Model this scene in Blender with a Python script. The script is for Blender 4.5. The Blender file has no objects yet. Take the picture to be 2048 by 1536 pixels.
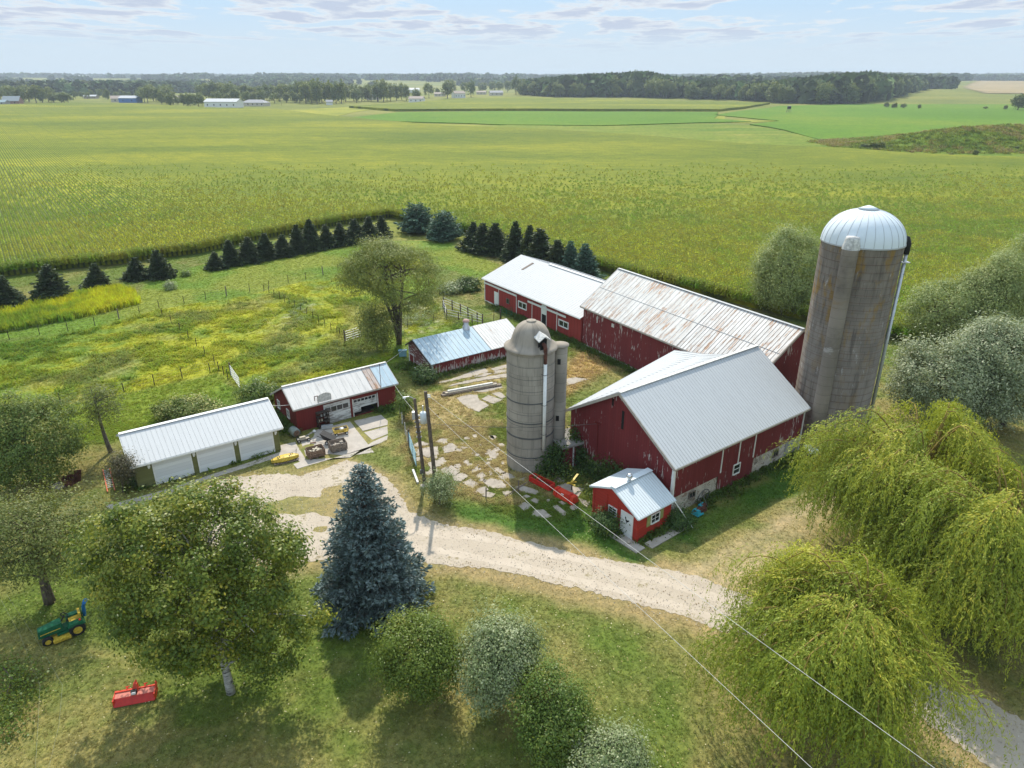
import bpy, bmesh, math, random
import numpy as np
from mathutils import Vector, Matrix
S = bpy.context.scene
COL = S.collection
PI = math.pi
# ------------------------------------------------------------------ camera
CAMH = 29.0
FPX = 1421.0                                   # focal length in pixels of a 2048-wide frame
PITCH = math.atan(616 / FPX)
CP, SP = math.cos(PITCH), math.sin(PITCH)
cam = bpy.data.objects.new("camera", bpy.data.cameras.new("camera"))
COL.objects.link(cam)
cam.location = (0, 0, CAMH)
cam.rotation_euler = (PI / 2 - PITCH, 0, 0)
cam.data.sensor_width = 36
cam.data.lens = FPX / 2048 * 36
cam.data.clip_start = 0.5
cam.data.clip_end = 30000
S.camera = cam
# ------------------------------------------------------------------ light
SUN_EL, SUN_AZ = math.radians(47.5), math.radians(-5)   # azimuth from +Y towards +X
sd = Vector((math.sin(SUN_AZ) * math.cos(SUN_EL), math.cos(SUN_AZ) * math.cos(SUN_EL), math.sin(SUN_EL)))
sl = bpy.data.lights.new("sun", 'SUN')
sl.energy = 4.4
sl.angle = math.radians(0.8)
sl.color = (1.0, 0.93, 0.80)
so = bpy.data.objects.new("sun", sl)
COL.objects.link(so)
so.rotation_euler = (-sd).to_track_quat('-Z', 'Y').to_euler()
W = bpy.data.worlds.new("World")
S.world = W
W.use_nodes = True
SKY_STRENGTH = 0.15
S.view_settings.view_transform = 'Standard'
S.view_settings.look = 'None'
S.view_settings.exposure = 0.26
S.view_settings.gamma = 1.0
S.render.engine = 'CYCLES'
S.cycles.max_bounces = 6
S.cycles.diffuse_bounces = 4
S.cycles.glossy_bounces = 2
S.cycles.transmission_bounces = 3
S.cycles.transparent_max_bounces = 8
S.cycles.volume_bounces = 0
S.cycles.use_denoising = True
S.cycles.caustics_reflective = False
S.cycles.caustics_refractive = False

# ------------------------------------------------------------------ node helper
def nd(nt, typ, ins=None, **props):
    n = nt.nodes.new(typ)
    for k, v in props.items():
        setattr(n, k, v)
    for k, v in (ins or {}).items():
        s = n.inputs[k]
        if isinstance(v, bpy.types.NodeSocket):
            nt.links.new(v, s)
        elif isinstance(v, (tuple, list)) and len(v) == 3 and s.type == 'RGBA':
            s.default_value = (*v, 1)
        else:
            s.default_value = v
    return n
def math_(nt, op, a, b=0.0, c=0.0, clamp=False):
    return nd(nt, 'ShaderNodeMath', {0: a, 1: b, 2: c}, operation=op, use_clamp=clamp).outputs[0]
def mix_(nt, fac, a, b, blend='MIX'):
    n = nd(nt, 'ShaderNodeMix', data_type='RGBA', blend_type=blend)
    for i, v in ((0, fac), (6, a), (7, b)):
        s = n.inputs[i]
        if isinstance(v, bpy.types.NodeSocket): nt.links.new(v, s)
        elif i == 0: s.default_value = v
        else: s.default_value = (*v[:3], 1)
    return n.outputs[2]
def ramp_(nt, fac, stops):
    n = nd(nt, 'ShaderNodeValToRGB', {0: fac})
    e = n.color_ramp.elements
    while len(e) < len(stops): e.new(0.5)
    for el, (p, c) in zip(e, stops):
        el.position = p
        el.color = (*c, 1) if len(c) == 3 else c
    return n.outputs[0]
def sstep(nt, x, a, b):
    return nd(nt, 'ShaderNodeMapRange', {0: x, 1: a, 2: b, 3: 0.0, 4: 1.0}, interpolation_type='SMOOTHSTEP').outputs[0]
def noise_(nt, vec, scale, detail=4, rough=0.55, dist=0.0):
    return nd(nt, 'ShaderNodeTexNoise', {'Vector': vec, 'Scale': scale, 'Detail': detail, 'Roughness': rough, 'Distortion': dist}).outputs['Fac']
def mapping_(nt, vec, scale=(1, 1, 1), rot=(0, 0, 0), loc=(0, 0, 0)):
    return nd(nt, 'ShaderNodeMapping', {'Vector': vec, 'Scale': scale, 'Rotation': rot, 'Location': loc}).outputs[0]
def new_mat(name):
    m = bpy.data.materials.new(name)
    m.use_nodes = True
    nt = m.node_tree
    nt.nodes.clear()
    out = nt.nodes.new('ShaderNodeOutputMaterial')
    return m, nt, out
def bsdf_(nt, out, color, rough=0.7, metal=0.0, bump=None, bstr=0.3, bdist=0.02, spec=0.3):
    b = nd(nt, 'ShaderNodeBsdfPrincipled', {'Base Color': color, 'Roughness': rough, 'Metallic': metal, 'Specular IOR Level': spec})
    if bump is not None:
        bn = nd(nt, 'ShaderNodeBump', {'Height': bump, 'Strength': bstr, 'Distance': bdist})
        nt.links.new(bn.outputs[0], b.inputs['Normal'])
    nt.links.new(b.outputs[0], out.inputs[0])
    return b
def objco(nt): return nd(nt, 'ShaderNodeTexCoord').outputs['Object']
def worldpos(nt): return nd(nt, 'ShaderNodeNewGeometry').outputs['Position']

# ------------------------------------------------------------------ sky (world): clear pale sky with bands of small fair-weather clouds
nt = W.node_tree
nt.nodes.clear()
wout = nt.nodes.new('ShaderNodeOutputWorld')
sky = nd(nt, 'ShaderNodeTexSky', sky_type='NISHITA', sun_disc=False, sun_elevation=SUN_EL, sun_rotation=SUN_AZ,
         altitude=200, air_density=1.0, dust_density=1.6, ozone_density=1.0)
gen = nd(nt, 'ShaderNodeTexCoord').outputs['Generated']
sx = nd(nt, 'ShaderNodeSeparateXYZ', {0: gen})
zc = math_(nt, 'MAXIMUM', sx.outputs[2], 0.0)
zz = math_(nt, 'ADD', zc, 0.028)
pv = nd(nt, 'ShaderNodeCombineXYZ', {0: math_(nt, 'DIVIDE', sx.outputs[0], zz), 1: math_(nt, 'DIVIDE', sx.outputs[1], zz), 2: 3.7}).outputs[0]
cl1 = noise_(nt, mapping_(nt, pv, (1.5, 0.85, 1)), 1.0, 7, 0.56, 0.25)
cl2 = noise_(nt, mapping_(nt, pv, (0.40, 0.24, 1), loc=(5.3, 1.9, 2)), 1.0, 3, 0.5)
csum = math_(nt, 'ADD', math_(nt, 'MULTIPLY', cl1, 0.62), math_(nt, 'MULTIPLY', cl2, 0.48))
cm = sstep(nt, csum, 0.515, 0.585)
cdense = sstep(nt, csum, 0.55, 0.64)
skyc = mix_(nt, 0.9, sky.outputs[0], (2.35, 3.75, 5.3))
skyc = mix_(nt, sstep(nt, zc, 0.16, 0.5), skyc, (4.6, 5.9, 7.2))
hz = sstep(nt, zc, 0.0, 0.13)
skyc = mix_(nt, math_(nt, 'SUBTRACT', 0.85, math_(nt, 'MULTIPLY', hz, 0.85)), skyc, (3.95, 4.55, 5.0))
ccol = mix_(nt, cdense, (4.9, 5.05, 5.2), (3.15, 3.5, 4.3))
cfade = sstep(nt, zc, 0.02, 0.062)
lit = mix_(nt, math_(nt, 'MULTIPLY', math_(nt, 'MULTIPLY', cm, cfade), 0.85), skyc, ccol)
bg = nd(nt, 'ShaderNodeBackground', {'Color': lit, 'Strength': SKY_STRENGTH})
nt.links.new(bg.outputs[0], wout.inputs[0])

# ------------------------------------------------------------------ geometry helpers
def G(px, py, z=0.0):
    """ground point (height z) that the photograph shows at pixel px,py"""
    u = (px - 1024) / FPX; v = (768 - py) / FPX
    dx, dy, dz = u, CP + v * SP, -SP + v * CP
    t = (z - CAMH) / dz
    return Vector((dx * t, dy * t, z))
def zat(y, py):
    v = (768 - py) / FPX
    t = y / (CP + v * SP)
    return CAMH + t * (-SP + v * CP)
def xat(y, px, py):
    v = (768 - py) / FPX
    t = y / (CP + v * SP)
    return (px - 1024) / FPX * t
def GP(pts): return [(G(*p).x, G(*p).y) for p in pts]
RND = random.Random(7)
def rng(seed): return np.random.default_rng(seed)
def hash2(ix, iy, seed):
    h = (ix * 374761393 + iy * 668265263 + seed * 1442695041) & 0xFFFFFFFF
    h = ((h ^ (h >> 13)) * 1274126177) & 0xFFFFFFFF
    return ((h ^ (h >> 16)) & 0xFFFF) / 65535.0
def vnoise(x, y, scale, seed=0, octaves=3):
    x = np.asarray(x, float) / scale; y = np.asarray(y, float) / scale
    tot = 0; amp = 1.0; nrm = 0
    for o in range(octaves):
        ix = np.floor(x).astype(np.int64); iy = np.floor(y).astype(np.int64)
        fx = x - ix; fy = y - iy
        fx = fx * fx * (3 - 2 * fx); fy = fy * fy * (3 - 2 * fy)
        a = hash2(ix, iy, seed + o); b = hash2(ix + 1, iy, seed + o)
        c = hash2(ix, iy + 1, seed + o); d = hash2(ix + 1, iy + 1, seed + o)
        tot = tot + amp * ((a * (1 - fx) + b * fx) * (1 - fy) + (c * (1 - fx) + d * fx) * fy)
        nrm += amp; amp *= 0.5; x = x * 2.03 + 11.3; y = y * 2.03 + 7.9
    return tot / nrm
def ss(x, a, b):
    t = np.clip((np.asarray(x, float) - a) / (b - a), 0, 1)
    return t * t * (3 - 2 * t)
def sdf(x, y, poly):
    """signed distance to polygon, negative inside"""
    x = np.asarray(x, float); y = np.asarray(y, float)
    d = np.full(x.shape, 1e18); ins = np.zeros(x.shape, bool)
    n = len(poly)
    for i in range(n):
        ax, ay = poly[i]; bx, by = poly[(i + 1) % n]
        ex, ey = bx - ax, by - ay
        t = np.clip(((x - ax) * ex + (y - ay) * ey) / (ex * ex + ey * ey + 1e-12), 0, 1)
        d = np.minimum(d, (x - ax - t * ex) ** 2 + (y - ay - t * ey) ** 2)
        cond = (ay > y) != (by > y)
        with np.errstate(divide='ignore', invalid='ignore'):
            xi = ax + (y - ay) * ex / (ey if ey != 0 else 1e-12)
        ins ^= cond & (x < xi)
    return np.where(ins, -1, 1) * np.sqrt(d)
def dline(x, y, pts):
    d = np.full(np.shape(x), 1e18)
    for (ax, ay), (bx, by) in zip(pts[:-1], pts[1:]):
        ex, ey = bx - ax, by - ay
        t = np.clip(((x - ax) * ex + (y - ay) * ey) / (ex * ex + ey * ey + 1e-12), 0, 1)
        d = np.minimum(d, (x - ax - t * ex) ** 2 + (y - ay - t * ey) ** 2)
    return np.sqrt(d)

def tag(o, label=None, cat=None, group=None, kind=None, category=None):
    cat = cat or category
    if label: o['label'] = label
    if cat: o['category'] = cat
    if group: o['group'] = group
    if kind: o['kind'] = kind
    return o
def empty(name, loc=(0, 0, 0), rz=0.0, label=None, cat=None, group=None, kind=None):
    o = bpy.data.objects.new(name, None)
    COL.objects.link(o)
    o.empty_display_size = 0.2
    o.location = loc; o.rotation_euler = (0, 0, rz)
    return tag(o, label, cat, group, kind)
def link(name, me, parent=None, **t):
    o = bpy.data.objects.new(name, me)
    COL.objects.link(o)
    if parent: o.parent = parent
    return tag(o, **t)
def copy_tree(o, parent=None):
    c = o.copy()
    COL.objects.link(c)
    c.parent = parent
    for ch in [k for k in o.children]:
        copy_tree(ch, c)
    return c

class MB:
    """collects polygons into ONE mesh"""
    def __init__(s): s.v = []; s.f = []; s.m = []
    def poly(s, pts, mi=0):
        n = len(s.v); s.v += [tuple(p) for p in pts]; s.f.append(tuple(range(n, n + len(pts)))); s.m.append(mi)
    def hexa(s, p, mi=0):
        """8 points: bottom 0-3 ring, top 4-7 ring"""
        n = len(s.v); s.v += [tuple(q) for q in p]
        for f in ((3, 2, 1, 0), (4, 5, 6, 7), (0, 1, 5, 4), (1, 2, 6, 5), (2, 3, 7, 6), (3, 0, 4, 7)):
            s.f.append(tuple(n + i for i in f)); s.m.append(mi)
    def box(s, x0, x1, y0, y1, z0, z1, mi=0):
        s.hexa([(x0, y0, z0), (x1, y0, z0), (x1, y1, z0), (x0, y1, z0), (x0, y0, z1), (x1, y0, z1), (x1, y1, z1), (x0, y1, z1)], mi)
    def wbox(s, mp, a0, a1, z0, z1, d0, d1, mi=0):
        s.hexa([mp(a0, z0, d0), mp(a1, z0, d0), mp(a1, z0, d1), mp(a0, z0, d1), mp(a0, z1, d0), mp(a1, z1, d0), mp(a1, z1, d1), mp(a0, z1, d1)], mi)
    def beam(s, a, b, w, h=None, mi=0, up=(0, 0, 1)):
        h = h or w
        a = Vector(a); b = Vector(b); d = (b - a)
        if d.length < 1e-6: return
        d.normalize(); u = Vector(up)
        if abs(d.dot(u)) > 0.97: u = Vector((1, 0, 0))
        r = d.cross(u).normalized() * (w / 2); t = r.cross(d).normalized() * (h / 2)
        s.hexa([a - r - t, a + r - t, b + r - t, b - r - t, a - r + t, a + r + t, b + r + t, b - r + t], mi)
    def tube(s, pts, rad, n=8, mi=0, cap=True):
        pts = [Vector(p) for p in pts]
        rads = rad if isinstance(rad, (list, tuple)) else [rad] * len(pts)
        base = len(s.v)
        ref = None
        for i, p in enumerate(pts):
            d = (pts[min(i + 1, len(pts) - 1)] - pts[max(i - 1, 0)]).normalized()
            if ref is None:
                ref = d.orthogonal().normalized()
            r = (ref - d * ref.dot(d))
            r = r.normalized() if r.length > 1e-6 else d.orthogonal().normalized()
            ref = r; t = d.cross(r)
            for k in range(n):
                a = 2 * PI * k / n
                s.v.append(tuple(p + (r * math.cos(a) + t * math.sin(a)) * rads[i]))
        for i in range(len(pts) - 1):
            for k in range(n):
                k2 = (k + 1) % n
                s.f.append((base + i * n + k, base + i * n + k2, base + (i + 1) * n + k2, base + (i + 1) * n + k)); s.m.append(mi)
        if cap:
            s.f.append(tuple(base + k for k in range(n))[::-1]); s.m.append(mi)
            e = base + (len(pts) - 1) * n
            s.f.append(tuple(e + k for k in range(n))); s.m.append(mi)
    def lathe(s, prof, cx=0, cy=0, n=32, mi=0, a0=0, a1=2 * PI):
        base = len(s.v); full = abs(a1 - a0 - 2 * PI) < 1e-6
        m = n if full else n + 1
        for r, z in prof:
            for k in range(m):
                a = a0 + (a1 - a0) * k / n
                s.v.append((cx + r * math.cos(a), cy + r * math.sin(a), z))
        for i in range(len(prof) - 1):
            for k in range(n):
                k2 = (k + 1) % m if full else k + 1
                s.f.append((base + i * m + k, base + i * m + k2, base + (i + 1) * m + k2, base + (i + 1) * m + k)); s.m.append(mi)
    def ball(s, c, r, n=10, mi=0, sz=1.0):
        prof = [(max(1e-4, r * math.sin(PI * i / n)), c[2] - r * sz * math.cos(PI * i / n)) for i in range(n + 1)]
        s.lathe(prof, c[0], c[1], n * 2, mi)
    def prism(s, poly, z0, z1, mi=0, mtop=None):
        n = len(s.v); k = len(poly)
        s.v += [(p[0], p[1], z0) for p in poly] + [(p[0], p[1], z1) for p in poly]
        s.f.append(tuple(range(n, n + k))[::-1]); s.m.append(mi)
        s.f.append(tuple(range(n + k, n + 2 * k))); s.m.append(mi if mtop is None else mtop)
        for i in range(k):
            j = (i + 1) % k
            s.f.append((n + i, n + j, n + k + j, n + k + i)); s.m.append(mi)
    def each(s, name, mats, parent=None, **t):
        """every box its own part"""
        for i in range(len(s.v) // 8):
            q = MB(); q.hexa(s.v[i * 8:i * 8 + 8], s.m[i * 6]); q.build(name, mats, parent, **t)
    def build(s, name, mats, parent=None, smooth=False, fix=True, **t):
        me = bpy.data.meshes.new(name)
        me.from_pydata(s.v, [], s.f)
        for m in (mats if isinstance(mats, (list, tuple)) else [mats]): me.materials.append(m)
        if any(s.m): me.polygons.foreach_set('material_index', s.m)
        if smooth:
            me.polygons.foreach_set('use_smooth', [True] * len(me.polygons))
        if fix:
            bm = bmesh.new(); bm.from_mesh(me)
            bmesh.ops.recalc_face_normals(bm, faces=bm.faces)
            bm.to_mesh(me); bm.free()
        me.update()
        return link(name, me, parent, **t)

def quads_mesh(name, V, mat, col=None, k=4, smooth=False):
    """V: (N,k,3) array of separate polygons"""
    N = V.shape[0]
    me = bpy.data.meshes.new(name)
    me.vertices.add(N * k); me.loops.add(N * k); me.polygons.add(N)
    me.vertices.foreach_set('co', V.reshape(-1).astype(np.float32))
    me.loops.foreach_set('vertex_index', np.arange(N * k, dtype=np.int32))
    me.polygons.foreach_set('loop_start', np.arange(0, N * k, k, dtype=np.int32))
    me.polygons.foreach_set('loop_total', np.full(N, k, dtype=np.int32))
    if col is not None:
        a = me.color_attributes.new('tint', 'FLOAT_COLOR', 'POINT')
        c = np.zeros((N, k, 4), np.float32); c[..., 3] = 1
        col = np.asarray(col)
        if col.ndim == 1: col = np.repeat(col[:, None], 3, 1)
        c[..., :3] = col[:, None, :]
        a.data.foreach_set('color', c.reshape(-1))
    me.materials.append(mat)
    me.update(); me.validate()
    return me
# ------------------------------------------------------------------ materials
def mat_plain(name, c, rough=0.6, metal=0.0, var=0.12, scale=3.0, spec=0.3):
    m, nt, out = new_mat(name)
    oc = objco(nt)
    n = noise_(nt, oc, scale, 5, 0.65)
    lo = tuple(max(0, x * (1 - var * 1.6)) for x in c); hi = tuple(min(1, x * (1 + var)) for x in c)
    bsdf_(nt, out, ramp_(nt, n, [(0.3, lo), (0.7, hi)]), rough, metal, n, 0.15, 0.01, spec)
    return m
def mat_siding(name, c, c2, peel=0.5, grey=(0.33, 0.30, 0.28), board=0.25, horizontal=False, low=0.0, groove=0.5):
    """painted boards with paint flaking off to grey wood"""
    m, nt, out = new_mat(name)
    oc = objco(nt)
    sx = nd(nt, 'ShaderNodeSeparateXYZ', {0: oc})
    t = sx.outputs[2] if horizontal else math_(nt, 'ADD', sx.outputs[0], sx.outputs[1])
    k = math_(nt, 'DIVIDE', t, board)
    fr = math_(nt, 'FRACT', k); bi = math_(nt, 'FLOOR', k)
    wn = nd(nt, 'ShaderNodeTexWhiteNoise', {'W': bi}, noise_dimensions='1D').outputs[0]
    stretch = (1.0, 1.0, 5.5) if horizontal else (5.5, 5.5, 0.9)
    nf = noise_(nt, mapping_(nt, oc, stretch), 1.3, 6, 0.62)
    nb = noise_(nt, oc, 0.45, 3, 0.5)
    pm = math_(nt, 'ADD', math_(nt, 'MULTIPLY', nf, 0.75), math_(nt, 'MULTIPLY', nb, 0.40))
    pm = math_(nt, 'ADD', pm, math_(nt, 'MULTIPLY', wn, 0.07))
    if low:
        pm = math_(nt, 'ADD', pm, math_(nt, 'MULTIPLY', sstep(nt, sx.outputs[2], 1.6, 0.0), low))
    th = 0.82 - 0.22 * peel
    mask = sstep(nt, pm, th, th + 0.05)
    base = mix_(nt, nb, c, c2)
    base = mix_(nt, math_(nt, 'MULTIPLY', wn, 0.35), base, tuple(x * 0.6 for x in c))
    gcol = mix_(nt, noise_(nt, mapping_(nt, oc, stretch), 3.0, 3), grey, tuple(min(1, x * 1.9) for x in grey))
    colr = mix_(nt, mask, base, gcol)
    gr = sstep(nt, math_(nt, 'ABSOLUTE', math_(nt, 'SUBTRACT', fr, 0.5)), 0.40, 0.49)
    colr = mix_(nt, math_(nt, 'MULTIPLY', gr, groove), colr, tuple(x * 0.35 for x in c))
    bsdf_(nt, out, colr, 0.75, 0, math_(nt, 'SUBTRACT', nf, gr), 0.35, 0.015)
    return m
def mat_roof(name, c, rust=0.0, stain=0.2, rustc=(0.30, 0.13, 0.06), axis=1, rough=0.62, metal=0.0, darkc=None, sheets=0.0):
    """corrugated sheet: runs down the slope (object y axis), stains and rust follow the fall"""
    m, nt, out = new_mat(name)
    oc = objco(nt)
    st = mapping_(nt, oc, (3.2, 0.55, 0.55))
    n1 = noise_(nt, st, 1.0, 6, 0.65)
    n2 = noise_(nt, oc, 0.35, 3, 0.5)
    n3 = noise_(nt, mapping_(nt, oc, (7, 1.0, 1.0)), 1.0, 5, 0.7)
    dk = darkc or tuple(x * 0.72 for x in c)
    col = mix_(nt, math_(nt, 'MULTIPLY', sstep(nt, n1, 0.42, 0.68), stain * 2), c, dk)
    if sheets:
        sx = nd(nt, 'ShaderNodeSeparateXYZ', {0: oc})
        bi = math_(nt, 'ADD', math_(nt, 'FLOOR', math_(nt, 'DIVIDE', sx.outputs[0], 0.66)), math_(nt, 'MULTIPLY', math_(nt, 'FLOOR', math_(nt, 'DIVIDE', sx.outputs[1], 2.35)), 37.3))
        wn = nd(nt, 'ShaderNodeTexWhiteNoise', {'W': bi}, noise_dimensions='1D').outputs[0]
        col = mix_(nt, math_(nt, 'MULTIPLY', wn, sheets), col, tuple(x * 0.62 for x in c))
        n1 = math_(nt, 'ADD', n1, math_(nt, 'MULTIPLY', math_(nt, 'SUBTRACT', wn, 0.5), 0.18))
    if rust:
        rm = math_(nt, 'ADD', math_(nt, 'MULTIPLY', n3, 0.55), math_(nt, 'ADD', math_(nt, 'MULTIPLY', n2, 0.22), math_(nt, 'MULTIPLY', n1, 0.36)))
        th = 0.665 - 0.095 * rust
        mask = sstep(nt, rm, th, th + 0.07)
        rc = mix_(nt, n3, rustc, (0.42, 0.27, 0.17))
        col = mix_(nt, math_(nt, 'MULTIPLY', mask, 0.9), col, rc)
    bsdf_(nt, out, col, rough, metal, n3, 0.06, 0.01, 0.2)
    return m
def mat_stone(name):
    m, nt, out = new_mat(name)
    oc = mapping_(nt, objco(nt), (1, 1, 1.35))
    oc = nd(nt, 'ShaderNodeVectorMath', {0: oc, 1: nd(nt, 'ShaderNodeTexNoise', {'Vector': oc, 'Scale': 2.0}).outputs['Color']}, operation='ADD').outputs[0]
    v = nd(nt, 'ShaderNodeTexVoronoi', {'Vector': oc, 'Scale': 2.5}, feature='DISTANCE_TO_EDGE')
    v2 = nd(nt, 'ShaderNodeTexVoronoi', {'Vector': oc, 'Scale': 2.5})
    cs = nd(nt, 'ShaderNodeSeparateColor', {0: v2.outputs['Color']}).outputs[0]
    c = ramp_(nt, cs, [(0, (0.20, 0.16, 0.13)), (0.4, (0.42, 0.36, 0.30)), (0.7, (0.50, 0.45, 0.40)), (1, (0.30, 0.20, 0.15))])
    c = mix_(nt, sstep(nt, v.outputs[0], 0.07, 0.02), c, (0.62, 0.58, 0.52))
    c = mix_(nt, sstep(nt, noise_(nt, oc, 1.1, 4), 0.52, 0.6), c, (0.60, 0.53, 0.46))
    bsdf_(nt, out, c, 0.85, 0, v.outputs[0], 0.6, 0.05)
    return m
def mat_stave(name, base, hooplow=True, streak=0.4, orange=0.0, pale=0.25, R=3.0, bw=0.75, bh=0.76, seed=0.0):
    """concrete silo staves: courses of blocks, rain streaks, lichen"""
    m, nt, out = new_mat(name)
    oc = objco(nt)
    sx = nd(nt, 'ShaderNodeSeparateXYZ', {0: oc})
    ang = math_(nt, 'ARCTAN2', sx.outputs[1], sx.outputs[0])
    uu = math_(nt, 'MULTIPLY', ang, R)
    uv = nd(nt, 'ShaderNodeCombineXYZ', {0: uu, 1: sx.outputs[2], 2: seed}).outputs[0]
    bt = nd(nt, 'ShaderNodeTexBrick', {'Vector': uv, 'Scale': 1.0, 'Mortar Size': 0.018, 'Mortar Smooth': 0.3, 'Brick Width': bw, 'Row Height': bh, 'Color1': (0.9, 0.9, 0.9, 1), 'Color2': (1, 1, 1, 1), 'Mortar': (0.55, 0.55, 0.55, 1)}, offset=0.5)
    n1 = noise_(nt, mapping_(nt, uv, (2.2, 0.22, 1)), 1.0, 6, 0.65)
    n2 = noise_(nt, mapping_(nt, uv, (0.5, 0.35, 1)), 1.0, 5, 0.6)
    n3 = noise_(nt, uv, 4.0, 5, 0.7)
    col = mix_(nt, sstep(nt, n2, 0.3, 0.7), tuple(x * 0.82 for x in base), tuple(x * 1.15 for x in base))
    col = mix_(nt, math_(nt, 'MULTIPLY', sstep(nt, n1, 0.48, 0.68), streak), col, tuple(x * 0.42 for x in base))
    if orange:
        hi = math_(nt, 'ADD', sstep(nt, sx.outputs[2], 7.0, 14.0), 0.25)
        om = math_(nt, 'MULTIPLY', math_(nt, 'MULTIPLY', sstep(nt, noise_(nt, mapping_(nt, uv, (0.9, 0.33, 1), loc=(3, 8, 1)), 1.0, 5, 0.6), 0.50, 0.66), orange), hi)
        col = mix_(nt, om, col, (0.23, 0.145, 0.05))
        col = mix_(nt, math_(nt, 'MULTIPLY', sstep(nt, noise_(nt, mapping_(nt, uv, (1.6, 0.6, 1), loc=(1, 3, 4)), 1.0, 6, 0.7), 0.60, 0.68), 0.6), col, (0.42, 0.40, 0.38))
    col = mix_(nt, math_(nt, 'MULTIPLY', sstep(nt, n3, 0.55, 0.75), pale), col, tuple(min(1, x * 1.5) for x in base))
    col = mix_(nt, 0.75, col, bt.outputs[0], 'MULTIPLY')
    bsdf_(nt, out, col, 0.88, 0, math_(nt, 'ADD', bt.outputs['Fac'], n3), -0.25, 0.01)
    return m
def mat_concrete(name, c=(0.40, 0.37, 0.33), var=0.25, scale=1.4):
    m, nt, out = new_mat(name)
    p = worldpos(nt)
    n = noise_(nt, p, scale, 6, 0.65); n2 = noise_(nt, p, 0.35, 3); n3 = noise_(nt, p, 14.0, 3, 0.7)
    col = ramp_(nt, n, [(0.25, tuple(x * (1 - var) for x in c)), (0.75, tuple(x * (1 + var * 0.6) for x in c))])
    col = mix_(nt, math_(nt, 'MULTIPLY', sstep(nt, n2, 0.5, 0.7), 0.35), col, tuple(x * 0.62 for x in c))
    col = mix_(nt, math_(nt, 'MULTIPLY', sstep(nt, n3, 0.60, 0.70), 0.35), col, tuple(x * 0.5 for x in c))
    bsdf_(nt, out, col, 0.9, 0, n3, 0.2, 0.01)
    return m
def mat_glass(name):
    m, nt, out = new_mat(name)
    bsdf_(nt, out, (0.02, 0.024, 0.03), 0.08, 0, None, spec=0.6)
    return m
def mat_leaf(name, stops, transl=0.30, rough=0.55, attr='tint'):
    """leaf colour by a random number stored per leaf; lets some light through"""
    m, nt, out = new_mat(name)
    a = nd(nt, 'ShaderNodeAttribute', attribute_name=attr)
    r = nd(nt, 'ShaderNodeSeparateColor', {0: a.outputs['Color']}).outputs[0]
    c = ramp_(nt, r, stops)
    b = nd(nt, 'ShaderNodeBsdfPrincipled', {'Base Color': c, 'Roughness': rough, 'Specular IOR Level': 0.25})
    tc = mix_(nt, 0.45, c, (0.42, 0.44, 0.04))
    t = nd(nt, 'ShaderNodeBsdfTranslucent', {'Color': tc})
    mx = nd(nt, 'ShaderNodeMixShader', {0: transl, 1: b.outputs[0], 2: t.outputs[0]})
    nt.links.new(mx.outputs[0], out.inputs[0])
    return m
def mat_bark(name, c, c2, scale=6.0, birch=False):
    m, nt, out = new_mat(name)
    oc = objco(nt)
    n = noise_(nt, mapping_(nt, oc, (1, 1, 4.0 if birch else 0.35)), scale, 5, 0.7)
    col = ramp_(nt, n, [(0.40, c), (0.58, c2)]) if not birch else ramp_(nt, n, [(0.36, (0.04, 0.035, 0.03)), (0.47, c), (0.7, c2)])
    bsdf_(nt, out, col, 0.9, 0, n, 0.5, 0.03)
    return m
def mat_tint(name, rough=0.85, transl=0.0, fine=0.0, attr='gcol', kind='GEOMETRY', jit=0.25):
    """colour stored on the surface (what grows there), broken up by fine noise"""
    m, nt, out = new_mat(name)
    a = nd(nt, 'ShaderNodeAttribute', attribute_name=attr, attribute_type=kind)
    col = a.outputs['Color']
    if kind == 'INSTANCER':
        rn = nd(nt, 'ShaderNodeObjectInfo').outputs['Random']
        hsv = nd(nt, 'ShaderNodeHueSaturation', {'Hue': math_(nt, 'ADD', 0.5, math_(nt, 'MULTIPLY', math_(nt, 'SUBTRACT', rn, 0.5), 0.05)),
                 'Value': math_(nt, 'ADD', 1 - jit, math_(nt, 'MULTIPLY', rn, jit * 2)), 'Color': col})
        col = hsv.outputs[0]
    bump = None
    if fine:
        p = worldpos(nt)
        n = noise_(nt, p, 2.2, 6, 0.75); n2 = noise_(nt, p, 9.0, 3, 0.7)
        f = math_(nt, 'ADD', math_(nt, 'MULTIPLY', n, 0.6), math_(nt, 'MULTIPLY', n2, 0.4))
        col = mix_(nt, fine, col, ramp_(nt, f, [(0.36, (0.35, 0.42, 0.35)), (0.52, (1, 1, 1)), (0.66, (1.7, 1.55, 1.3))]), 'MULTIPLY')
        bump = f
    b = bsdf_(nt, out, col, rough, 0, bump, 0.5, 0.06, 0.15)
    if transl:
        t = nd(nt, 'ShaderNodeBsdfTranslucent', {'Color': mix_(nt, 0.4, col, (0.50, 0.54, 0.05))})
        mx = nd(nt, 'ShaderNodeMixShader', {0: transl, 1: b.outputs[0], 2: t.outputs[0]})
        nt.links.new(mx.outputs[0], out.inputs[0])
    return m
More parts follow.
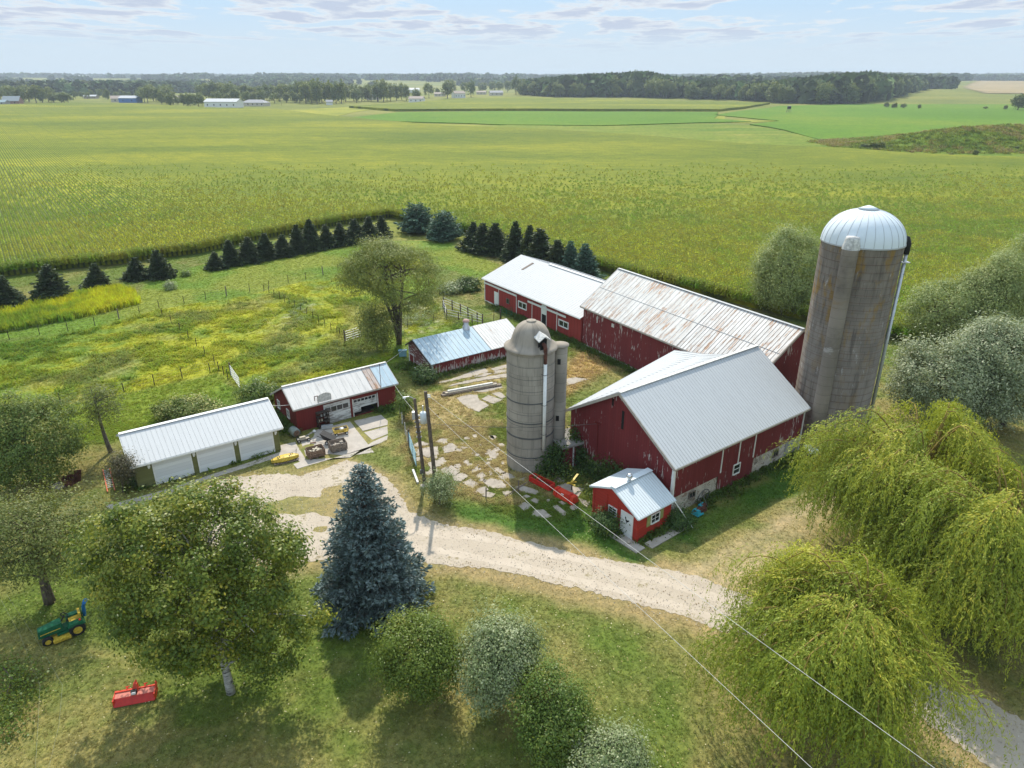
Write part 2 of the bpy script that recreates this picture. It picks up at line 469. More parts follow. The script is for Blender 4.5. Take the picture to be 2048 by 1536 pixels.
def mat_field(name, c1, c2, c3, rowdir=None, big=0.012, fine=1.2, rowsp=0.0, stretch=(1, 1)):
    """a crop seen from far away: fine grain of plants, soft bands of riper growth"""
    m, nt, out = new_mat(name)
    p = worldpos(nt)
    n1 = noise_(nt, mapping_(nt, p, (stretch[0], stretch[1], 1)), big, 5, 0.6, 0.4)
    n2 = noise_(nt, p, fine, 4, 0.75)
    n3 = noise_(nt, mapping_(nt, p, (1, 2.2, 1)), fine * 0.11, 4, 0.65)
    f = math_(nt, 'ADD', math_(nt, 'MULTIPLY', n1, 0.62), math_(nt, 'MULTIPLY', n3, 0.38))
    col = ramp_(nt, f, [(0.36, c1), (0.50, c2), (0.64, c3)])
    col = mix_(nt, 0.8, col, ramp_(nt, n2, [(0.32, (0.50, 0.55, 0.50)), (0.52, (1, 1, 1)), (0.70, (1.5, 1.42, 1.2))]), 'MULTIPLY')
    if rowsp:
        sx = nd(nt, 'ShaderNodeSeparateXYZ', {0: p})
        v = math_(nt, 'ADD', math_(nt, 'MULTIPLY', sx.outputs[0], rowdir[0]), math_(nt, 'MULTIPLY', sx.outputs[1], rowdir[1]))
        k = math_(nt, 'ABSOLUTE', math_(nt, 'SUBTRACT', math_(nt, 'FRACT', math_(nt, 'DIVIDE', v, rowsp)), 0.5))
        k6 = math_(nt, 'ABSOLUTE', math_(nt, 'SUBTRACT', math_(nt, 'FRACT', math_(nt, 'DIVIDE', v, rowsp * 12)), 0.5))
        col = mix_(nt, math_(nt, 'MULTIPLY', sstep(nt, k, 0.34, 0.08), 0.80), col, (0.035, 0.055, 0.018))  # shade in the gaps between rows, painted as dark lines
        col = mix_(nt, math_(nt, 'MULTIPLY', sstep(nt, k6, 0.05, 0.0), 0.25), col, (0.06, 0.09, 0.02))
    bsdf_(nt, out, col, 0.9, 0, n2, 0.4, 0.3, 0.1)
    return m

M = {}
M['red_barn'] = mat_siding('weathered red barn boards', (0.155, 0.020, 0.022), (0.20, 0.028, 0.030), 0.52, low=0.02)
M['red_old'] = mat_siding('old red boards of the long barn', (0.165, 0.024, 0.028), (0.21, 0.035, 0.036), 0.60)
M['red_low'] = mat_siding('red boards flaked near the ground', (0.150, 0.020, 0.022), (0.22, 0.032, 0.032), 0.45, low=0.16)
M['grey_gable'] = mat_siding('bare grey gable boards with old red paint', (0.150, 0.040, 0.036), (0.19, 0.08, 0.07), 0.86, board=0.2, horizontal=True)
M['red_shop'] = mat_siding('dark red workshop boards', (0.155, 0.016, 0.014), (0.195, 0.024, 0.020), 0.30, board=0.22)
M['red_metal'] = mat_siding('red ribbed steel siding', (0.30, 0.035, 0.030), (0.34, 0.045, 0.036), 0.0, board=0.62, groove=0.65)
M['red_coop'] = mat_siding('bright red lap siding', (0.42, 0.035, 0.022), (0.47, 0.045, 0.028), 0.0, board=0.24, horizontal=True, groove=0.45)
M['green_side'] = mat_siding('olive green lap siding', (0.165, 0.170, 0.060), (0.185, 0.188, 0.070), 0.0, board=0.15, horizontal=True, groove=0.3)
M['door_white'] = mat_siding('white ribbed door', (0.74, 0.76, 0.78), (0.78, 0.80, 0.81), 0.0, board=0.32, horizontal=True, groove=0.16)
M['door_flaked'] = mat_siding('flaking white door', (0.62, 0.63, 0.63), (0.68, 0.68, 0.67), 0.62, grey=(0.20, 0.19, 0.18), board=0.5, horizontal=True, low=0.10)
M['white'] = mat_plain('white paint', (0.78, 0.78, 0.76), 0.5, var=0.05)
M['white_worn'] = mat_plain('worn white paint', (0.62, 0.61, 0.58), 0.6, var=0.25, scale=6)
M['roof_main'] = mat_roof('light grey ribbed roof steel', (0.49, 0.505, 0.52), 0, 0.10)
M['roof_wing'] = mat_roof('pale zinc roof sheets', (0.43, 0.45, 0.47), 0, 0.10)
M['roof_rust'] = mat_roof('rusting galvanised sheets', (0.60, 0.59, 0.57), 0.86, 0.35, rough=0.6, metal=0.1, darkc=(0.40, 0.36, 0.33), sheets=0.45)
M['roof_old'] = mat_roof('dulled galvanised sheets with brown stains', (0.62, 0.61, 0.60), 0.72, 0.30, rough=0.6, metal=0.1, darkc=(0.36, 0.34, 0.32), sheets=0.3)
M['roof_white'] = mat_roof('clean white ribbed roof steel', (0.49, 0.50, 0.515), 0, 0.08)
M['roof_green_garage'] = mat_roof('white garage roof steel', (0.53, 0.54, 0.55), 0, 0.08)
M['roof_blue'] = mat_roof('bluish galvanised sheets', (0.40, 0.50, 0.57), 0, 0.30, darkc=(0.28, 0.39, 0.47), metal=0.1)
M['roof_chalk'] = mat_roof('chalky white old sheets', (0.66, 0.64, 0.62), 0.25, 0.35, metal=0.05, rough=0.65)
M['roof_shop'] = mat_roof('faded grey workshop roof', (0.58, 0.565, 0.55), 0.15, 0.30, metal=0.08, rough=0.6)
M['roof_shop_rust'] = mat_roof('rust-streaked roof sheet', (0.50, 0.42, 0.38), 1.25, 0.5, metal=0.05, rough=0.7)
M['roof_coop'] = mat_roof('bluish white coop roof steel', (0.62, 0.68, 0.72), 0, 0.10)
M['seam'] = mat_plain('shade-toned sheet lap', (0.30, 0.31, 0.32), 0.6, 0.1)  # lap ribs coloured darker to stand in for the shade beside them
M['seam_light'] = mat_plain('sheet lap', (0.44, 0.45, 0.46), 0.55, 0.15)  # milder tone of the same painted rib shade
M['seam_brown'] = mat_plain('rusty sheet lap', (0.22, 0.17, 0.14), 0.75)
M['trim_grey'] = mat_plain('bare roof edge board', (0.42, 0.38, 0.33), 0.7)
M['zinc'] = mat_plain('dull zinc', (0.52, 0.54, 0.56), 0.4, 0.5)
M['steel'] = mat_plain('shiny galvanised vent', (0.62, 0.63, 0.64), 0.25, 0.8, var=0.1)
M['iron'] = mat_plain('rusty brown iron', (0.12, 0.045, 0.03), 0.7, 0.2, var=0.4)
M['black'] = mat_plain('black rubber', (0.02, 0.02, 0.022), 0.7)
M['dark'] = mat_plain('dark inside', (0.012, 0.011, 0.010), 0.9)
M['darkwood'] = mat_plain('dark weathered wood', (0.055, 0.042, 0.032), 0.85, var=0.4, scale=6)
M['wood'] = mat_plain('grey weathered wood', (0.22, 0.175, 0.14), 0.85, var=0.35, scale=7)
M['wood_red'] = mat_plain('brown crate wood', (0.20, 0.125, 0.085), 0.85, var=0.4, scale=8)
M['wood_pole'] = mat_plain('grey brown pole wood', (0.135, 0.105, 0.08), 0.9, var=0.35, scale=5)
M['wood_pale'] = mat_plain('pale sawn wood', (0.48, 0.42, 0.33), 0.8, var=0.2, scale=8)
M['stone'] = mat_stone('field stone wall with pale mortar')
M['block'] = mat_concrete('grey block foundation', (0.34, 0.33, 0.32), 0.25, 2.0)
M['glass'] = mat_glass('dark window glass')
M['conc'] = mat_concrete('concrete pad', (0.43, 0.385, 0.34))
M['conc_old'] = mat_concrete('broken old concrete', (0.385, 0.335, 0.28), 0.35)
M['conc_dark'] = mat_concrete('rough grey concrete', (0.27, 0.255, 0.235), 0.3)
M['silo_small'] = mat_stave('grey stave concrete', (0.335, 0.30, 0.255), R=1.87, bw=0.9, bh=0.76, streak=0.35, pale=0.2)
M['silo_cap'] = mat_stave('cast concrete dome', (0.33, 0.285, 0.235), R=1.87, bw=40, bh=40, streak=0.5, pale=0.3, seed=5)
M['silo_big'] = mat_stave('brown stained stave concrete', (0.200, 0.170, 0.142), R=2.9, bw=0.75, bh=0.62, streak=0.75, orange=1.25, pale=0.2, seed=2)
M['silo_chute'] = mat_stave('grey chute concrete', (0.31, 0.28, 0.24), R=0.6, bw=6, bh=0.8, streak=0.45, pale=0.15, seed=3)
M['silo_chute_big'] = mat_stave('brown stained chute concrete', (0.235, 0.20, 0.165), R=0.6, bw=6, bh=0.8, streak=0.7, orange=0.6, pale=0.15, seed=4)
M['dome'] = mat_plain('painted aluminium dome', (0.66, 0.72, 0.77), 0.55, 0.0, var=0.03, scale=0.6)
M['redpaint'] = mat_plain('bright red implement paint', (0.55, 0.03, 0.02), 0.4, var=0.15)
M['orangepaint'] = mat_plain('orange red implement paint', (0.62, 0.05, 0.02), 0.4, var=0.15)
M['pinkred'] = mat_plain('sun bleached red paint', (0.62, 0.20, 0.15), 0.5, var=0.15)
M['yellow'] = mat_plain('yellow paint', (0.60, 0.42, 0.05), 0.5, var=0.3, scale=9)
M['greenpaint'] = mat_plain('green machine paint', (0.012, 0.12, 0.055), 0.35, var=0.15)
M['bluepaint'] = mat_plain('blue plastic', (0.02, 0.17, 0.50), 0.4)
M['cyanpaint'] = mat_plain('turquoise machine paint', (0.04, 0.38, 0.48), 0.5, var=0.3)
M['gateblue'] = mat_plain('pale blue gate paint', (0.20, 0.36, 0.42), 0.5)
M['ladder_orange'] = mat_plain('orange ladder rail', (0.62, 0.14, 0.06), 0.5)
M['shutter'] = mat_plain('olive shutter paint', (0.30, 0.32, 0.12), 0.6)
M['tank'] = mat_plain('old grey green tank', (0.25, 0.29, 0.27), 0.6, var=0.3)
M['cement_white'] = mat_plain('weathered white hood', (0.58, 0.57, 0.55), 0.7, var=0.3, scale=5)
M['wire'] = mat_plain('bright wire', (0.62, 0.60, 0.57), 0.5)
M['wire_dark'] = mat_plain('dark cable', (0.10, 0.10, 0.10), 0.6)
# ------------------------------------------------------------------ farm buildings
class Bld:
    """gabled building: local x runs along the ridge, local y across (front/right slope on -y)"""
    def __init__(s, name, label, x0, y0, th, L, Wr, Wl, hr, hl, hR, o=0.3, cat='farm building'):
        s.x0, s.y0, s.th, s.L, s.Wr, s.Wl, s.hr, s.hl, s.hR, s.o = x0, y0, th, L, Wr, Wl, hr, hl, hR, o
        s.root = empty(name, (x0, y0, 0), th, label, cat)
        s.sr = (hR - hr) / Wr; s.sl = (hR - hl) / Wl
    def loc(s, x, y, z=0):
        dx, dy = x - s.x0, y - s.y0
        c, n = math.cos(s.th), math.sin(s.th)
        return Vector((dx * c + dy * n, -dx * n + dy * c, z))
    def world(s, x, y, z=0):
        c, n = math.cos(s.th), math.sin(s.th)
        return Vector((s.x0 + x * c - y * n, s.y0 + x * n + y * c, z))
    def map(s, side):
        if side == 'right': return lambda a, z, d: (a, -s.Wr - d, z)
        if side == 'left': return lambda a, z, d: (a, s.Wl + d, z)
        if side == 'front': return lambda a, z, d: (-d, -a, z)       # a grows to the right slope
        if side == 'back': return lambda a, z, d: (s.L + d, -a, z)
    def pick(s, side, px, py):
        """where the photograph's pixel meets that wall: (a, z)"""
        o = s.loc(0, 0, CAMH); g = G(px, py); q = s.loc(g.x, g.y, 0); d = q - o
        if side in ('right', 'left'):
            y = -s.Wr if side == 'right' else s.Wl
            t = (y - o.y) / d.y; p = o + d * t
            return p.x, p.z
        x = 0 if side == 'front' else s.L
        t = (x - o.x) / d.x; p = o + d * t
        return -p.y, p.z
    def rect(s, side, *px):
        ps = [s.pick(side, *p) for p in px]
        a = [p[0] for p in ps]; z = [p[1] for p in ps]
        if len(ps) == 4:
            a.sort(); z.sort()
            return (a[0] + a[1]) / 2, (a[2] + a[3]) / 2, (z[0] + z[1]) / 2, (z[2] + z[3]) / 2
        return min(a), max(a), min(z), max(z)
    def roofpt(s, side, u, f, e=0.0):
        """point on the roof plane, f=0 at the ridge, 1 at the eave edge"""
        if side == 'right': w, h, sl, sg = s.Wr, s.hr, s.sr, -1
        else: w, h, sl, sg = s.Wl, s.hl, s.sl, 1
        return Vector((u, sg * (w + s.o) * f, s.hR - sl * (w + s.o) * f + e))
    def slope(s, mb, side, u0, u1, mp=0, mr=1, sp=0.3, rib=0.045, th=0.06, f0=0.0, rh=0.014):
        lo = [s.roofpt(side, u, f, 0.02) for u, f in ((u0, f0), (u1, f0), (u1, 1), (u0, 1))]
        up = Vector((0, 0, th))
        mb.hexa(lo + [p + up for p in lo], mp)
        n = int(round((u1 - u0) / sp))
        nrm = (lo[1] - lo[0]).cross(lo[3] - lo[0]).normalized()
        if nrm.z < 0: nrm = -nrm
        for i in range(n + 1):
            u = u0 + 0.03 + (u1 - u0 - 0.06) * i / max(1, n)
            a = s.roofpt(side, u, f0 + 0.004, 0.02 + th) + nrm * rh * 0.5; b = s.roofpt(side, u, 0.998, 0.02 + th) + nrm * rh * 0.5
            mb.beam(a, b, rib, rh, mr, up=nrm)
    def walls(s, holes=(), mats=None, gable=1, right=0, left=0, left_end=None, L=None, skip_right=False):
        mb = MB(); L = L or s.L
        if not skip_right: grid_wall(mb, s.map('right'), 0, L, 0, s.hr, holes, right)
        mb.poly([(0, s.Wl, 0), (L, s.Wl, 0) if not left_end else left_end, (L, s.Wl, s.hl) if not left_end else (left_end[0], left_end[1], left_end[3]), (0, s.Wl, s.hl)] if not left_end else
                [(0, s.Wl, 0), (left_end[0], left_end[1], 0), (left_end[0], left_end[1], left_end[2]), (0, s.Wl, s.hl)], left)
        mb.poly([(0, -s.Wr, 0), (0, s.Wl, 0), (0, s.Wl, s.hl), (0, 0, s.hR), (0, -s.Wr, s.hr)], gable)
        yl = s.Wl if not left_end else left_end[1]; xl = L if not left_end else left_end[0]
        mb.poly([(L, -s.Wr, 0), (xl, yl, 0), (xl, yl, s.hl if not left_end else left_end[2]), (L, 0, s.hR), (L, -s.Wr, s.hr)], gable)
        return mb.build('wall', mats, s.root)
def grid_wall(mb, mp, a0, a1, z0, z1, holes, mi, depth=0.18):
    aa = sorted({a0, a1, *[h[0] for h in holes], *[h[1] for h in holes]})
    zs = sorted({z0, z1, *[h[2] for h in holes], *[h[3] for h in holes]})
    for i in range(len(aa) - 1):
        for j in range(len(zs) - 1):
            ca, cz = (aa[i] + aa[i + 1]) / 2, (zs[j] + zs[j + 1]) / 2
            if any(h[0] < ca < h[1] and h[2] < cz < h[3] for h in holes): continue
            mb.poly([mp(aa[i], zs[j], 0), mp(aa[i + 1], zs[j], 0), mp(aa[i + 1], zs[j + 1], 0), mp(aa[i], zs[j + 1], 0)], mi)
    for h in holes:
        for (p, q) in (((h[0], h[2]), (h[0], h[3])), ((h[1], h[2]), (h[1], h[3])), ((h[0], h[3]), (h[1], h[3])), ((h[0], h[2]), (h[1], h[2]))):
            mb.poly([mp(*p, 0), mp(*q, 0), mp(*q, -depth), mp(*p, -depth)], mi)
def window(parent, mp, a0, a1, z0, z1, cols=2, rows=1, fw=0.09, name='window', mat='white', sill=True, bar=0.04):
    mb = MB()
    mb.wbox(mp, a0, a0 + fw, z0, z1, 0.004, 0.07); mb.wbox(mp, a1 - fw, a1, z0, z1, 0.004, 0.07)
    mb.wbox(mp, a0 + fw, a1 - fw, z1 - fw, z1, 0.004, 0.07); mb.wbox(mp, a0 + fw, a1 - fw, z0, z0 + fw, 0.004, 0.07 + (0.04 if sill else 0))
    for i in range(1, cols):
        a = a0 + fw + (a1 - a0 - 2 * fw) * i / cols
        mb.wbox(mp, a - bar / 2, a + bar / 2, z0 + fw, z1 - fw, 0.03, 0.06)
    for j in range(1, rows):
        z = z0 + fw + (z1 - z0 - 2 * fw) * j / rows
        mb.wbox(mp, a0 + fw, a1 - fw, z - bar / 2, z + bar / 2, 0.032, 0.057)
    w = mb.build(name, M[mat], parent)
    g = MB(); g.wbox(mp, a0 + fw, a1 - fw, z0 + fw, z1 - fw, 0.006, 0.026)
    g.build('pane', M['glass'], w)
    return w
def panel(parent, name, mp, a0, a1, z0, z1, mat, d0=0.004, d1=0.05, **t):
    mb = MB(); mb.wbox(mp, a0, a1, z0, z1, d0, d1)
    return mb.build(name, mat if not isinstance(mat, str) else M[mat], parent, **t)

# ---- the big gabled barn at the right of the yard
B = Bld('barn', 'large red gabled barn with light grey metal roof and field stone base', 8.033, 47.279, 0.644, 15.85, 5.43, 5.458, 4.287, 4.444, 7.82, 0.3, 'barn')
FARP = [(16.1, 0.0, 7.82), (16.1, 1.5, 6.75), (16.1, 3.4, 5.88), (16.1, 5.7, 5.25), (16.1, 9.0, 4.60)]   # the wing kinks to a shallower fall at the back
wl = (16.0, 8.9, 4.55)
R_ = B.map('right'); F_ = B.map('front')
mb = MB()
# right wall: red boards above, stone below left and right, boards to the ground between
za0 = B.pick('right', 1352, 993)[1]; a1, za1 = B.pick('right', 1435.8, 953.5)
a2, _ = B.pick('right', 1501, 955); _, za2 = B.pick('right', 1504, 917.6); a3, _ = B.pick('right', 1569, 905); za3 = B.pick('right', 1602, 872)[1]
zs1 = max(1.1, (za0 + za1) / 2); zs2 = max(1.1, (za2 + za3) / 2)
def wq(a, b, z0, z1, mi, d=0.0): mb.poly([R_(a, z0, d), R_(b, z0, d), R_(b, z1, d), R_(a, z1, d)], mi)
wq(0, a1, zs1, B.hr, 0); wq(0, a1, -0.05, zs1, 1, -0.05)
wq(a1, a2, 0, B.hr, 0)
wq(a2, B.L, zs2, B.hr, 0); wq(a2, a3, -0.05, zs2, 1, -0.05); wq(a3, B.L, -0.05, zs2, 2, -0.03)
mb.poly([(0, -B.Wr, 0.9), (0, B.Wl, 0.9), (0, B.Wl, B.hl), (0, 0, B.hR), (0, -B.Wr, B.hr)], 0)
mb.poly([(0.05, -B.Wr, 0), (0.05, B.Wl, 0), (0.05, B.Wl, 0.9), (0.05, -B.Wr, 0.9)], 1)
mb.poly([(0, B.Wl, 0), (wl[0], wl[1], 0), wl, (0, B.Wl, B.hl)], 0)
mb.poly([(B.L, -B.Wr, 0), (wl[0], wl[1], 0), wl, (16, 5.7, 5.2), (16, 3.4, 5.8), (16, 1.5, 6.65), (B.L, 0, B.hR - .05), (B.L, -B.Wr, B.hr)], 0)
mb.build('wall', [M['red_barn'], M['stone'], M['block']], B.root)
mb = MB(); B.slope(mb, 'right', -0.3, B.L + 0.3, 0, 1, 0.30, 0.02)
mb.build('roof', [M['roof_main'], M['seam_light']], B.root, label='steep light grey ribbed roof slope facing the drive')
mb = MB()
n = 30
up = Vector((0, 0, 0.06))
NEARP = [B.roofpt('left', -0.3, f, 0.02) for f in (0, .26, .5, .75, 1)]
FP = [Vector(p) + Vector((.2, 0, .03)) for p in FARP]
for a, b, c_, d_ in zip(NEARP[:-1], FP[:-1], FP[1:], NEARP[1:]): mb.hexa([a, b, c_, d_, a + up, b + up, c_ + up, d_ + up], 0)
for i in range(n + 1):
    L_ = [a.lerp(b, i / n) + Vector((0, 0, 0.085)) for a, b in zip(NEARP, FP)]
    for a, b in zip(L_[:-1], L_[1:]): mb.beam(a, b, 0.03, 0.02, 1)
mb.build('roof', [M['roof_wing'], M['seam_light']], B.root, label='long pale roof slope widening towards the old barn')
mb = MB()
mb.beam(B.roofpt('right', -0.3, 0, 0.11), B.roofpt('right', B.L + 0.3, 0, 0.11), 0.32, 0.05)
mb.build('ridge_cap', M['white_worn'], B.root)
mb = MB()
for sd_ in ('right', 'left'):
    mb.beam(B.roofpt(sd_, -0.33, 0, -0.02), B.roofpt(sd_, -0.33, 1, -0.02), 0.06, 0.20, 0)
mb.beam(B.roofpt('right', -0.3, 1.003, -0.01), B.roofpt('right', B.L + 0.3, 1.003, -0.01), 0.05, 0.14, 0)
mb.each('fascia', M['trim_grey'], B.root)
mb = MB()
for px in ((1445.9, 902.4), (1480.7, 887), (1512, 872)):
    a, z = B.pick('right', *px); mb.wbox(R_, a - 0.05, a + 0.05, 1.75, B.hr - 0.05, 0.004, 0.05)
mb.wbox(R_, -0.02, 0.13, 0.1, B.hr - 0.03, 0.005, 0.06); mb.wbox(R_, B.L - 0.12, B.L + 0.02, 0.1, B.hr - 0.03, 0.005, 0.06)
mb.wbox(F_, B.Wr - 0.14, B.Wr + 0.0, 0.1, B.hr - 0.05, 0.005, 0.055)
mb.each('trim', M['white'], B.root)
a0, a1_, z0, z1 = B.rect('right', (1463.7, 951), (1476, 931))
window(B.root, R_, a0, a1_ + 0.25, z0, z1 + 0.25, 1, 2, 0.08)
a_, z_ = B.pick('right', 1384, 985); window(B.root, R_, a_ - 0.35, a_ + 0.35, 0.75, 1.3, 2, 1, 0.06, mat='wood')
a_, z_ = B.pick('right', 1552, 898); window(B.root, R_, a_ - 0.35, a_ + 0.35, 0.75, 1.45, 2, 1, 0.06, mat='wood')
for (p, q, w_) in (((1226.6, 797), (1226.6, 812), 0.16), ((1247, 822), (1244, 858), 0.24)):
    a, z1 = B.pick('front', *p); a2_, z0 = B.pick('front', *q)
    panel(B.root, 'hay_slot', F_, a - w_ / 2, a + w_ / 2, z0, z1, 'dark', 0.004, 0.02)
mb = MB()
a, z = B.pick('front', 1197, 846)
pz = [F_(a, z, 0.06), F_(a, 1.9, 0.06), F_(a + 0.3, 1.5, 0.06), F_(a + 3.0, 1.2, 0.06)]
mb.tube(pz, 0.035, 6); mb.beam(F_(a - 0.25, z, 0.1), F_(a + 0.25, z, 0.1), 0.08, 0.08)
mb.build('conduit', M['red_shop'], B.root)
BARN_HOOK = B.world(*F_(a, z, 0.2))

# ---- long old barn with rusting roof behind it
Br = Bld('long_barn', 'long old red barn with rust stained sheet roof, joining the steel shed', 12.579, 81.106, -1.015, 24.9, 5.091, 6.0, 4.886, 4.5, 8.348, 0.3, 'barn')
Br.walls((), [M['red_old'], M['red_old']], 1, 0, 0)
mb = MB()
Br.slope(mb, 'right', -0.3, 15.3, 0, 2, 0.66, 0.035, rh=0.02); Br.slope(mb, 'right', 15.32, 25.2, 1, 3, 0.42, 0.028, rh=0.02)
mb.build('roof', [M['roof_rust'], M['roof_old'], M['seam_light'], M['seam_brown']], Br.root, label='rust stained front roof slope')
mb = MB(); Br.slope(mb, 'left', -0.3, 25.2, 0, 1, 0.66, 0.035, rh=0.02)
mb.build('roof', [M['roof_rust'], M['seam_light']], Br.root)
mb = MB(); mb.beam(Br.roofpt('right', -0.3, 0, 0.10), Br.roofpt('right', 25.2, 0, 0.10), 0.3, 0.05)
mb.beam(Br.roofpt('right', -0.2, 0.5, 0.10), Br.roofpt('right', 25.1, 0.5, 0.10), 0.06, 0.02)
mb.build('ridge_cap', M['seam_light'], Br.root)
mb = MB()
for sd_ in ('right', 'left'):
    for u in (-0.32, 25.22): mb.beam(Br.roofpt(sd_, u, 0, -0.03), Br.roofpt(sd_, u, 1, -0.03), 0.05, 0.2)
mb.beam(Br.roofpt('right', -0.3, 1.003, -0.02), Br.roofpt('right', 25.2, 1.003, -0.02), 0.05, 0.14)
mb.each('fascia', M['trim_grey'], Br.root)
Rr = Br.map('right')
a, z = Br.pick('right', 1195, 637); panel(Br.root, 'board', Rr, a - 0.06, a + 0.06, z - 0.5, z + 0.3, 'white_worn')
a, z = Br.pick('right', 1226, 651); panel(Br.root, 'bracket', Rr, a - 0.2, a + 0.2, z - 0.2, z + 0.2, 'white_worn')
mb = MB(); mb.wbox(Rr, 0.0, 15.0, -0.05, 0.28, 0.004, 0.10); mb.build('footing', M['stone'], Br.root)

# ---- modern red steel shed at the back
Bf = Bld('steel_shed', 'long red steel shed with white ribbed roof, sliding doors and white windows', 1.456, 99.955, -0.978, 21.3, 6.339, 6.0, 3.276, 3.5, 5.572, 0.3, 'shed')
Bf.walls((), [M['red_metal'], M['red_metal']], 1, 0, 0)
mb = MB(); Bf.slope(mb, 'right', -0.3, 21.4, 0, 1, 0.46, 0.05); mb.build('roof', [M['roof_white'], M['seam_light']], Bf.root, label='white ribbed front roof slope')
mb = MB(); Bf.slope(mb, 'left', -0.3, 21.4, 0, 1, 0.46, 0.05); mb.build('roof', [M['roof_white'], M['seam_light']], Bf.root)
mb = MB(); mb.beam(Bf.roofpt('right', 6.5, 0, 0.11), Bf.roofpt('right', 21.4, 0, 0.11), 0.4, 0.09); mb.build('ridge_vent', M['white'], Bf.root)
mb = MB()
c0 = Bf.roofpt('right', 3.6, 0.14, 0.12); mb.hexa([Bf.roofpt('right', u, f, 0.085) for u, f in ((3.6, .12), (4.0, .12), (4.0, .40), (3.6, .40))] + [Bf.roofpt('right', u, f, 0.125) for u, f in ((3.6, .12), (4.0, .12), (4.0, .40), (3.6, .40))])
mb.build('skylight', M['wood'], Bf.root)
Rf = Bf.map('right')
mb = MB(); mb.wbox(Rf, 0.0, 0.12, 0, 3.2, 0.004, 0.06); mb.wbox(Bf.map('front'), Bf.Wr - 0.14, Bf.Wr, 0, 3.2, 0.005, 0.05)
mb.beam(Bf.roofpt('right', -0.3, 1.004, 0.0), Bf.roofpt('right', 21.4, 1.004, 0.0), 0.05, 0.10)
mb.beam(Bf.roofpt('right', -0.32, 0, -0.02), Bf.roofpt('right', -0.32, 1, -0.02), 0.05, 0.16)
mb.wbox(Rf, 0.12, 6, 0.0, 0.14, 0.004, 0.035)
mb.each('trim', M['white'], Bf.root)
def zf(px, py): return (px / 2.844 + 940, py / 2.844 + 480)
def track(b, mp, p, q):
    a0, z0 = b.pick('right', *p); a1, z1 = b.pick('right', *q); z = (z0 + z1) / 2
    return panel(b.root, 'door_track', mp, a0, a1, z - 0.12, z + 0.12, 'white', 0.06, 0.14)
track(Bf, Rf, zf(85, 240), zf(268, 318)); track(Bf, Rf, zf(332, 347), zf(548, 438))
a0, a1_, z0, z1 = Bf.rect('right', zf(138, 290), zf(160, 300), zf(142, 375), zf(163, 385))
panel(Bf.root, 'door', Rf, a0, a1_, 0.05, z1, 'white', 0.004, 0.07, label='narrow white door')
for p, q in ((zf(165, 300), zf(265, 318)), (zf(355, 362), zf(408, 385)), (zf(437, 395), zf(495, 425))):
    a0 = Bf.pick('right', *p)[0]; a1_ = Bf.pick('right', *q)[0]
    d = panel(Bf.root, 'sliding_door', Rf, a0 + 0.06, a1_ - 0.02, 0.1, 2.75, 'red_metal', 0.02, 0.058)
    mb = MB(); mb.wbox(Rf, a0 - 0.04, a0 + 0.06, 0.1, 2.75, 0.02, 0.07); mb.wbox(Rf, a1_ - 0.02, a1_ + 0.08, 0.1, 2.75, 0.02, 0.07)
    mb.each('door_edge', M['white'], d)
a, z = Bf.pick('right', *zf(218, 347)); window(Bf.root, Rf, a - 0.35, a + 0.35, z - 0.35, z + 0.35, 1, 1, 0.06, mat='wood').location.y = -0.06
for q in ((zf(275, 345), zf(325, 360), zf(322, 400), zf(275, 383)), (zf(505, 447), zf(563, 470), zf(560, 508), zf(505, 488))):
    a0, a1_, z0, z1 = Bf.rect('right', *q); window(Bf.root, Rf, a0, a1_, z0, z1, 2, 1, 0.13, bar=0.09)
a0 = Bf.pick('right', *zf(410, 400))[0]; a1_ = Bf.pick('right', *zf(434, 400))[0]
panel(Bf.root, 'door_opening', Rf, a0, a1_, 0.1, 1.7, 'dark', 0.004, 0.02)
panel(Bf.root, 'door', Rf, a0, a1_, 1.7, 2.9, 'white', 0.004, 0.06, label='white upper half door over a dark opening')

# ---- low red shed in the yard
Bm = Bld('low_shed', 'low red shed with half bluish half chalky sheet roof and a round roof vent', -10.477, 71.689, 0.624, 11.9, 3.622, 1.371, 1.541, 2.211, 3.06, 0.25, 'shed')
Bm.walls((), [M['red_low'], M['grey_gable']], 1, 0, 0)
us = 7.35
mb = MB(); Bm.slope(mb, 'right', -0.25, us, 0, 1, 0.60, 0.045)
mb.build('roof', [M['roof_blue'], M['seam']], Bm.root, label='bluish front part of the roof')
mb = MB(); Bm.slope(mb, 'right', us + 0.01, 12.15, 0, 1, 0.36, 0.035, th=0.085)
mb.build('roof', [M['roof_chalk'], M['seam_light']], Bm.root, label='chalky white end of the roof')
mb = MB(); Bm.slope(mb, 'left', -0.25, 12.15, 0, 1, 0.60, 0.045)
mb.build('roof', [M['roof_blue'], M['seam']], Bm.root)
mb = MB()
mb.beam(Bm.roofpt('left', -0.27, 0, -0.02), Bm.roofpt('left', -0.27, 1, -0.02), 0.04, 0.16); mb.beam(Bm.roofpt('right', -0.27, 0, -0.02), Bm.roofpt('right', -0.27, 1, -0.02), 0.04, 0.16)
mb.each('fascia', M['darkwood'], Bm.root)
Fm = Bm.map('front')
mb = MB(); mb.wbox(Fm, Bm.Wr - 0.14, Bm.Wr, 0, 1.52, 0.004, 0.05); mb.wbox(Bm.map('right'), 0, 0.14, 0, 1.52, 0.004, 0.05); mb.wbox(Fm, -Bm.Wl, -Bm.Wl + 0.12, 0, 2.15, 0.004, 0.05)
mb.each('trim', M['white_worn'], Bm.root)
def zm(px, py): return (px / 6.4 + 780, py / 6.4 + 560)
a0, a1_, z0, z1 = Bm.rect('front', zm(250, 930), zm(308, 965), zm(312, 1085), zm(260, 1055))
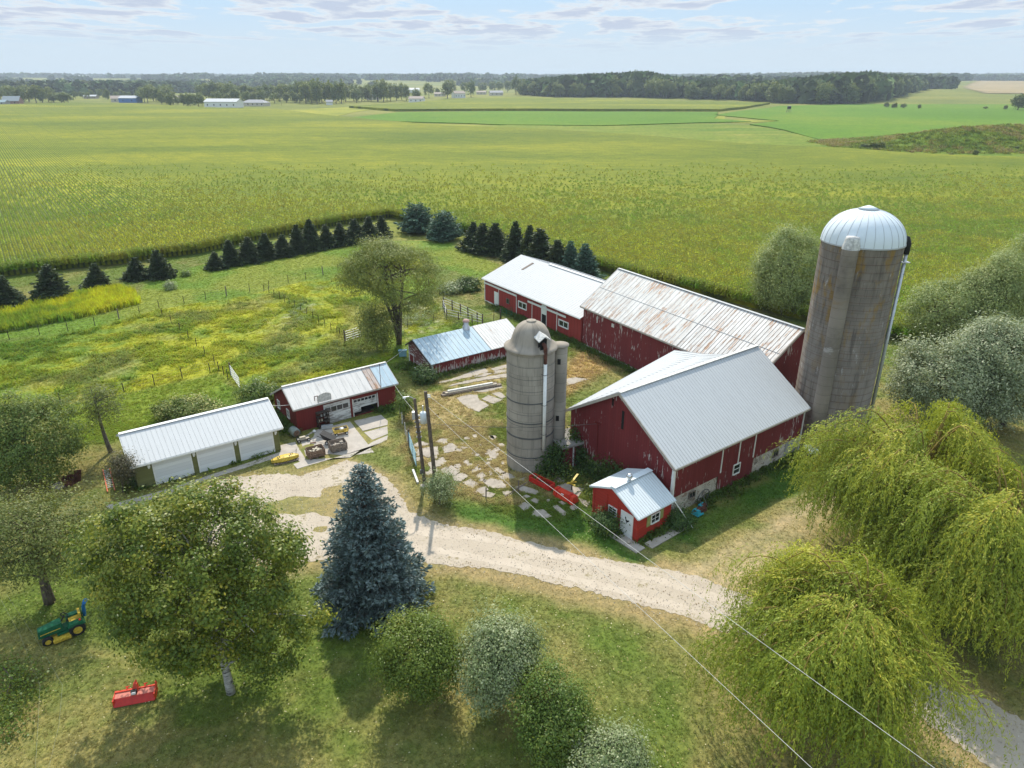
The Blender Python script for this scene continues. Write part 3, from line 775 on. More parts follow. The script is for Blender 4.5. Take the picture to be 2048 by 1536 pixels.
panel(Bm.root, 'hatch', Fm, a0 + 0.06, a1_ - 0.06, z0 + 0.06, z1 - 0.06, 'red_shop', 0.004, 0.04)
mb = MB()
for bx in ((a0, a0 + 0.06, z0, z1), (a1_ - 0.06, a1_, z0, z1), (a0 + 0.06, a1_ - 0.06, z1 - 0.06, z1), (a0 + 0.06, a1_ - 0.06, z0, z0 + 0.06)): mb.wbox(Fm, *bx, 0.004, 0.06)
mb.each('hatch_frame', M['white_worn'], Bm.root)
u = 6.55
mb = MB(); zr = Bm.hR
mb.lathe([(0.42, zr - 0.25), (0.40, zr + 0.28), (0.28, zr + 0.34), (0.26, zr + 0.80), (0.24, zr + 0.82)], u, -0.05, 14)
v = mb.build('roof_vent', M['zinc'], Bm.root, smooth=True)
mb = MB(); mb.lathe([(0.40, zr + 0.83), (0.36, zr + 0.98), (0.12, zr + 1.10), (0.001, zr + 1.12)], u, -0.05, 14)
mb.build('vent_cap', mat_plain('faded pink vent cap', (0.48, 0.30, 0.26), 0.7), v, smooth=True)

# ---- red workshop with two garage doors
Bw = Bld('workshop', 'dark red workshop with faded metal roof and two white garage doors, one half open', -20.254, 57.908, 0.624, 9.684, 2.218, 3.646, 2.389, 1.656, 3.594, 0.25, 'workshop')
def zw(px, py): return (px / 5.69 + 480, py / 5.69 + 700)
d1 = Bw.rect('right', zw(950, 630), zw(1247, 548), zw(966, 850), zw(1262, 775))
d2 = Bw.rect('right', zw(1285, 570), zw(1555, 495), zw(1300, 755), zw(1570, 680))
d1 = (d1[0], d1[1], 0.04, d1[3]); d2 = (d2[0], d2[1], 0.04, d2[3])
Bw.walls((d2,), [M['red_shop'], M['red_shop']], 1, 0, 0)
Rw = Bw.map('right'); Fw = Bw.map('front')
mb = MB()
mb.poly([(d2[0], -Bw.Wr + 0.2, 0.03), (d2[1], -Bw.Wr + 0.2, 0.03), (d2[1], 1.5, 0.03), (d2[0], 1.5, 0.03)])
mb.poly([(d2[0] - 0.3, 1.4, 0), (d2[1] + 0.3, 1.4, 0), (d2[1] + 0.3, 1.4, 2.3), (d2[0] - 0.3, 1.4, 2.3)])
mb.build('interior_wall', M['darkwood'], Bw.root)
mb = MB(); Bw.slope(mb, 'right', -0.25, 7.3, 0, 1, 0.6, 0.02, rh=0.012); mb.build('roof', [M['roof_shop'], M['seam_light']], Bw.root, label='faded grey front roof slope')
mb = MB(); Bw.slope(mb, 'right', 7.31, 8.15, 0, 1, 0.42, 0.03); mb.build('roof_sheet', [M['roof_shop_rust'], M['seam_brown']], Bw.root, label='rust streaked roof sheet')
mb = MB(); Bw.slope(mb, 'right', 8.16, 9.93, 0, 1, 0.6, 0.03); mb.build('roof_sheet', [M['roof_blue'], M['seam_light']], Bw.root, label='bluish grey roof sheets')
mb = MB(); Bw.slope(mb, 'left', -0.25, 9.93, 0, 1, 0.6, 0.02, rh=0.012); mb.build('roof', [M['roof_shop'], M['seam_light']], Bw.root)
mb = MB(); mb.beam(Bw.roofpt('right', -0.25, 0, 0.1), Bw.roofpt('right', 9.93, 0, 0.1), 0.25, 0.05); mb.build('ridge_cap', M['white_worn'], Bw.root)
mb = MB()
for sd_ in ('right', 'left'):
    for u in (-0.27, 9.95): mb.beam(Bw.roofpt(sd_, u, 0, -0.02), Bw.roofpt(sd_, u, 1, -0.02), 0.04, 0.15)
mb.beam(Bw.roofpt('right', -0.25, 1.004, -0.01), Bw.roofpt('right', 9.93, 1.004, -0.01), 0.04, 0.1)
mb.each('fascia', M['trim_grey'], Bw.root)
dr = panel(Bw.root, 'garage_door', Rw, d1[0], d1[1], d1[2], d1[3], 'door_flaked', 0.004, 0.05, label='flaking white garage door with four panes')
wz0, wz1 = 1.18, 1.62
for i in range(4):
    a = d1[0] + 0.12 + (d1[1] - d1[0] - 0.24) * i / 4; b = a + (d1[1] - d1[0] - 0.24) / 4 - 0.07
    panel(dr, 'pane', Rw, a, b, wz0, wz1, 'glass', 0.03, 0.062)
zb = d2[3] - 0.95
dr = MB(); dr.wbox(Rw, d2[0], d2[1], zb, d2[3], -0.12, -0.06); dr.wbox(Rw, d2[0], d2[0] + 0.75, zb - 0.42, zb, -0.12, -0.06)
dr = dr.build('garage_door', M['door_flaked'], Bw.root, label='half raised white garage door')
for i in range(6):
    a = d2[0] + 0.1 + (d2[1] - d2[0] - 0.2) * i / 6; b = a + (d2[1] - d2[0] - 0.2) / 6 - 0.08
    panel(dr, 'pane', Rw, a, b, d2[3] - 0.33, d2[3] - 0.10, 'glass', -0.07, -0.045)
mb = MB(); mb.wbox(Rw, d2[0] - 0.09, d2[0], 0.03, d2[3] + 0.08, 0.004, 0.05); mb.wbox(Rw, d2[1], d2[1] + 0.09, 0.03, d2[3] + 0.08, 0.004, 0.05)
mb.each('door_frame', M['white_worn'], Bw.root)
for (px, py) in ((450, 650), (557, 757)):
    a, z = Bw.pick('front', *zw(px, py)); window(Bw.root, Fw, a - 0.34, a + 0.34, max(0.6, z - 0.45), max(0.6, z - 0.45) + 0.85, 2, 2, 0.07)
# old round backboard on the eave of the workshop
bb = empty('basketball_backboard', Bw.world(d1[0] + 0.15, -Bw.Wr - 0.2, 2.30), Bw.th, 'worn fan-shaped basketball backboard standing on the workshop eave', 'backboard')
mb = MB(); P_ = [(-0.62, 0.12), (-0.62, 0.62)] + [(0.62 * math.cos(a), 0.62 + 0.30 * math.sin(a)) for a in np.linspace(PI * 0.98, 0.02, 9)] + [(0.62, 0.62), (0.62, 0.12)]
mb.f = []; pts = [(x, 0, z) for x, z in P_]; pts2 = [(x, 0.04, z) for x, z in P_]
mb.poly(pts); mb.poly(pts2[::-1])
for i in range(len(pts)): j = (i + 1) % len(pts); mb.poly([pts[i], pts[j], pts2[j], pts2[i]])
mb.build('board', M['cement_white'], bb)
mb = MB(); mb.beam((-0.25, 0.02, 0.0), (-0.25, 0.4, 0.5), 0.05); mb.beam((0.25, 0.02, 0.0), (0.25, 0.4, 0.5), 0.05); mb.beam((-0.62, 0.06, 0.1), (-0.62, 0.06, 0.8), 0.05); mb.beam((-0.85, 0.2, 0.7), (-0.62, 0.06, 0.75), 0.05); mb.beam((-0.85, 0.2, 0.7), (-0.85, 0.2, 0.3), 0.05)
mb.build('bracket', M['iron'], bb)
an = empty('antenna', Bw.world(8.2, -Bw.Wr - 0.12, 2.1), Bw.th, 'thin rusty television antenna mast fixed to the workshop eave', 'antenna')
mb = MB(); mb.tube([(0, 0, 0), (0, 0, 2.6)], 0.025, 6); mb.build('mast', M['iron'], an)
mb = MB(); mb.beam((-0.65, 0.25, 2.35), (0.35, -0.1, 2.4), 0.025)
for k in range(5):
    t = k / 4; c0 = Vector((-0.65, 0.25, 2.35)).lerp(Vector((0.35, -0.1, 2.4)), t); mb.beam(c0 + Vector((-.07, -.24, 0)), c0 + Vector((.07, .24, 0)), 0.018)
mb.build('aerial', M['iron'], an)

# ---- olive green three-bay garage
Bg = Bld('garage', 'olive green three-bay garage with white ribbed roof and white roller doors', -30.119, 48.94, 0.613, 10.93, 2.895, 2.9, 2.274, 2.274, 3.56, 0.33, 'garage')
Bg.walls((), [M['green_side'], M['green_side']], 1, 0, 0)
mb = MB(); Bg.slope(mb, 'right', -0.3, 11.25, 0, 1, 0.36, 0.022, rh=0.02); mb.build('roof', [M['roof_green_garage'], M['seam_light']], Bg.root, label='white ribbed roof slope above the doors')
mb = MB(); Bg.slope(mb, 'left', -0.3, 11.25, 0, 1, 0.36, 0.03); mb.build('roof', [M['roof_green_garage'], M['seam']], Bg.root)
mb = MB(); mb.beam(Bg.roofpt('right', -0.3, 0, 0.11), Bg.roofpt('right', 11.25, 0, 0.11), 0.34, 0.04); mb.build('ridge_cap', M['white'], Bg.root)
mb = MB()
mb.beam(Bg.roofpt('right', -0.3, 1.006, -0.01), Bg.roofpt('right', 11.25, 1.006, -0.01), 0.05, 0.12)
for sd_ in ('right', 'left'):
    for u in (-0.32, 11.27): mb.beam(Bg.roofpt(sd_, u, 0, -0.02), Bg.roofpt(sd_, u, 1, -0.02), 0.04, 0.15)
mb.each('fascia', M['white'], Bg.root)
Rg = Bg.map('right')
for q in (((303.4, 929), (381.3, 908), (315, 974.4), (389, 951.9)), ((392.2, 904), (466.3, 885.3), (471.3, 929), (401.6, 949.4)), ((476.6, 882.5), (543.8, 863.8), (550.6, 905.6), (483.8, 923.8))):
    a0, a1_, z0, z1 = Bg.rect('right', *q)
    z1 = min(2.12, max(z1, 2.05))
    d = panel(Bg.root, 'garage_door', Rg, a0 + 0.07, a1_ - 0.07, 0.03, z1 - 0.07, 'door_white', 0.004, 0.03)
    mb = MB(); mb.wbox(Rg, a0 - 0.03, a0 + 0.07, 0.03, z1, 0.005, 0.06); mb.wbox(Rg, a1_ - 0.07, a1_ + 0.03, 0.03, z1, 0.005, 0.06); mb.wbox(Rg, a0 + 0.07, a1_ - 0.07, z1 - 0.07, z1, 0.005, 0.06)
    mb.each('door_frame', M['white'], d)
for px in ((298.4, 938), (388, 913), (471, 889), (550.6, 867)):
    a, z = Bg.pick('right', *px)
    mb = MB(); mb.wbox(Rg, a - 0.06, a + 0.06, 1.55, 1.72, 0.004, 0.05); mb.wbox(Rg, a - 0.09, a + 0.09, 1.72, 1.92, 0.004, 0.18)
    mb.build('wall_lamp', M['white'], Bg.root)
mb = MB(); mb.wbox(Rg, 0, 0.1, 0, 2.2, 0.004, 0.04); mb.wbox(Rg, Bg.L - 0.1, Bg.L, 0, 2.2, 0.004, 0.04); mb.wbox(Bg.map('front'), Bg.Wr - .1, Bg.Wr, 0, 2.2, 0.004, 0.036)
mb.each('trim', M['green_side'], Bg.root)

# ---- little bright red coop with a rooster on its door
Bc = Bld('chicken_coop', 'small bright red coop with white door bearing a dark rooster', 6.99, 41.66, 0.676, 3.464, 2.272, 1.939, 2.075, 2.469, 3.249, 0.2, 'coop')
Bc.walls((), [M['red_coop'], M['red_coop']], 1, 0, 0)
mb = MB(); Bc.slope(mb, 'right', -0.2, 3.66, 0, 1, 0.23, 0.02, rh=0.012); mb.build('roof', [M['roof_coop'], M['seam_light']], Bc.root, label='roof slope towards the drive')
mb = MB(); Bc.slope(mb, 'left', -0.2, 3.66, 0, 1, 0.23, 0.02, rh=0.012); mb.build('roof', [M['roof_coop'], M['seam_light']], Bc.root)
mb = MB(); mb.beam(Bc.roofpt('right', -0.2, 0, 0.105), Bc.roofpt('right', 3.66, 0, 0.105), 0.5, 0.03)
mb.build('ridge_cap', M['roof_coop'], Bc.root)
mb = MB()
for sd_ in ('right', 'left'):
    mb.beam(Bc.roofpt(sd_, -0.22, 0, 0.02), Bc.roofpt(sd_, -0.22, 1, 0.02), 0.04, 0.12)
mb.beam(Bc.roofpt('right', -0.2, 1.008, 0.02), Bc.roofpt('right', 3.66, 1.008, 0.02), 0.04, 0.09); mb.beam(Bc.roofpt('left', -0.2, 1.008, 0.02), Bc.roofpt('left', 3.66, 1.008, 0.02), 0.04, 0.09)
mb.each('fascia', M['roof_coop'], Bc.root)
Rc = Bc.map('right'); Fc = Bc.map('front')
def zc_(px, py): return (px / 8.53 + 1160, py / 8.53 + 920)
a0, a1_, z0, z1 = Bc.rect('front', zc_(712, 835), zc_(915, 965), zc_(690, 1235), zc_(885, 1385))
z0 = 0.06
dr = panel(Bc.root, 'door', Fc, a0 + 0.05, a1_ - 0.05, z0, z1 - 0.06, 'door_white', 0.004, 0.05)
mb = MB(); mb.wbox(Fc, a0 - 0.02, a0 + 0.05, z0, z1, 0.005, 0.06); mb.wbox(Fc, a1_ - 0.05, a1_ + 0.02, z0, z1, 0.005, 0.06); mb.wbox(Fc, a0 + 0.05, a1_ - 0.05, z1 - 0.06, z1, 0.005, 0.06)
mb.each('door_frame', M['white'], Bc.root)
mb = MB(); mb.wbox(Fc, a0 + 0.08, a0 + 0.18, 0.95, 1.0, 0.05, 0.09); mb.build('handle', M['black'], dr)
rooster = [(-.20, .20), (-.17, .10), (-.12, .02), (-.13, -.04), (-.06, -.13), (-.05, -.24), (-.09, -.27), (0, -.27), (-.01, -.22), (.0, -.14), (.08, -.12), (.14, -.04), (.20, .02), (.22, .10), (.15, .09), (.10, .05), (.02, .03), (-.06, .06), (-.08, .12), (-.07, .17), (-.09, .23), (-.13, .21), (-.15, .26), (-.18, .22), (-.24, .17)]
ca, cz = (a0 + a1_) / 2 + 0.02, z0 + (z1 - z0) * 0.68
mb = MB(); mb.poly([Fc(ca + x, cz + z, 0.056) for x, z in rooster]); mb.build('rooster_emblem', M['dark'], dr)
a0, a1_, z0, z1 = Bc.rect('front', zc_(492, 752), zc_(640, 840), zc_(632, 998), zc_(488, 905))
window(Bc.root, Fc, a0, a1_, z0, z1, 2, 3, 0.07, bar=0.025)
a0, a1_, z0, z1 = Bc.rect('right', zc_(1205, 940), zc_(1358, 868), zc_(1350, 1020), zc_(1198, 1098))
window(Bc.root, Rc, a0, a1_, z0, z1, 2, 2, 0.07, bar=0.025)
panel(Bc.root, 'shutter', Rc, a0 - 0.38, a0 - 0.03, z0 - 0.05, z1 + 0.02, 'shutter', 0.004, 0.04); panel(Bc.root, 'shutter', Rc, a1_ + 0.05, a1_ + 0.38, z0 + 0.05, z1 + 0.06, 'shutter', 0.004, 0.04)
a, z = Bc.pick('front', *zc_(372, 850))
mb = MB(); mb.hexa([Fc(a - .34, z - .15, .004), Fc(a + .34, z - .15, .004), Fc(a + .34, z - .15, .25), Fc(a - .34, z - .15, .25), Fc(a - .34, z + .22, .004), Fc(a + .34, z + .22, .004), Fc(a + .34, z + .10, .28), Fc(a - .34, z + .10, .28)])
mb.build('nest_box', M['red_coop'], Bc.root)
mb = MB(); mb.wbox(Fc, Bc.Wr - 0.12, Bc.Wr + 0.02, 0, 2.0, 0.004, 0.04); mb.wbox(Rc, -0.02, 0.12, 0, 2.05, 0.004, 0.04); mb.wbox(Fc, -Bc.Wl - .02, -Bc.Wl + .14, 0, 2.3, 0.004, 0.04)
for a in (a0 * 0 - 0.62, 0.42): mb.wbox(Fc, a, a + 0.08, 0.3, 2.6 - abs(a) * 0.3, 0.004, 0.03)
mb.each('trim', M['red_coop'], Bc.root)
mb = MB(); mb.tube([(1.35, -0.1, 3.2), (1.35, -0.1, 3.48)], 0.10, 10); mb.ball((1.35, -0.1, 3.66), 0.22, 9)
mb.build('turbine_vent', M['steel'], Bc.root, smooth=True)
mb = MB(); mb.tube([Bc.roofpt('right', 3.5, 1.0, 0.0), (4.3, -Bc.Wr - 1.35, 0.05)], 0.04, 6); mb.build('downpipe', M['white'], Bc.root)
mb = MB(); mb.wbox(Fc, -1.3, 3.1, 0.0, 0.07, 0.03, 0.9); c1 = mb.build('step_slab', M['conc'], Bc.root)
mb = MB(); mb.wbox(Rc, 0.3, 4.0, 0.0, 0.06, 0.45, 1.15); mb.build('step_slab', M['conc'], Bc.root)
# ------------------------------------------------------------------ silos
def hoop(mb, r, z, w=0.03, h=0.05, n=48, mi=0):
    mb.lathe([(r, z - h / 2), (r + w, z - h / 2), (r + w, z + h / 2), (r, z + h / 2), (r, z - h / 2)], 0, 0, n, mi)
g0 = G(1060.5, 948)
SX, SY, SR = g0.x, g0.y + 1.87, 1.87
s1 = empty('small_silo', (SX, SY, 0), 0, 'short grey concrete stave silo with cast dome roof and white filler pipe', 'silo')
ZR = 10.1
mb = MB(); mb.lathe([(SR, 0), (SR, ZR)], n=64); mb.build('shell', M['silo_small'], s1, smooth=True)
mb = MB()
prof = [(SR + 0.02, ZR - 0.04), (SR + 0.20, ZR + 0.0), (SR + 0.20, ZR + 0.12)]
for r, z in ((1.90, .22), (1.66, .38), (1.52, .62), (1.42, .95), (1.28, 1.32), (1.06, 1.66), (0.78, 1.88), (0.42, 2.02), (0.001, 2.06)): prof.append((r, ZR + z))
mb.lathe(prof, n=64)
mb.lathe([(0.38, ZR + 1.99), (0.38, ZR + 2.10), (0.30, ZR + 2.12), (0.001, ZR + 2.12)], n=24)
dome = mb.build('dome', M['silo_cap'], s1, smooth=True)
mb = MB()
for py in (809, 849, 879, 917): hoop(mb, SR, zat(SY - SR, py), 0.03, 0.09)
for k in range(9): hoop(mb, SR, 1.2 + k * 0.98, 0.012, 0.025)
mb.build('hoops', M['wire_dark'], s1)
a_ = math.atan2(-1.62, 0.95)
def pol(r, z, da=0.0): return Vector((r * math.cos(a_ + da), r * math.sin(a_ + da), z))
mb = MB()
tn = Vector((-math.sin(a_), math.cos(a_), 0)); rd = Vector((math.cos(a_), math.sin(a_), 0))
def dp(r, t, z): return rd * r + tn * t + Vector((0, 0, ZR + z))
for sg in (-1, 1):
    mb.hexa([dp(0.6, 0, 1.62), dp(1.95, 0, 1.32), dp(1.95, .52 * sg, 0.98), dp(0.6, .52 * sg, 1.28), dp(0.6, 0, 1.70), dp(1.95, 0, 1.40), dp(1.95, .52 * sg, 1.06), dp(0.6, .52 * sg, 1.36)])
mb.build('dormer', M['cement_white'], dome)
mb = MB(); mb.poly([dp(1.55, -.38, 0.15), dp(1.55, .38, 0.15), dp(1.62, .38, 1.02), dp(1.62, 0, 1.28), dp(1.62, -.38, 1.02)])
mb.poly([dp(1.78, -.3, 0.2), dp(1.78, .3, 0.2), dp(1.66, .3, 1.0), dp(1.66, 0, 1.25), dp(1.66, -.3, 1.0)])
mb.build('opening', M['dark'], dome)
mb = MB()
mb.tube([pol(1.5, ZR + 0.75), pol(1.85, ZR + 0.70), pol(2.02, ZR + 0.45), pol(2.04, ZR - 0.3), pol(2.04, ZR - 0.75)], [0.14, 0.15, 0.15, 0.13, 0.12], 10)

fp = mb.build('filler_elbow', M['iron'], s1, smooth=True)
mb = MB(); zb_ = zat(SY - SR, 902)
mb.tube([pol(2.04, ZR - 0.75), pol(2.04, zb_)], 0.135, 12); mb.build('filler_pipe', M['white'], s1, smooth=True)
for z in (ZR - 1.6, ZR - 4.1, ZR - 6.6, ZR - 7.9): mb = MB(); mb.tube([pol(1.86, z, -.12), pol(2.2, z, -.07), pol(2.2, z, .07), pol(1.86, z, .12)], 0.02, 5); mb.build('pipe_bracket', M['wire_dark'], s1)
CX, CY = 2.25, 0.15
mb = MB(); mb.lathe([(0.56, 2.3), (0.56, ZR + 0.02)], CX, CY, 28); mb.build('chute', M['silo_chute'], s1, smooth=True)
mb = MB(); mb.lathe([(0.60, ZR + 0.0), (0.66, ZR + 0.04), (0.66, ZR + 0.14), (0.001, ZR + 0.20)], CX, CY, 28)
mb.build('chute_cap', M['silo_cap'], s1, smooth=True)
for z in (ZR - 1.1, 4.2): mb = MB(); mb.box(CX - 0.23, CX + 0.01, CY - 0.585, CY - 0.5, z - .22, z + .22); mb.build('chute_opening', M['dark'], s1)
# feed room between silo and barn
fr_ = empty('feed_room', (SX + 3.0, SY + 0.05, 0), 0.5, 'small red lean-to with concrete slab roof squeezed between short silo and barn', 'lean-to')
mb = MB(); mb.box(-1.0, 1.0, -0.85, 1.0, 0, 1.95); mb.build('wall', M['red_barn'], fr_)
mb = MB(); mb.hexa([(-1.2, -1.15, 1.97), (1.15, -1.15, 1.97), (1.15, 1.2, 2.2), (-1.2, 1.2, 2.2), (-1.2, -1.15, 2.12), (1.15, -1.15, 2.12), (1.15, 1.2, 2.36), (-1.2, 1.2, 2.36)]); mb.build('roof', M['conc_dark'], fr_)
mb = MB(); mb.box(0.0, 0.09, -0.95, -0.86, 0, 1.96); mb.build('post', M['white'], fr_)

BX, BY, BR, BZ = 27.0, 54.6, 2.95, 17.35
s2 = empty('tall_silo', (BX, BY, 0), 0, 'tall stained concrete stave silo with shiny ribbed metal dome', 'silo')
mb = MB(); mb.lathe([(BR + 0.12, 0), (BR + 0.12, 1.7), (BR, 1.78), (BR, BZ)], n=72); mb.build('shell', M['silo_big'], s2, smooth=True)
mb = MB()
for k in range(26): hoop(mb, BR, 2.0 + k * 0.59, 0.008, 0.018)
mb.build('hoops', M['iron'], s2)
dprof = [(BR + 0.05, BZ - 0.05)] + [((BR + 0.05) * math.cos(t) ** 0.92, BZ + 2.45 * math.sin(t)) for t in np.linspace(0.0, PI / 2 * 0.88, 14)]
mb = MB(); mb.lathe(dprof, n=72)
rt, zt_ = dprof[-1]
mb.lathe([(rt, zt_), (rt * 1.15, zt_ + 0.03), (rt * 0.5, zt_ + 0.20), (0.001, zt_ + 0.30)], n=32)
dm = mb.build('dome', M['dome'], s2, smooth=True)
mb = MB()
for k in range(28):
    a = 2 * PI * k / 28 + 0.05
    mb.tube([(r * math.cos(a) * 1.004, r * math.sin(a) * 1.004, z) for r, z in dprof[1:]], 0.014, 4, cap=False)
hoop(mb, BR + 0.03, BZ - 0.02, 0.05, 0.10, 72)
mb.build('rib', M['seam_light'], dm)
hx, hy = -1.95, -2.42
mb = MB(); mb.lathe([(0.58, 0), (0.58, BZ - 0.1)], hx, hy, 28); mb.build('chute', M['silo_chute_big'], s2, smooth=True)
mb = MB()
mb.lathe([(0.64, BZ - 0.12), (0.62, BZ + 0.15), (0.50, BZ + 0.62), (0.46, BZ + 0.80), (0.001, BZ + 0.86)], hx + 0.05, hy + 0.08, 20); mb.build('chute_hood', M['cement_white'], s2, smooth=True)
px_, py_ = 3.28, -0.55
mb = MB(); mb.tube([(px_, py_, 0.6), (px_, py_, BZ - 0.9)], 0.14, 12); mb.build('filler_pipe', M['zinc'], s2, smooth=True)
mb = MB(); mb.tube([(px_, py_, BZ - 0.9), (px_ + 0.02, py_, BZ - 0.1), (px_ - 0.15, py_, BZ + 0.3), (px_ - 0.55, py_ + .1, BZ + 0.45)], 0.2, 10); mb.build('filler_elbow', M['black'], s2, smooth=True)
for k in range(9): mb = MB(); z = 1.6 + k * 1.9; mb.tube([(2.85, -0.5, z), (px_ + 0.18, py_ - .17, z), (px_ + 0.2, py_ + .15, z), (2.9, 0.2, z)], 0.018, 5); mb.build('pipe_bracket', M['wire_dark'], s2)
mb = MB(); mb.box(px_ - .35, px_ + .35, py_ - .25, py_ + .25, BZ - 1.55, BZ - 1.5); mb.build('pipe_collar', M['zinc'], s2)
mb = MB(); lx, ly = 3.25, 0.35
for s_ in (-0.22, 0.22): mb.tube([(lx - 0.25, ly + s_, 2.2), (lx - 0.25, ly + s_, BZ - 0.4)], 0.022, 5)
for k in range(50): z = 2.3 + k * 0.29; mb.tube([(lx - 0.25, ly - .22, z), (lx - 0.25, ly + .22, z)], 0.012, 4)
for k in range(15):
    z = 3.2 + k * 0.95; mb.tube([(lx - 0.25, ly - .3, z), (lx + 0.25, ly - .36, z), (lx + 0.5, ly, z), (lx + 0.25, ly + .36, z), (lx - 0.25, ly + .3, z)], 0.014, 4)
for (ox, oy) in ((0.25, -.36), (0.5, 0), (0.25, .36)): mb.tube([(lx + ox, ly + oy, 3.2), (lx + ox, ly + oy, BZ - 0.8)], 0.014, 4)
mb.build('caged_ladder', M['wire_dark'], s2)
bw_ = empty('wash_basin', (BX - 2.55, BY - 3.35, 0), 0.3, 'pale grey blower hood at the foot of the tall silo', 'hood')
mb = MB(); mb.hexa([(-.5, -.4, .75), (.5, -.4, .75), (.6, .4, 1.0), (-.4, .4, 1.0), (-.5, -.4, .95), (.5, -.4, .95), (.6, .4, 1.2), (-.4, .4, 1.2)]); mb.build('hood', M['roof_coop'], bw_)
mb = MB(); mb.box(-.3, .3, -.25, .25, 0, .74); mb.build('base', M['black'], bw_)
bw_.name = 'blower_hood'

# ------------------------------------------------------------------ poles and wires
def wire(name, a, b, sag, label, mat='wire', r=0.009, n=18):
    a = Vector(a); b = Vector(b)
    mb = MB(); mb.tube([a.lerp(b, t) - Vector((0, 0, sag * 4 * t * (1 - t))) for t in np.linspace(0, 1, n)], r, 5)
    return mb.build(name, M[mat], None, smooth=True, label=label, category='wire', group='overhead wires')
b1 = G(849, 963); t1z = zat(b1.y, 797); t1 = Vector((xat(b1.y, 829, 797), b1.y, t1z))
p1 = empty('utility_pole', b1, 0, 'shorter leaning wooden pole with arm lamp and grey transformer box', 'utility pole')
def rel(o, v): return Vector(v) - o.location
mb = MB(); mb.tube([(0, 0, 0), rel(p1, t1)], [0.15, 0.11], 10); mb.build('pole', M['wood_pole'], p1)
ax1 = rel(p1, t1)
mb = MB(); tp = ax1
mb.tube([tp - Vector((0, 0, 0.15)), tp + Vector((-0.12, -0.2, 0.15)), tp + Vector((-0.35, -0.3, 0.30)), tp + Vector((-0.62, -0.4, 0.30))], 0.035, 7); la = mb.build('lamp_arm', M['zinc'], p1)
mb = MB(); mb.ball(tp + Vector((-0.68, -0.42, 0.25)), 0.13, 7, 0, 0.8); mb.build('lamp', M['white'], la, smooth=True)
mb = MB(); q = ax1 * 0.80; mb.box(q.x - 0.32, q.x - 0.10, q.y - 0.16, q.y + 0.12, q.z - 0.25, q.z + 0.35); mb.build('meter_box', M['zinc'], p1)
mb = MB(); q = ax1 * 0.78; mb.lathe([(0.001, q.z - .42), (0.25, q.z - .42), (0.25, q.z + .42), (0.18, q.z + .48), (0.001, q.z + .50)], q.x + 0.50, q.y - 0.05, 18); tr_ = mb.build('transformer', M['roof_coop'], p1, smooth=True)
mb = MB(); mb.tube([(q.x + .5, q.y - .05, q.z + .48), (q.x + .5, q.y - .05, q.z + 1.0)], 0.05, 8); mb.beam((q.x, q.y, q.z + .2), (q.x + .3, q.y - .05, q.z + .2), .06); mb.beam((q.x, q.y, q.z - .2), (q.x + .3, q.y - .05, q.z - .2), .06); mb.build('bushing', M['zinc'], tr_)
mb = MB()
for k in range(5): qq = ax1 * (0.55 + 0.06 * k); mb.box(qq.x - .2, qq.x + .2, qq.y - .14, qq.y + .14, qq.z - .03, qq.z + .03)
qq = ax1 * 0.14; mb.box(qq.x - .22, qq.x + .06, qq.y - .24, qq.y - .08, qq.z - .2, qq.z + .15)
mb.build('fittings', M['wire_dark'], p1)
b2 = G(873, 985); t2 = Vector((xat(b2.y, 851, 783), b2.y, zat(b2.y, 783)))
p2 = empty('utility_pole', b2, 0, 'taller bare wooden pole carrying the white wires, bush at its foot', 'utility pole')
mb = MB(); mb.tube([(0, 0, 0), rel(p2, t2)], [0.16, 0.12], 10); mb.build('pole', M['wood_pole'], p2)
tp = rel(p2, t2)
mb = MB()
for dz in (0.25, 0.40): mb.tube([tp - Vector((0, 0, dz)), tp + Vector((0.35, -0.1, -dz))], 0.05, 7)
mb.build('insulator', M['white'], p2)
e1 = G(1905, 1545, 11.2); e2 = G(1715, 1548, 10.2)
d1_ = (e1 - t2); d2_ = (e2 - t2)
wire('overhead_wire', t2 + Vector((0.15, -0.05, -0.25)), t2 + d1_ * 1.5, 0.25, 'upper white wire running from the taller pole over the coop')
wire('overhead_wire', t2 + Vector((0.1, -0.05, -1.15)), t2 + Vector((0, 0, -1.0)) + d2_ * 1.5, 0.25, 'lower white wire running from the taller pole across the lawn')
wire('overhead_wire', b1 + ax1 * 0.72, BARN_HOOK, 0.35, 'dark cable slung from the shorter pole past the short silo to the barn gable', 'wire_dark', 0.014)
wire('overhead_wire', Bw.world(9.4, -Bw.Wr - 0.25, 2.5), b1 + ax1 * 0.83, 0.15, 'thin wire from the workshop eave to the shorter pole', 'wire', 0.012)
wire('overhead_wire', Bw.world(9.9, 0, 3.6), Bm.world(-0.1, 1.1, 2.2), 0.1, 'thin wire between workshop and low shed', 'wire', 0.011)
wire('overhead_wire', Bg.world(11.0, 0.5, 2.9), Bw.world(0, -1.6, 2.5), 0.1, 'short white wire between garage and workshop', 'wire', 0.02)
w5a = G(1787, 1352, 2.2); w5b = G(1842, 1388, 2.2)
wire('overhead_wire', w5a, w5b + (w5b - w5a) * 0.1, 0.02, 'short pale wire end showing below the front willow')

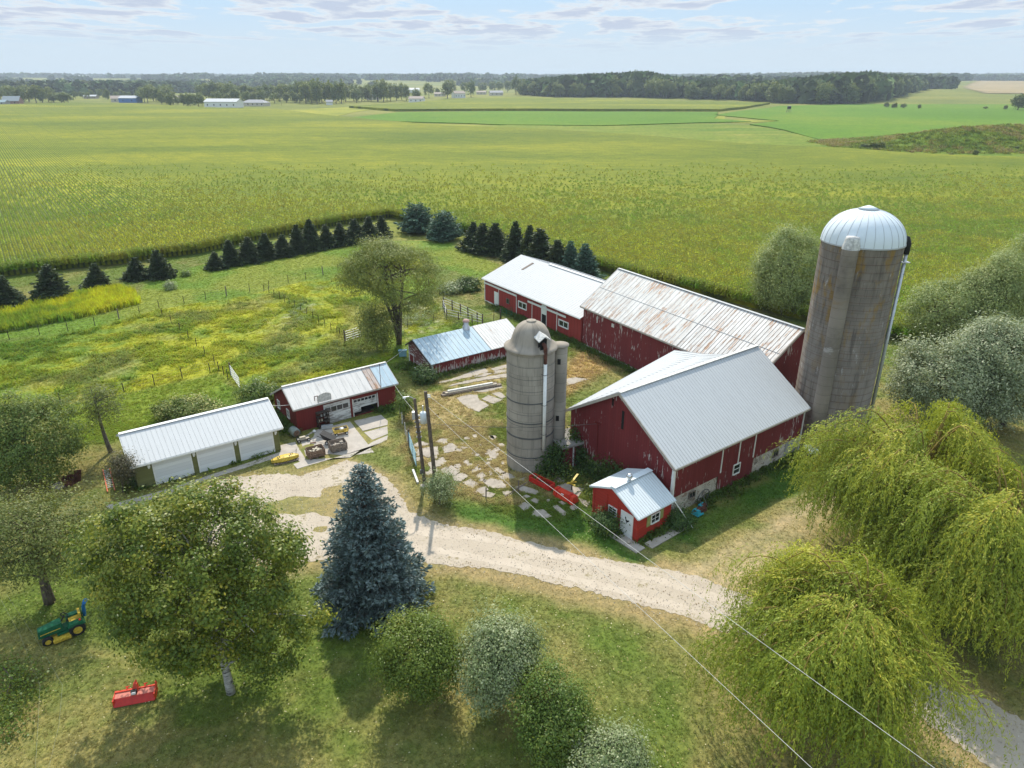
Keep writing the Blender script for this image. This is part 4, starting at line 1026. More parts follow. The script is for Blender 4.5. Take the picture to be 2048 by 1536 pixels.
# ------------------------------------------------------------------ fences
def fence(name, label, px, sp, h, wires=(0.45, 0.85, 1.15), pr=0.045, postmat='darkwood', lean=0.03, big=0, jit=0.1, seed=1, rail=None):
    r = random.Random(seed)
    P = [G(*p) for p in px]
    root = empty(name, P[0], 0, label, 'fence')
    pts = []; acc = 0; nxt = 0
    for a, b in zip(P[:-1], P[1:]):
        L = (b - a).length; t = nxt
        while t < L:
            pts.append(a.lerp(b, t / L)); t += sp * (1 + r.uniform(-jit, jit))
        nxt = t - L
    pts.append(P[-1])
    tops = []
    for i, p in enumerate(pts):
        isb = big and i % big == 0
        hh = h * (1.25 if isb else r.uniform(0.9, 1.06)); rad = pr * (1.9 if isb else 1)
        q = p - root.location; tl = Vector((r.uniform(-lean, lean) * hh, r.uniform(-lean, lean) * hh, hh))
        mb = MB(); mb.tube([q, q + tl], [rad, rad * 0.85], 6); mb.build('post', M['wood' if isb else postmat], root)
        tops.append((q, tl / hh))
    if wires:
        mb = MB()
        for z in wires:
            for (q0, u0), (q1, u1) in zip(tops[:-1], tops[1:]):
                mb.tube([q0 + u0 * z, q1 + u1 * z], 0.007 if not rail else rail, 3 if not rail else 6, cap=False)
        mb.build('wire' if not rail else 'rail', M['wire_dark' if not rail else 'white_worn'], root)
    return root
fence('wire_fence', 'long wire fence with dark posts along the upper edge of the pasture', [(-40, 690), (56, 672), (165, 659), (312, 618), (515, 580), (690, 540), (840, 512)], 3.1, 1.15, big=5, seed=3)
fence('wire_fence', 'wire fence crossing the pasture towards the willow gate', [(528, 582), (560, 598), (620, 634), (680, 671)], 1.9, 1.05, seed=4)
fence('wire_fence', 'wire fence on the pasture edge behind the green garage', [(60, 826), (115, 810), (160, 799), (255, 783), (349, 761), (403, 748), (438, 742)], 2.6, 1.15, seed=5, pr=0.05)
fence('wire_fence', 'broken row of steel posts crossing the pasture diagonally', [(325, 633), (349, 652), (372, 673), (406, 706), (422, 720), (440, 742), (456, 758)], 3.6, 1.1, wires=(), seed=6)
fence('wire_fence', 'old weedy wire fence between yard willow and the corral rails', [(800, 640), (838, 612), (880, 590), (850, 585), (858, 570)], 3.2, 1.15, seed=7, lean=0.08)
fence('wire_fence', 'thin wire fence behind the low shed roof', [(815, 655), (855, 645), (918, 655), (1000, 640)], 4.0, 1.15, seed=17, lean=0.05)
fence('pipe_rail_fence', 'pale pipe rail corral fence beside the steel shed, front run', [(886, 617), (893, 636), (965, 652)], 2.1, 1.3, (0.5, 0.85, 1.2), 0.08, 'wood_pole', seed=8, rail=0.03)
fence('pipe_rail_fence', 'pale pipe rail corral fence beside the steel shed, rear run', [(887, 612), (912, 622), (965, 648)], 2.1, 1.35, (0.5, 0.85, 1.2), 0.10, 'wood_pole', seed=9, rail=0.03)
def gate(name, label, p, q, h, mat, n=5, z0=0.12):
    a, b = G(*p), G(*q); root = empty(name, a, 0, label, 'gate'); d = b - a
    mb = MB()
    for i in range(n): z = z0 + (h - z0) * i / (n - 1); mb.tube([(0, 0, z), d + Vector((0, 0, z))], 0.025, 6)
    for t in (0, 0.5, 1): mb.tube([d * t + Vector((0, 0, z0)), d * t + Vector((0, 0, h))], 0.028, 6)
    mb.build('frame', M[mat], root)
    mb = MB(); mb.tube([(-d.normalized() * 0.15), -d.normalized() * 0.15 + Vector((0, 0, h + 0.25))], 0.08, 8); mb.build('post', M['wood_pole'], root)
    return root
gate('tube_gate', 'pale blue tube gate standing at the edge of the broken slabs', (819, 893), (833, 935), 1.35, 'gateblue', 6)
gate('tube_gate', 'dark green tube gate against the steel shed', (1003, 638), (1024, 634), 1.3, 'greenpaint', 6)
gate('tube_gate', 'grey tube gate with white post below the willow shrub', (692, 683), (722, 673), 1.25, 'zinc', 5)
gate('tube_gate', 'white tube gate behind the workshop', (463, 752), (481, 778), 1.2, 'white', 5)
fence('wire_fence', 'short fence with grey posts between workshop corner and blue gate', [(800, 828), (805, 850), (815, 885)], 2.2, 1.25, seed=12, postmat='white_worn')
mb = MB(); a, b = G(826, 942), G(836, 968); mb.beam(a + Vector((0, 0, .1)), b + Vector((0, 0, .1)), 0.16, 0.16)
mb.build('timber', M['white_worn'], None, label='pale timber lying on the grass beside the poles', category='timber')

# ------------------------------------------------------------------ things in the yard
def on(px, py, a=None): g = G(px, py); return (g.x, g.y, 0.0)
PAD = 0.022
TH = 0.62
def crate(px, py, rz, label, junk):
    t = empty('crate', (*on(px, py)[:2], PAD), rz, label, 'crate', 'wooden crates in front of the workshop')
    mb = MB(); Lx, Ly, H = 0.68, 0.50, 0.72
    for s_ in (-1, 1):
        for k in range(4):
            z = 0.12 + k * 0.155
            mb.box(-Lx, Lx, s_ * Ly - .015, s_ * Ly + .015, z, z + .135); mb.box(s_ * Lx - .015, s_ * Lx + .015, -Ly + .016, Ly - .016, z, z + .135)
    mb.build('slats', M['wood_red' if junk == 0 else 'wood'], t)
    mb = MB()
    for sx_ in (-1, 1):
        for sy_ in (-1, 1): mb.box(sx_ * (Lx - .05) - .035, sx_ * (Lx - .05) + .035, sy_ * (Ly - .05) - .035, sy_ * (Ly - .05) + .035, 0.1, 0.74)
    for k in (-1, 0, 1): mb.box(k * .55 - .05, k * .55 + .05, -Ly, Ly, 0, 0.1)
    mb.box(-Lx + .02, Lx - .02, -Ly + .02, Ly - .02, 0.1, 0.12)
    mb.build('frame', M['wood'], t)
    mb = MB(); r = random.Random(junk + 3)
    for k in range(12):
        c0 = Vector((r.uniform(-.5, .5), r.uniform(-.36, .36), r.uniform(.38, .62))); d = Vector((r.uniform(-.3, .3), r.uniform(-.3, .3), r.uniform(-.06, .06)))
        c0.x = max(-.35, min(.35, c0.x)); c0.y = max(-.2, min(.2, c0.y)); mb.beam(c0 - d * .7, c0 + d * .7, .12, .10)
    mb.box(-Lx + .03, Lx - .03, -Ly + .03, Ly - .03, 0.13, 0.36)
    f = mb.build('firewood' if junk == 0 else 'stones', M['wood_pale' if junk == 0 else 'conc_old'], None)
    f.location = t.location; f.rotation_euler = t.rotation_euler
    tag(f, 'split firewood piled in the brown crate' if junk == 0 else 'pale rubble filling the grey crate', 'firewood' if junk == 0 else 'rubble')
crate(632, 912, 0.55, 'brown slatted crate of split wood, beside the yellow load', 0)
crate(676.5, 899, 0.50, 'grey slatted crate of rubble, behind the brown crate towards the workshop', 1)
def wheel(parent, x, y, r, w, hub='white', tyre='black'):
    mb = MB(); mb.tube([(x, y - w / 2, r), (x, y - w * .35, r), (x, y + w * .35, r), (x, y + w / 2, r)], [r * .86, r, r, r * .86], 16); o = mb.build('wheel', M[tyre], parent)
    mb = MB(); mb.tube([(x, y - w / 2 - .01, r), (x, y + w / 2 + .01, r)], r * .5, 12); mb.build('rim', M[hub], o)
t = empty('garden_wagon', (*on(682, 868)[:2], PAD), 0.45, 'yellow slatted garden wagon with white wheels and a load of junk', 'wagon')
for x in (-.45, .45):
    for y in (-.33, .33): wheel(t, x, y, .14, .09)
mb = MB(); mb.box(-.62, .62, -.32, .32, .26, .31); mb.build('bed', M['yellow'], t)
mb = MB()
for y in (-.32, .32):
    for z in (.38, .50): mb.box(-.64, .64, y - .012, y + .012, z, z + .07)
    for x in (-.6, -.2, .2, .6): mb.box(x - .02, x + .02, y - .025, y + .025, .27, .58)
for x in (-.64, .64):
    for z in (.38, .50): mb.box(x - .012, x + .012, -.3, .3, z, z + .07)
mb.build('side_rails', M['yellow'], t)
mb = MB(); mb.tube([(-.66, 0, .25), (-.95, -.1, .28), (-1.2, -.15, .5)], .02, 6); mb.build('handle', M['black'], t)
ld = empty('bag_pile', (*on(682, 868)[:2], PAD + .32), 0.45, 'dark and grey bags heaped in the yellow wagon', 'bags')
for (x, y, z, r_, mt) in ((-.3, .05, .13, .22, 'black'), (.1, -.05, .15, .24, 'zinc'), (.38, .08, .14, .2, 'black')):
    mb = MB(); mb.ball((x, y, z), r_, 6, 0, .7); mb.build('bag', M[mt], ld)
t = empty('dump_cart', (*on(657, 886)[:2], PAD), -0.25, 'black tipping dump cart with its tub tilted up', 'cart')
mb = MB()
mb.hexa([(-.30, -.26, .38), (.48, -.26, .22), (.48, .26, .22), (-.30, .26, .38), (-.55, -.38, .98), (.70, -.38, .50), (.70, .38, .50), (-.55, .38, .98)]); tub = mb.build('tub', M['black'], t)
mb = MB(); mb.hexa([(-.40, -.30, .86), (.56, -.30, .515), (.56, .30, .515), (-.40, .30, .86), (-.40, -.30, .89), (.56, -.30, .545), (.56, .30, .545), (-.40, .30, .89)]); mb.build('tub_lining', M['zinc'], tub)
for y in (-.42, .42): wheel(t, .1, y, .19, .12, 'zinc')
mb = MB(); mb.tube([(.1, 0, .25), (-.6, .1, .3), (-1.25, .3, .35)], .025, 6); mb.build('drawbar', M['black'], t)
t = empty('frame_cart', (*on(607, 882)[:2], PAD), 0.5, 'small bare cart frame with black wheels beside the round tank', 'cart')
for x in (-.42, .42):
    for y in (-.25, .25): wheel(t, x, y, .15, .1, 'zinc')
mb = MB(); mb.box(-.5, .5, -.18, .18, .2, .26); mb.box(-.3, .2, -.12, .12, .27, .42); mb.build('chassis', M['wood_pale'], t)
t = empty('round_tank', (*on(590, 871)[:2], 0), 0.1, 'round grey green tank lying beside the workshop corner', 'tank')
mb = MB(); mb.tube([(-.25, .35, .38), (-.22, .3, .38), (.2, -.3, .38), (.23, -.34, .38)], [.24, .40, .40, .24], 18); mb.build('shell', M['tank'], t, smooth=True)
mb = MB(); mb.tube([(.24, -.35, .38), (.27, -.39, .38)], .28, 16); mb.build('end_plate', M['wood_red'], t)
t = empty('yellow_implement', (*on(571, 922)[:2], 0), 0.50, 'long yellow hull-shaped load on a grey pallet beside the garage', 'implement')
mb = MB()
for i, z in enumerate((.0, .12)):
    if i == 0:
        for y in (-.4, 0, .4): mb.box(-.95, .95, y - .05, y + .05, 0, .1)
    else:
        for k in range(8): x = -.9 + k * .257; mb.box(x - .06, x + .06, -.48, .48, .101, .125)
pal = mb.build('pallet', M['wood'], t)
mb = MB()
ring = []
for i in range(15):
    s_ = i / 14; x = -1.1 + 2.2 * s_; w_ = .42 * math.sin(PI * min(1, max(0.0, s_ * .94 + .03))) ** .55; h_ = .16 + .12 * math.sin(PI * s_)
    ring.append([(x, -w_, .2), (x, -w_ * .8, .13), (x, w_ * .8, .13), (x, w_, .2), (x, w_ * .75, .2 + h_), (x, 0, .24 + h_), (x, -w_ * .75, .2 + h_)])
for a, b in zip(ring[:-1], ring[1:]):
    for k in range(7): mb.poly([a[k], a[(k + 1) % 7], b[(k + 1) % 7], b[k]])
mb.poly(ring[0]); mb.poly(ring[-1][::-1]); mb.build('hull', M['yellow'], t)
mb = MB()
for k in range(9): x = -.6 + k * .15; mb.box(x, x + .07, -.22 + .1 * (k % 3), .05 + .1 * (k % 2), .44, .50)
mb.tube([(-1.0, -.2, .3), (-1.05, -.3, .8)], .02, 5); mb.tube([(.9, .1, .3), (1.0, .1, .85)], .02, 5)
mb.build('fittings', M['black'], t)
t = empty('plant_rack', Bw.world(2.25, -Bw.Wr - 0.35, 0), Bw.th, 'dark overgrown rack of pots against the workshop wall', 'rack')
mb = MB()
for x in (-.5, .5):
    for y in (-.2, .2): mb.box(x - .03, x + .03, y - .03, y + .03, 0, 1.5)
for z in (.2, .65, 1.1, 1.5): mb.box(-.55, .55, -.25, .25, z, z + .04)
mb.build('shelves', M['darkwood'], t)
for k in range(7):
    r = random.Random(k); mb = MB(); x = -.4 + .27 * (k % 4); z = (.24, .69, 1.14)[k % 3]; mb.lathe([(.07, z), (.10, z + .2), (.001, z + .19)], x, -.08, 10)
    o = mb.build('flower_pot', M[['iron', 'wood_pale', 'zinc'][k % 3]], None, label='small pot on the dark rack by the workshop', category='pot', group='pots on the rack'); o.location = t.location; o.rotation_euler = t.rotation_euler
mb = MB(); c0 = Vector(on(655, 858)); mb.beam(c0 + Vector((-.5, -.1, .22)), c0 + Vector((.5, .15, .22)), .3, .3); mb.build('trough', M['zinc'], None, label='grey trough in front of the flaking garage door', category='trough')
mb = MB(); c0 = Vector(on(626, 888)); mb.beam(c0 + Vector((-.25, 0, .1)), c0 + Vector((.25, .1, .1)), .07); mb.build('bar', M['iron'], None, label='short dark bar lying on the concrete by the dump cart', category='bar')
mb = MB(); c0 = Vector(on(629, 866)); mb.ball(c0 + Vector((0, 0, .18)), .14, 5); mb.build('bucket', M['white'], None, label='small white pail near the workshop rack', category='pail')

M['cord'] = mat_plain('faded cord', (.30, .32, .25), .8)
# lawn tractor under the birch
ga, gb = G(112, 1288), G(178, 1262)
an_ = math.atan2(gb.y - ga.y, gb.x - ga.x) + PI
cmid = (G(130, 1268))
t = empty('lawn_tractor', (cmid.x, cmid.y, 0), an_, 'green lawn tractor with yellow wheels and mower deck under the birch', 'tractor'); t.scale = (1.15, 1.15, 1.1)
def twheel(x, y, r, w):
    mb = MB(); mb.tube([(x, y - w / 2, r), (x, y - w * .3, r), (x, y + w * .3, r), (x, y + w / 2, r)], [r * .85, r, r, r * .85], 20); o = mb.build('wheel', M['black'], t)
    mb = MB(); mb.tube([(x, y - w / 2 - .012, r), (x, y + w / 2 + .012, r)], r * .55, 14); mb.build('rim', M['yellow'], o)
for y in (-.42, .42): twheel(.72, y * .9, .24, .2); twheel(-.55, y, .36, .30)
mb = MB(); mb.hexa([(.0, -.26, .42), (1.05, -.24, .42), (1.05, .24, .42), (0, .26, .42), (0, -.24, .92), (1.0, -.20, .80), (1.0, .20, .80), (0, .24, .92)]); hd = mb.build('hood', M['greenpaint'], t)
mb = MB()
for s_ in (-1, 1): mb.hexa([(.1, s_ * .263, .62), (.95, s_ * .245, .58), (.95, s_ * .25, .58), (.1, s_ * .27, .62), (.1, s_ * .258, .66), (.95, s_ * .236, .62), (.95, s_ * .242, .62), (.1, s_ * .262, .66)])
mb.build('stripe', M['yellow'], hd)
mb = MB(); mb.box(-.95, .0, -.24, .24, .34, .52); mb.box(-.25, .3, -.36, .36, .30, .36); mb.build('frame', M['greenpaint'], t)
for s_ in (-1, 1):
    mb = MB(); mb.hexa([(-.95, s_ * .25, .62), (-.2, s_ * .25, .62), (-.2, s_ * .56, .62), (-.95, s_ * .56, .62), (-.85, s_ * .25, .80), (-.3, s_ * .25, .80), (-.3, s_ * .54, .78), (-.85, s_ * .54, .78)]); mb.build('fender', M['greenpaint'], t)
mb = MB(); mb.box(-.75, -.3, -.22, .22, .60, .72); mb.box(-.85, -.74, -.22, .22, .66, 1.08); mb.build('seat', M['yellow'], t)
mb = MB(); mb.tube([(-.02, 0, .85), (-.18, 0, 1.12)], .03, 6); mb.build('steering_column', M['black'], t)
mb = MB(); ctr = Vector((-.2, 0, 1.14)); 
mb.tube([ctr + Vector((.17 * math.cos(a) * .8, .19 * math.sin(a), .10 * math.cos(a))) for a in np.linspace(0, 2 * PI, 18)], .022, 6, cap=False); mb.build('steering_wheel', M['black'], t)
mb = MB(); mb.prism([(-.22, -.62), (.5, -.62), (.58, -.3), (.58, .3), (.5, .62), (-.22, .62), (-.32, .3), (-.32, -.3)], .10, .24); mb.prism([(-.1, -.55), (.42, -.55), (.42, -.3), (-.1, -.3)], .241, .30); mb.build('mower_deck', M['yellow'], t)
mb = MB(); mb.tube([(-1.0, -.35, .4), (-1.05, -.3, 1.0), (-1.15, 0, 1.5), (-1.2, .3, 1.75), (-1.1, .55, 1.8)], .085, 8); mb.build('hose', M['bluepaint'], t)
mb = MB(); mb.ball((-.75, .45, .86), .06, 5); mb.build('lamp', M['orangepaint'], t)

# red rotary tiller lying on the lawn
ga, gb = G(226, 1414), G(308, 1398)
an_ = math.atan2(gb.y - ga.y, gb.x - ga.x); mid = (ga + gb) / 2
t = empty('rotary_tiller', (mid.x, mid.y + 0.28, 0), an_, 'bright red rotary tiller standing alone on the lawn', 'tiller')
t.scale = (1, 1, .72)
hw = (gb - ga).length / 2
mb = MB(); mb.hexa([(-hw, -.42, .08), (hw, -.42, .08), (hw, -.36, .08), (-hw, -.36, .08), (-hw, -.18, .50), (hw, -.18, .50), (hw, -.12, .50), (-hw, -.12, .50)]); mb.build('rear_flap', M['redpaint'], t)
mb = MB(); mb.hexa([(-hw, -.15, .47), (hw, -.15, .47), (hw, .18, .52), (-hw, .18, .52), (-hw, -.15, .52), (hw, -.15, .52), (hw, .18, .57), (-hw, .18, .57)]); mb.build('hood', M['pinkred'], t)
mb = MB(); mb.beam((-hw, .30, .52), (hw, .30, .52), .09, .09); mb.beam((-hw, .2, .62), (-.12, .2, .62), .05, .05); mb.build('beam', M['orangepaint'], t)
for s_ in (-1, 1):
    mb = MB(); mb.prism([(s_ * hw - .03, -.35), (s_ * hw + .03, -.35), (s_ * hw + .03, .35), (s_ * hw - .03, .35)], .05, .58)
    if s_ > 0: mb.hexa([(hw - .02, .1, .58), (hw + .06, .1, .58), (hw + .06, .38, .58), (hw - .02, .38, .58), (hw, .2, .92), (hw + .04, .2, .92), (hw + .04, .32, .92), (hw, .32, .92)])
    mb.build('side_plate', M['orangepaint'], t)
mb = MB(); mb.hexa([(-.16, .0, .53), (.14, .0, .53), (.14, .4, .53), (-.16, .4, .53), (-.05, .2, 1.05), (.12, .2, 1.05), (.12, .36, 1.05), (-.05, .36, 1.05)]); mb.beam((0.03, .25, 1.0), (0.05, .45, 1.12), .08); mb.build('mast', M['orangepaint'], t)
mb = MB(); mb.box(-.15, .12, -.10, .06, .54, .80); mb.build('gearbox', M['black'], t)
mb = MB(); mb.box(-.11, .09, -.16, -.10, .6, .76); mb.build('decal', M['white'], t)
for x in (-.42, .42):
    mb = MB(); mb.beam((x, .3, .5), (x, .48, .62), .07, .12); mb.tube([(x - .1, .48, .6), (x + .1, .48, .6)], .03, 6); mb.build('hitch_pin', M['orangepaint'], t)
mb = MB(); mb.tube([(-hw + .05, .05, .24), (hw - .05, .05, .24)], .16, 10); mb.build('rotor', M['iron'], t)

# two red implements beside the short silo
ga, gb = G(1064, 962), G(1104, 982)
an_ = math.atan2(gb.y - ga.y, gb.x - ga.x); mid = (ga + gb) / 2; hw = (gb - ga).length / 2
t = empty('loader_bucket', (mid.x, mid.y, 0), an_, 'red open implement frame nearest the short silo', 'implement')
mb = MB()
for y in (-.32, .32): mb.box(-hw, hw, y - .04, y + .04, .15, .55)
for x in (-hw, -hw * .35, hw): mb.box(x - .04, x + .04, -.28, .28, .15, .6)
mb.build('frame', M['redpaint'], t)
mb = MB(); mb.box(-hw + .1, hw - .1, -.25, .25, .12, .24); mb.tube([(-hw + .2, 0, .35), (hw - .1, 0, .35)], .10, 8); mb.build('rotor', M['iron'], t)
t.name = 'implement_frame'
ga, gb = G(1112, 990), G(1151, 1010)
an_ = math.atan2(gb.y - ga.y, gb.x - ga.x); mid = (ga + gb) / 2; hw = (gb - ga).length / 2
t = empty('red_bucket', (mid.x, mid.y + .15, 0), an_, 'bright orange red closed bucket near the coop', 'implement')
mb = MB(); mb.hexa([(-hw, -.38, .03), (hw, -.38, .03), (hw, .38, .03), (-hw, .38, .03), (-hw, -.22, .62), (hw, -.22, .62), (hw, .22, .62), (-hw, .22, .62)]); bd = mb.build('body', M['orangepaint'], t)
mb = MB()
for x in (-hw * .72, hw * .55): mb.hexa([(x - .07, -.42, .02), (x + .07, -.42, .02), (x + .07, -.38, .02), (x - .07, -.38, .02), (x - .07, -.27, .68), (x + .07, -.27, .68), (x + .07, .2, .68), (x - .07, .2, .68)])
mb.build('rib', M['redpaint'], bd)
mb = MB(); mb.box(-hw * .2, hw * .05, -.30, -.27, .46, .53); mb.build('decal', M['white'], bd)
t.name = 'loader_bucket'
# turquoise wrecked mower by the barn wall
g0 = G(1400, 1026)
t = empty('tilled_mower', (g0.x, g0.y, 0), 0.65, 'rusty turquoise machine abandoned in the weeds by the barn wall', 'machine')
mb = MB(); mb.hexa([(-.7, -.35, .1), (.0, -.35, .1), (0, .3, .1), (-.7, .3, .1), (-.55, -.25, .5), (-.1, -.25, .42), (-.1, .2, .42), (-.55, .2, .5)]); mb.box(.05, .6, .0, .3, .25, .55); mb.build('cover', M['cyanpaint'], t)
mb = MB(); mb.tube([(-.6, 0, .3), (.6, .1, .45)], .16, 9); mb.box(-.3, .35, -.3, -.05, .2, .46); mb.build('engine', M['iron'], t)
mb = MB(); mb.tube([(.2, -.2, .3), (.25, .5, 1.0), (.75, .5, 1.0), (.7, -.1, .3)], .025, 6); mb.build('handlebar', M['wire_dark'], t)
t.name = 'old_machine'
q = B.world(*R_(3.3, 0.6, 0.25))
t = empty('iron_wheel', q, B.th, 'old iron wheel leaning on the barn stone wall', 'wheel')
mb = MB(); mb.tube([(.62 * math.cos(a), -.1 * math.sin(a), .62 * math.sin(a)) for a in np.linspace(0, 2 * PI, 25)], .03, 6, cap=False)
for k in range(6): a = k * PI / 3; mb.tube([(0, 0, 0), (.6 * math.cos(a), -.1 * math.sin(a), .6 * math.sin(a))], .014, 4)
mb.build('wheel_rim', M['wire_dark'], t)
# planter post with yellow boards near the coop
g0 = G(1143, 981)
t = empty('board_post', (g0.x, g0.y, 0), 0.3, 'crooked post carrying pale yellow boards between vines and bucket', 'post')
mb = MB(); mb.tube([(0, 0, 0), (.02, 0, .8)], .05, 7); mb.build('post', M['wood_pole'], t)
mb = MB(); mb.beam((-.45, -.1, .75), (.35, .0, .72), .14, .04); mb.beam((-.1, -.15, .82), (.7, .55, 1.02), .16, .04); mb.beam((-.2, .3, .6), (.1, -.4, .66), .13, .04); mb.build('boards', M['yellow'], t)
# planks stacked on the slabs
t = empty('plank_stack', G(942, 780), math.atan2(G(998, 762).y - G(893, 781).y, G(998, 762).x - G(893, 781).x), 'long weathered planks stacked on the slabs behind the short silo', 'planks')
for k, (y, z, l, mt) in enumerate(((-.35, .0, 3.2, 'wood'), (-.12, .0, 3.3, 'wood'), (.15, .0, 3.1, 'wood'), (-.22, .13, 3.0, 'wood_pale'), (.05, .13, 3.2, 'wood'), (-.06, .26, 2.8, 'white_worn'))):
    mb = MB(); mb.box(-l + k * .06, l - k * .09, y - .11, y + .11, z + .07, z + .19); mb.build('plank', M[mt], t)
mb = MB(); [mb.box(x - .06, x + .06, -.5, .4, 0, .068) for x in (-2.4, 0, 2.3)]; mb.build('bearer', M['darkwood'], t)
# ladder on the lawn
ga, gb = G(213, 940), G(223, 984)
t = empty('ladder', ga, math.atan2(gb.y - ga.y, gb.x - ga.x), 'orange railed ladder lying on the grass beside the garage', 'ladder')
L = (gb - ga).length
for s_ in (-.24, .24):
    mb = MB(); mb.box(0, L, s_ - .035, s_ + .035, .06, .14); mb.build('rail', M['ladder_orange'], t)
mb = MB(); [mb.box(.2 + k * .3, .26 + k * .3, -.2, .2, .08, .12) for k in range(int((L - .3) / .3))]; mb.build('rungs', M['zinc'], t)
# fire ring
g0 = G(140, 968)
t = empty('fire_pit', (g0.x, g0.y, 0), 0, 'rusty round fire pit on a bare patch near the apple tree', 'fire pit')
mb = MB(); mb.lathe([(.42, 0), (.46, .55), (.50, .58), (.44, .56), (.40, .05), (.001, .04)], 0, 0, 20); mb.build('ring', M['iron'], t)
mb = MB(); mb.beam((.4, .3, 0), (.55, .5, .95), .08, .5); mb.build('plate', M['iron'], t)
g0 = G(118, 973)
t = empty('wood_pallet', (g0.x, g0.y, 0), -.4, 'small pale pallet lying beside the fire pit', 'pallet')
mb = MB()
for k in range(6): mb.box(-.5 + k * .18, -.38 + k * .18, -.4, .4, .08, .10)
mb.build('deck', M['wood_pale'], t)
mb = MB(); [mb.box(-.5, .52, y - .04, y + .04, 0, .079) for y in (-.34, 0, .34)]; mb.build('runner', M['wood'], t)
# rails by the tall silo
g0 = G(1628, 916)
t = empty('timber_pile', (g0.x, g0.y, 0), -.75, 'reddish timbers lying between barn corner and tall silo', 'timbers')
for k in range(3):
    mb = MB(); mb.beam((-.9, k * .22 - .2, .1), (1.1, k * .25 - .25, .1), .12, .12); mb.build('timber', M['iron' if k == 1 else 'wood'], t)
for px in ((972, 998), (1037, 985)):
    g0 = G(*px); mb = MB(); mb.tube([(0, 0, 0), (.02, .02, 1.0)], .05, 6); o = mb.build('stake', M['wood'], None, label='weedy wooden stake at the front of the broken slabs' if px[0] < 1000 else 'thin dark stake closest to the short silo slabs', category='stake'); o.location = g0
mb = MB(); mb.tube([G(1010, 993, .08), G(1037, 975, .08), G(1062, 960, .1)], .05, 6); mb.build('pipe', M['wood'], None, label='grey pipe lying over the front slabs', category='pipe')
g0 = G(1206, 1056); mb = MB(); mb.lathe([(.16, 0), (.2, .4), (.21, .41), (.001, .38)], 0, 0, 14); o = mb.build('bucket', M['black'], None, label='black tub in the grass left of the coop', category='tub'); o.location = g0
g0 = G(1257, 1088); mb = MB(); mb.ball((0, 0, .12), .16, 6, 0, .7); o = mb.build('rock', M['conc_old'], None, label='pale rock by the coop door', category='rock'); o.location = (g0.x, g0.y, .06)
for lab, pts in (('pale line strung low over the lawn, the one nearer the photo edge', [(2, 1200), (40, 1270), (80, 1370), (76, 1450), (70, 1545)]), ('pale line strung low over the lawn, the one nearer the tiller', [(14, 1190), (70, 1275), (125, 1370), (118, 1450), (95, 1545)])):
    mb = MB(); mb.tube([G(*p, .35) for p in pts], .004, 5); mb.build('line', M['cord'], None, label=lab, category='line', group='lines over the lawn')
mb = MB(); mb.box(-.25, .25, -.2, .2, 0, .55); mb.prism([(-.3, -.25), (.3, -.25), (.3, .25), (-.3, .25)], .551, .6)
o = mb.build('water_trough', M['gateblue'], None, label='pale blue tub at the corner of the low shed', category='tub'); o.location = G(806, 712); o.scale = (1.6, 1.2, 1.2)
mb = MB(); mb.beam((0, 0, 0), (0, 0, 1.25), .1); o = mb.build('post', M['white'], None, label='white post by the grey gable of the low shed', category='post'); o.location = G(831.5, 757); o.name = 'fence_post'
# ------------------------------------------------------------------ ground
DRIVE = GP([(400, 985), (432, 962), (470, 953), (520, 948), (560, 944), (600, 952), (640, 943), (690, 922), (730, 930), (768, 950), (800, 985), (824, 1022), (880, 1043), (960, 1062), (1050, 1086), (1150, 1106), (1240, 1124), (1330, 1143), (1400, 1158), (1470, 1180), (1560, 1215), (1700, 1290), (1830, 1350), (1905, 1378), (1960, 1398), (2060, 1455), (2300, 1590), (2200, 1690), (1990, 1545), (1900, 1475), (1828, 1428), (1700, 1360), (1560, 1300), (1478, 1276), (1380, 1238), (1290, 1212), (1200, 1190), (1100, 1162), (1000, 1143), (900, 1132), (800, 1124), (700, 1118), (620, 1122), (560, 1130), (470, 1120), (400, 1080), (380, 1030)])
TRACK = GP([(1330, 1150), (1390, 1120), (1450, 1085), (1520, 1040), (1600, 985), (1700, 940), (1700, 1010), (1640, 1060), (1600, 1110), (1540, 1165), (1480, 1200), (1400, 1170)])
PASTURE = GP([(-120, 705), (165, 660), (312, 620), (515, 585), (690, 542), (840, 515), (870, 560), (850, 590), (885, 615), (960, 650), (820, 690), (800, 720), (760, 735), (560, 770), (470, 775), (440, 745), (255, 786), (115, 812), (-150, 880)])
GOLDEN = GP([(-120, 655), (0, 628), (60, 612), (150, 592), (235, 577), (262, 584), (280, 606), (240, 617), (150, 638), (60, 655), (-120, 690)])
YARD = GP([(800, 800), (860, 770), (900, 750), (1010, 725), (1130, 700), (1170, 690), (1260, 735), (1150, 790), (1130, 860), (1120, 960), (1180, 1000), (1120, 1050), (1020, 1030), (900, 990), (830, 960), (800, 900)])
MOWN = GP([(-120, 690), (240, 620), (290, 570), (400, 530), (780, 460), (830, 455), (1000, 530), (960, 560), (840, 520), (500, 590), (200, 660)])
BACKYARD = GP([(870, 530), (1000, 540), (1000, 660), (890, 620)])
MIDLINE = GP([(1830, 1385), (1860, 1398), (1905, 1422), (1960, 1452), (2040, 1502), (2200, 1600)])
GREEN2 = GP([(1010, 1035), (1110, 990), (1180, 1020), (1250, 1100), (1300, 1120), (1270, 1128), (1160, 1085), (1060, 1062), (960, 1045), (900, 1022), (870, 990), (960, 1000)])
GREEN3 = GP([(1330, 1075), (1350, 1040), (1440, 1010), (1560, 940), (1620, 905), (1640, 930), (1600, 985), (1480, 1040), (1390, 1085)])
GREENBITS = GP([(110, 815), (400, 750), (440, 745), (480, 790), (320, 850), (150, 900)])
SHADELAWN = None
rowd = Vector((math.cos(math.radians(125.7)), math.sin(math.radians(125.7))))
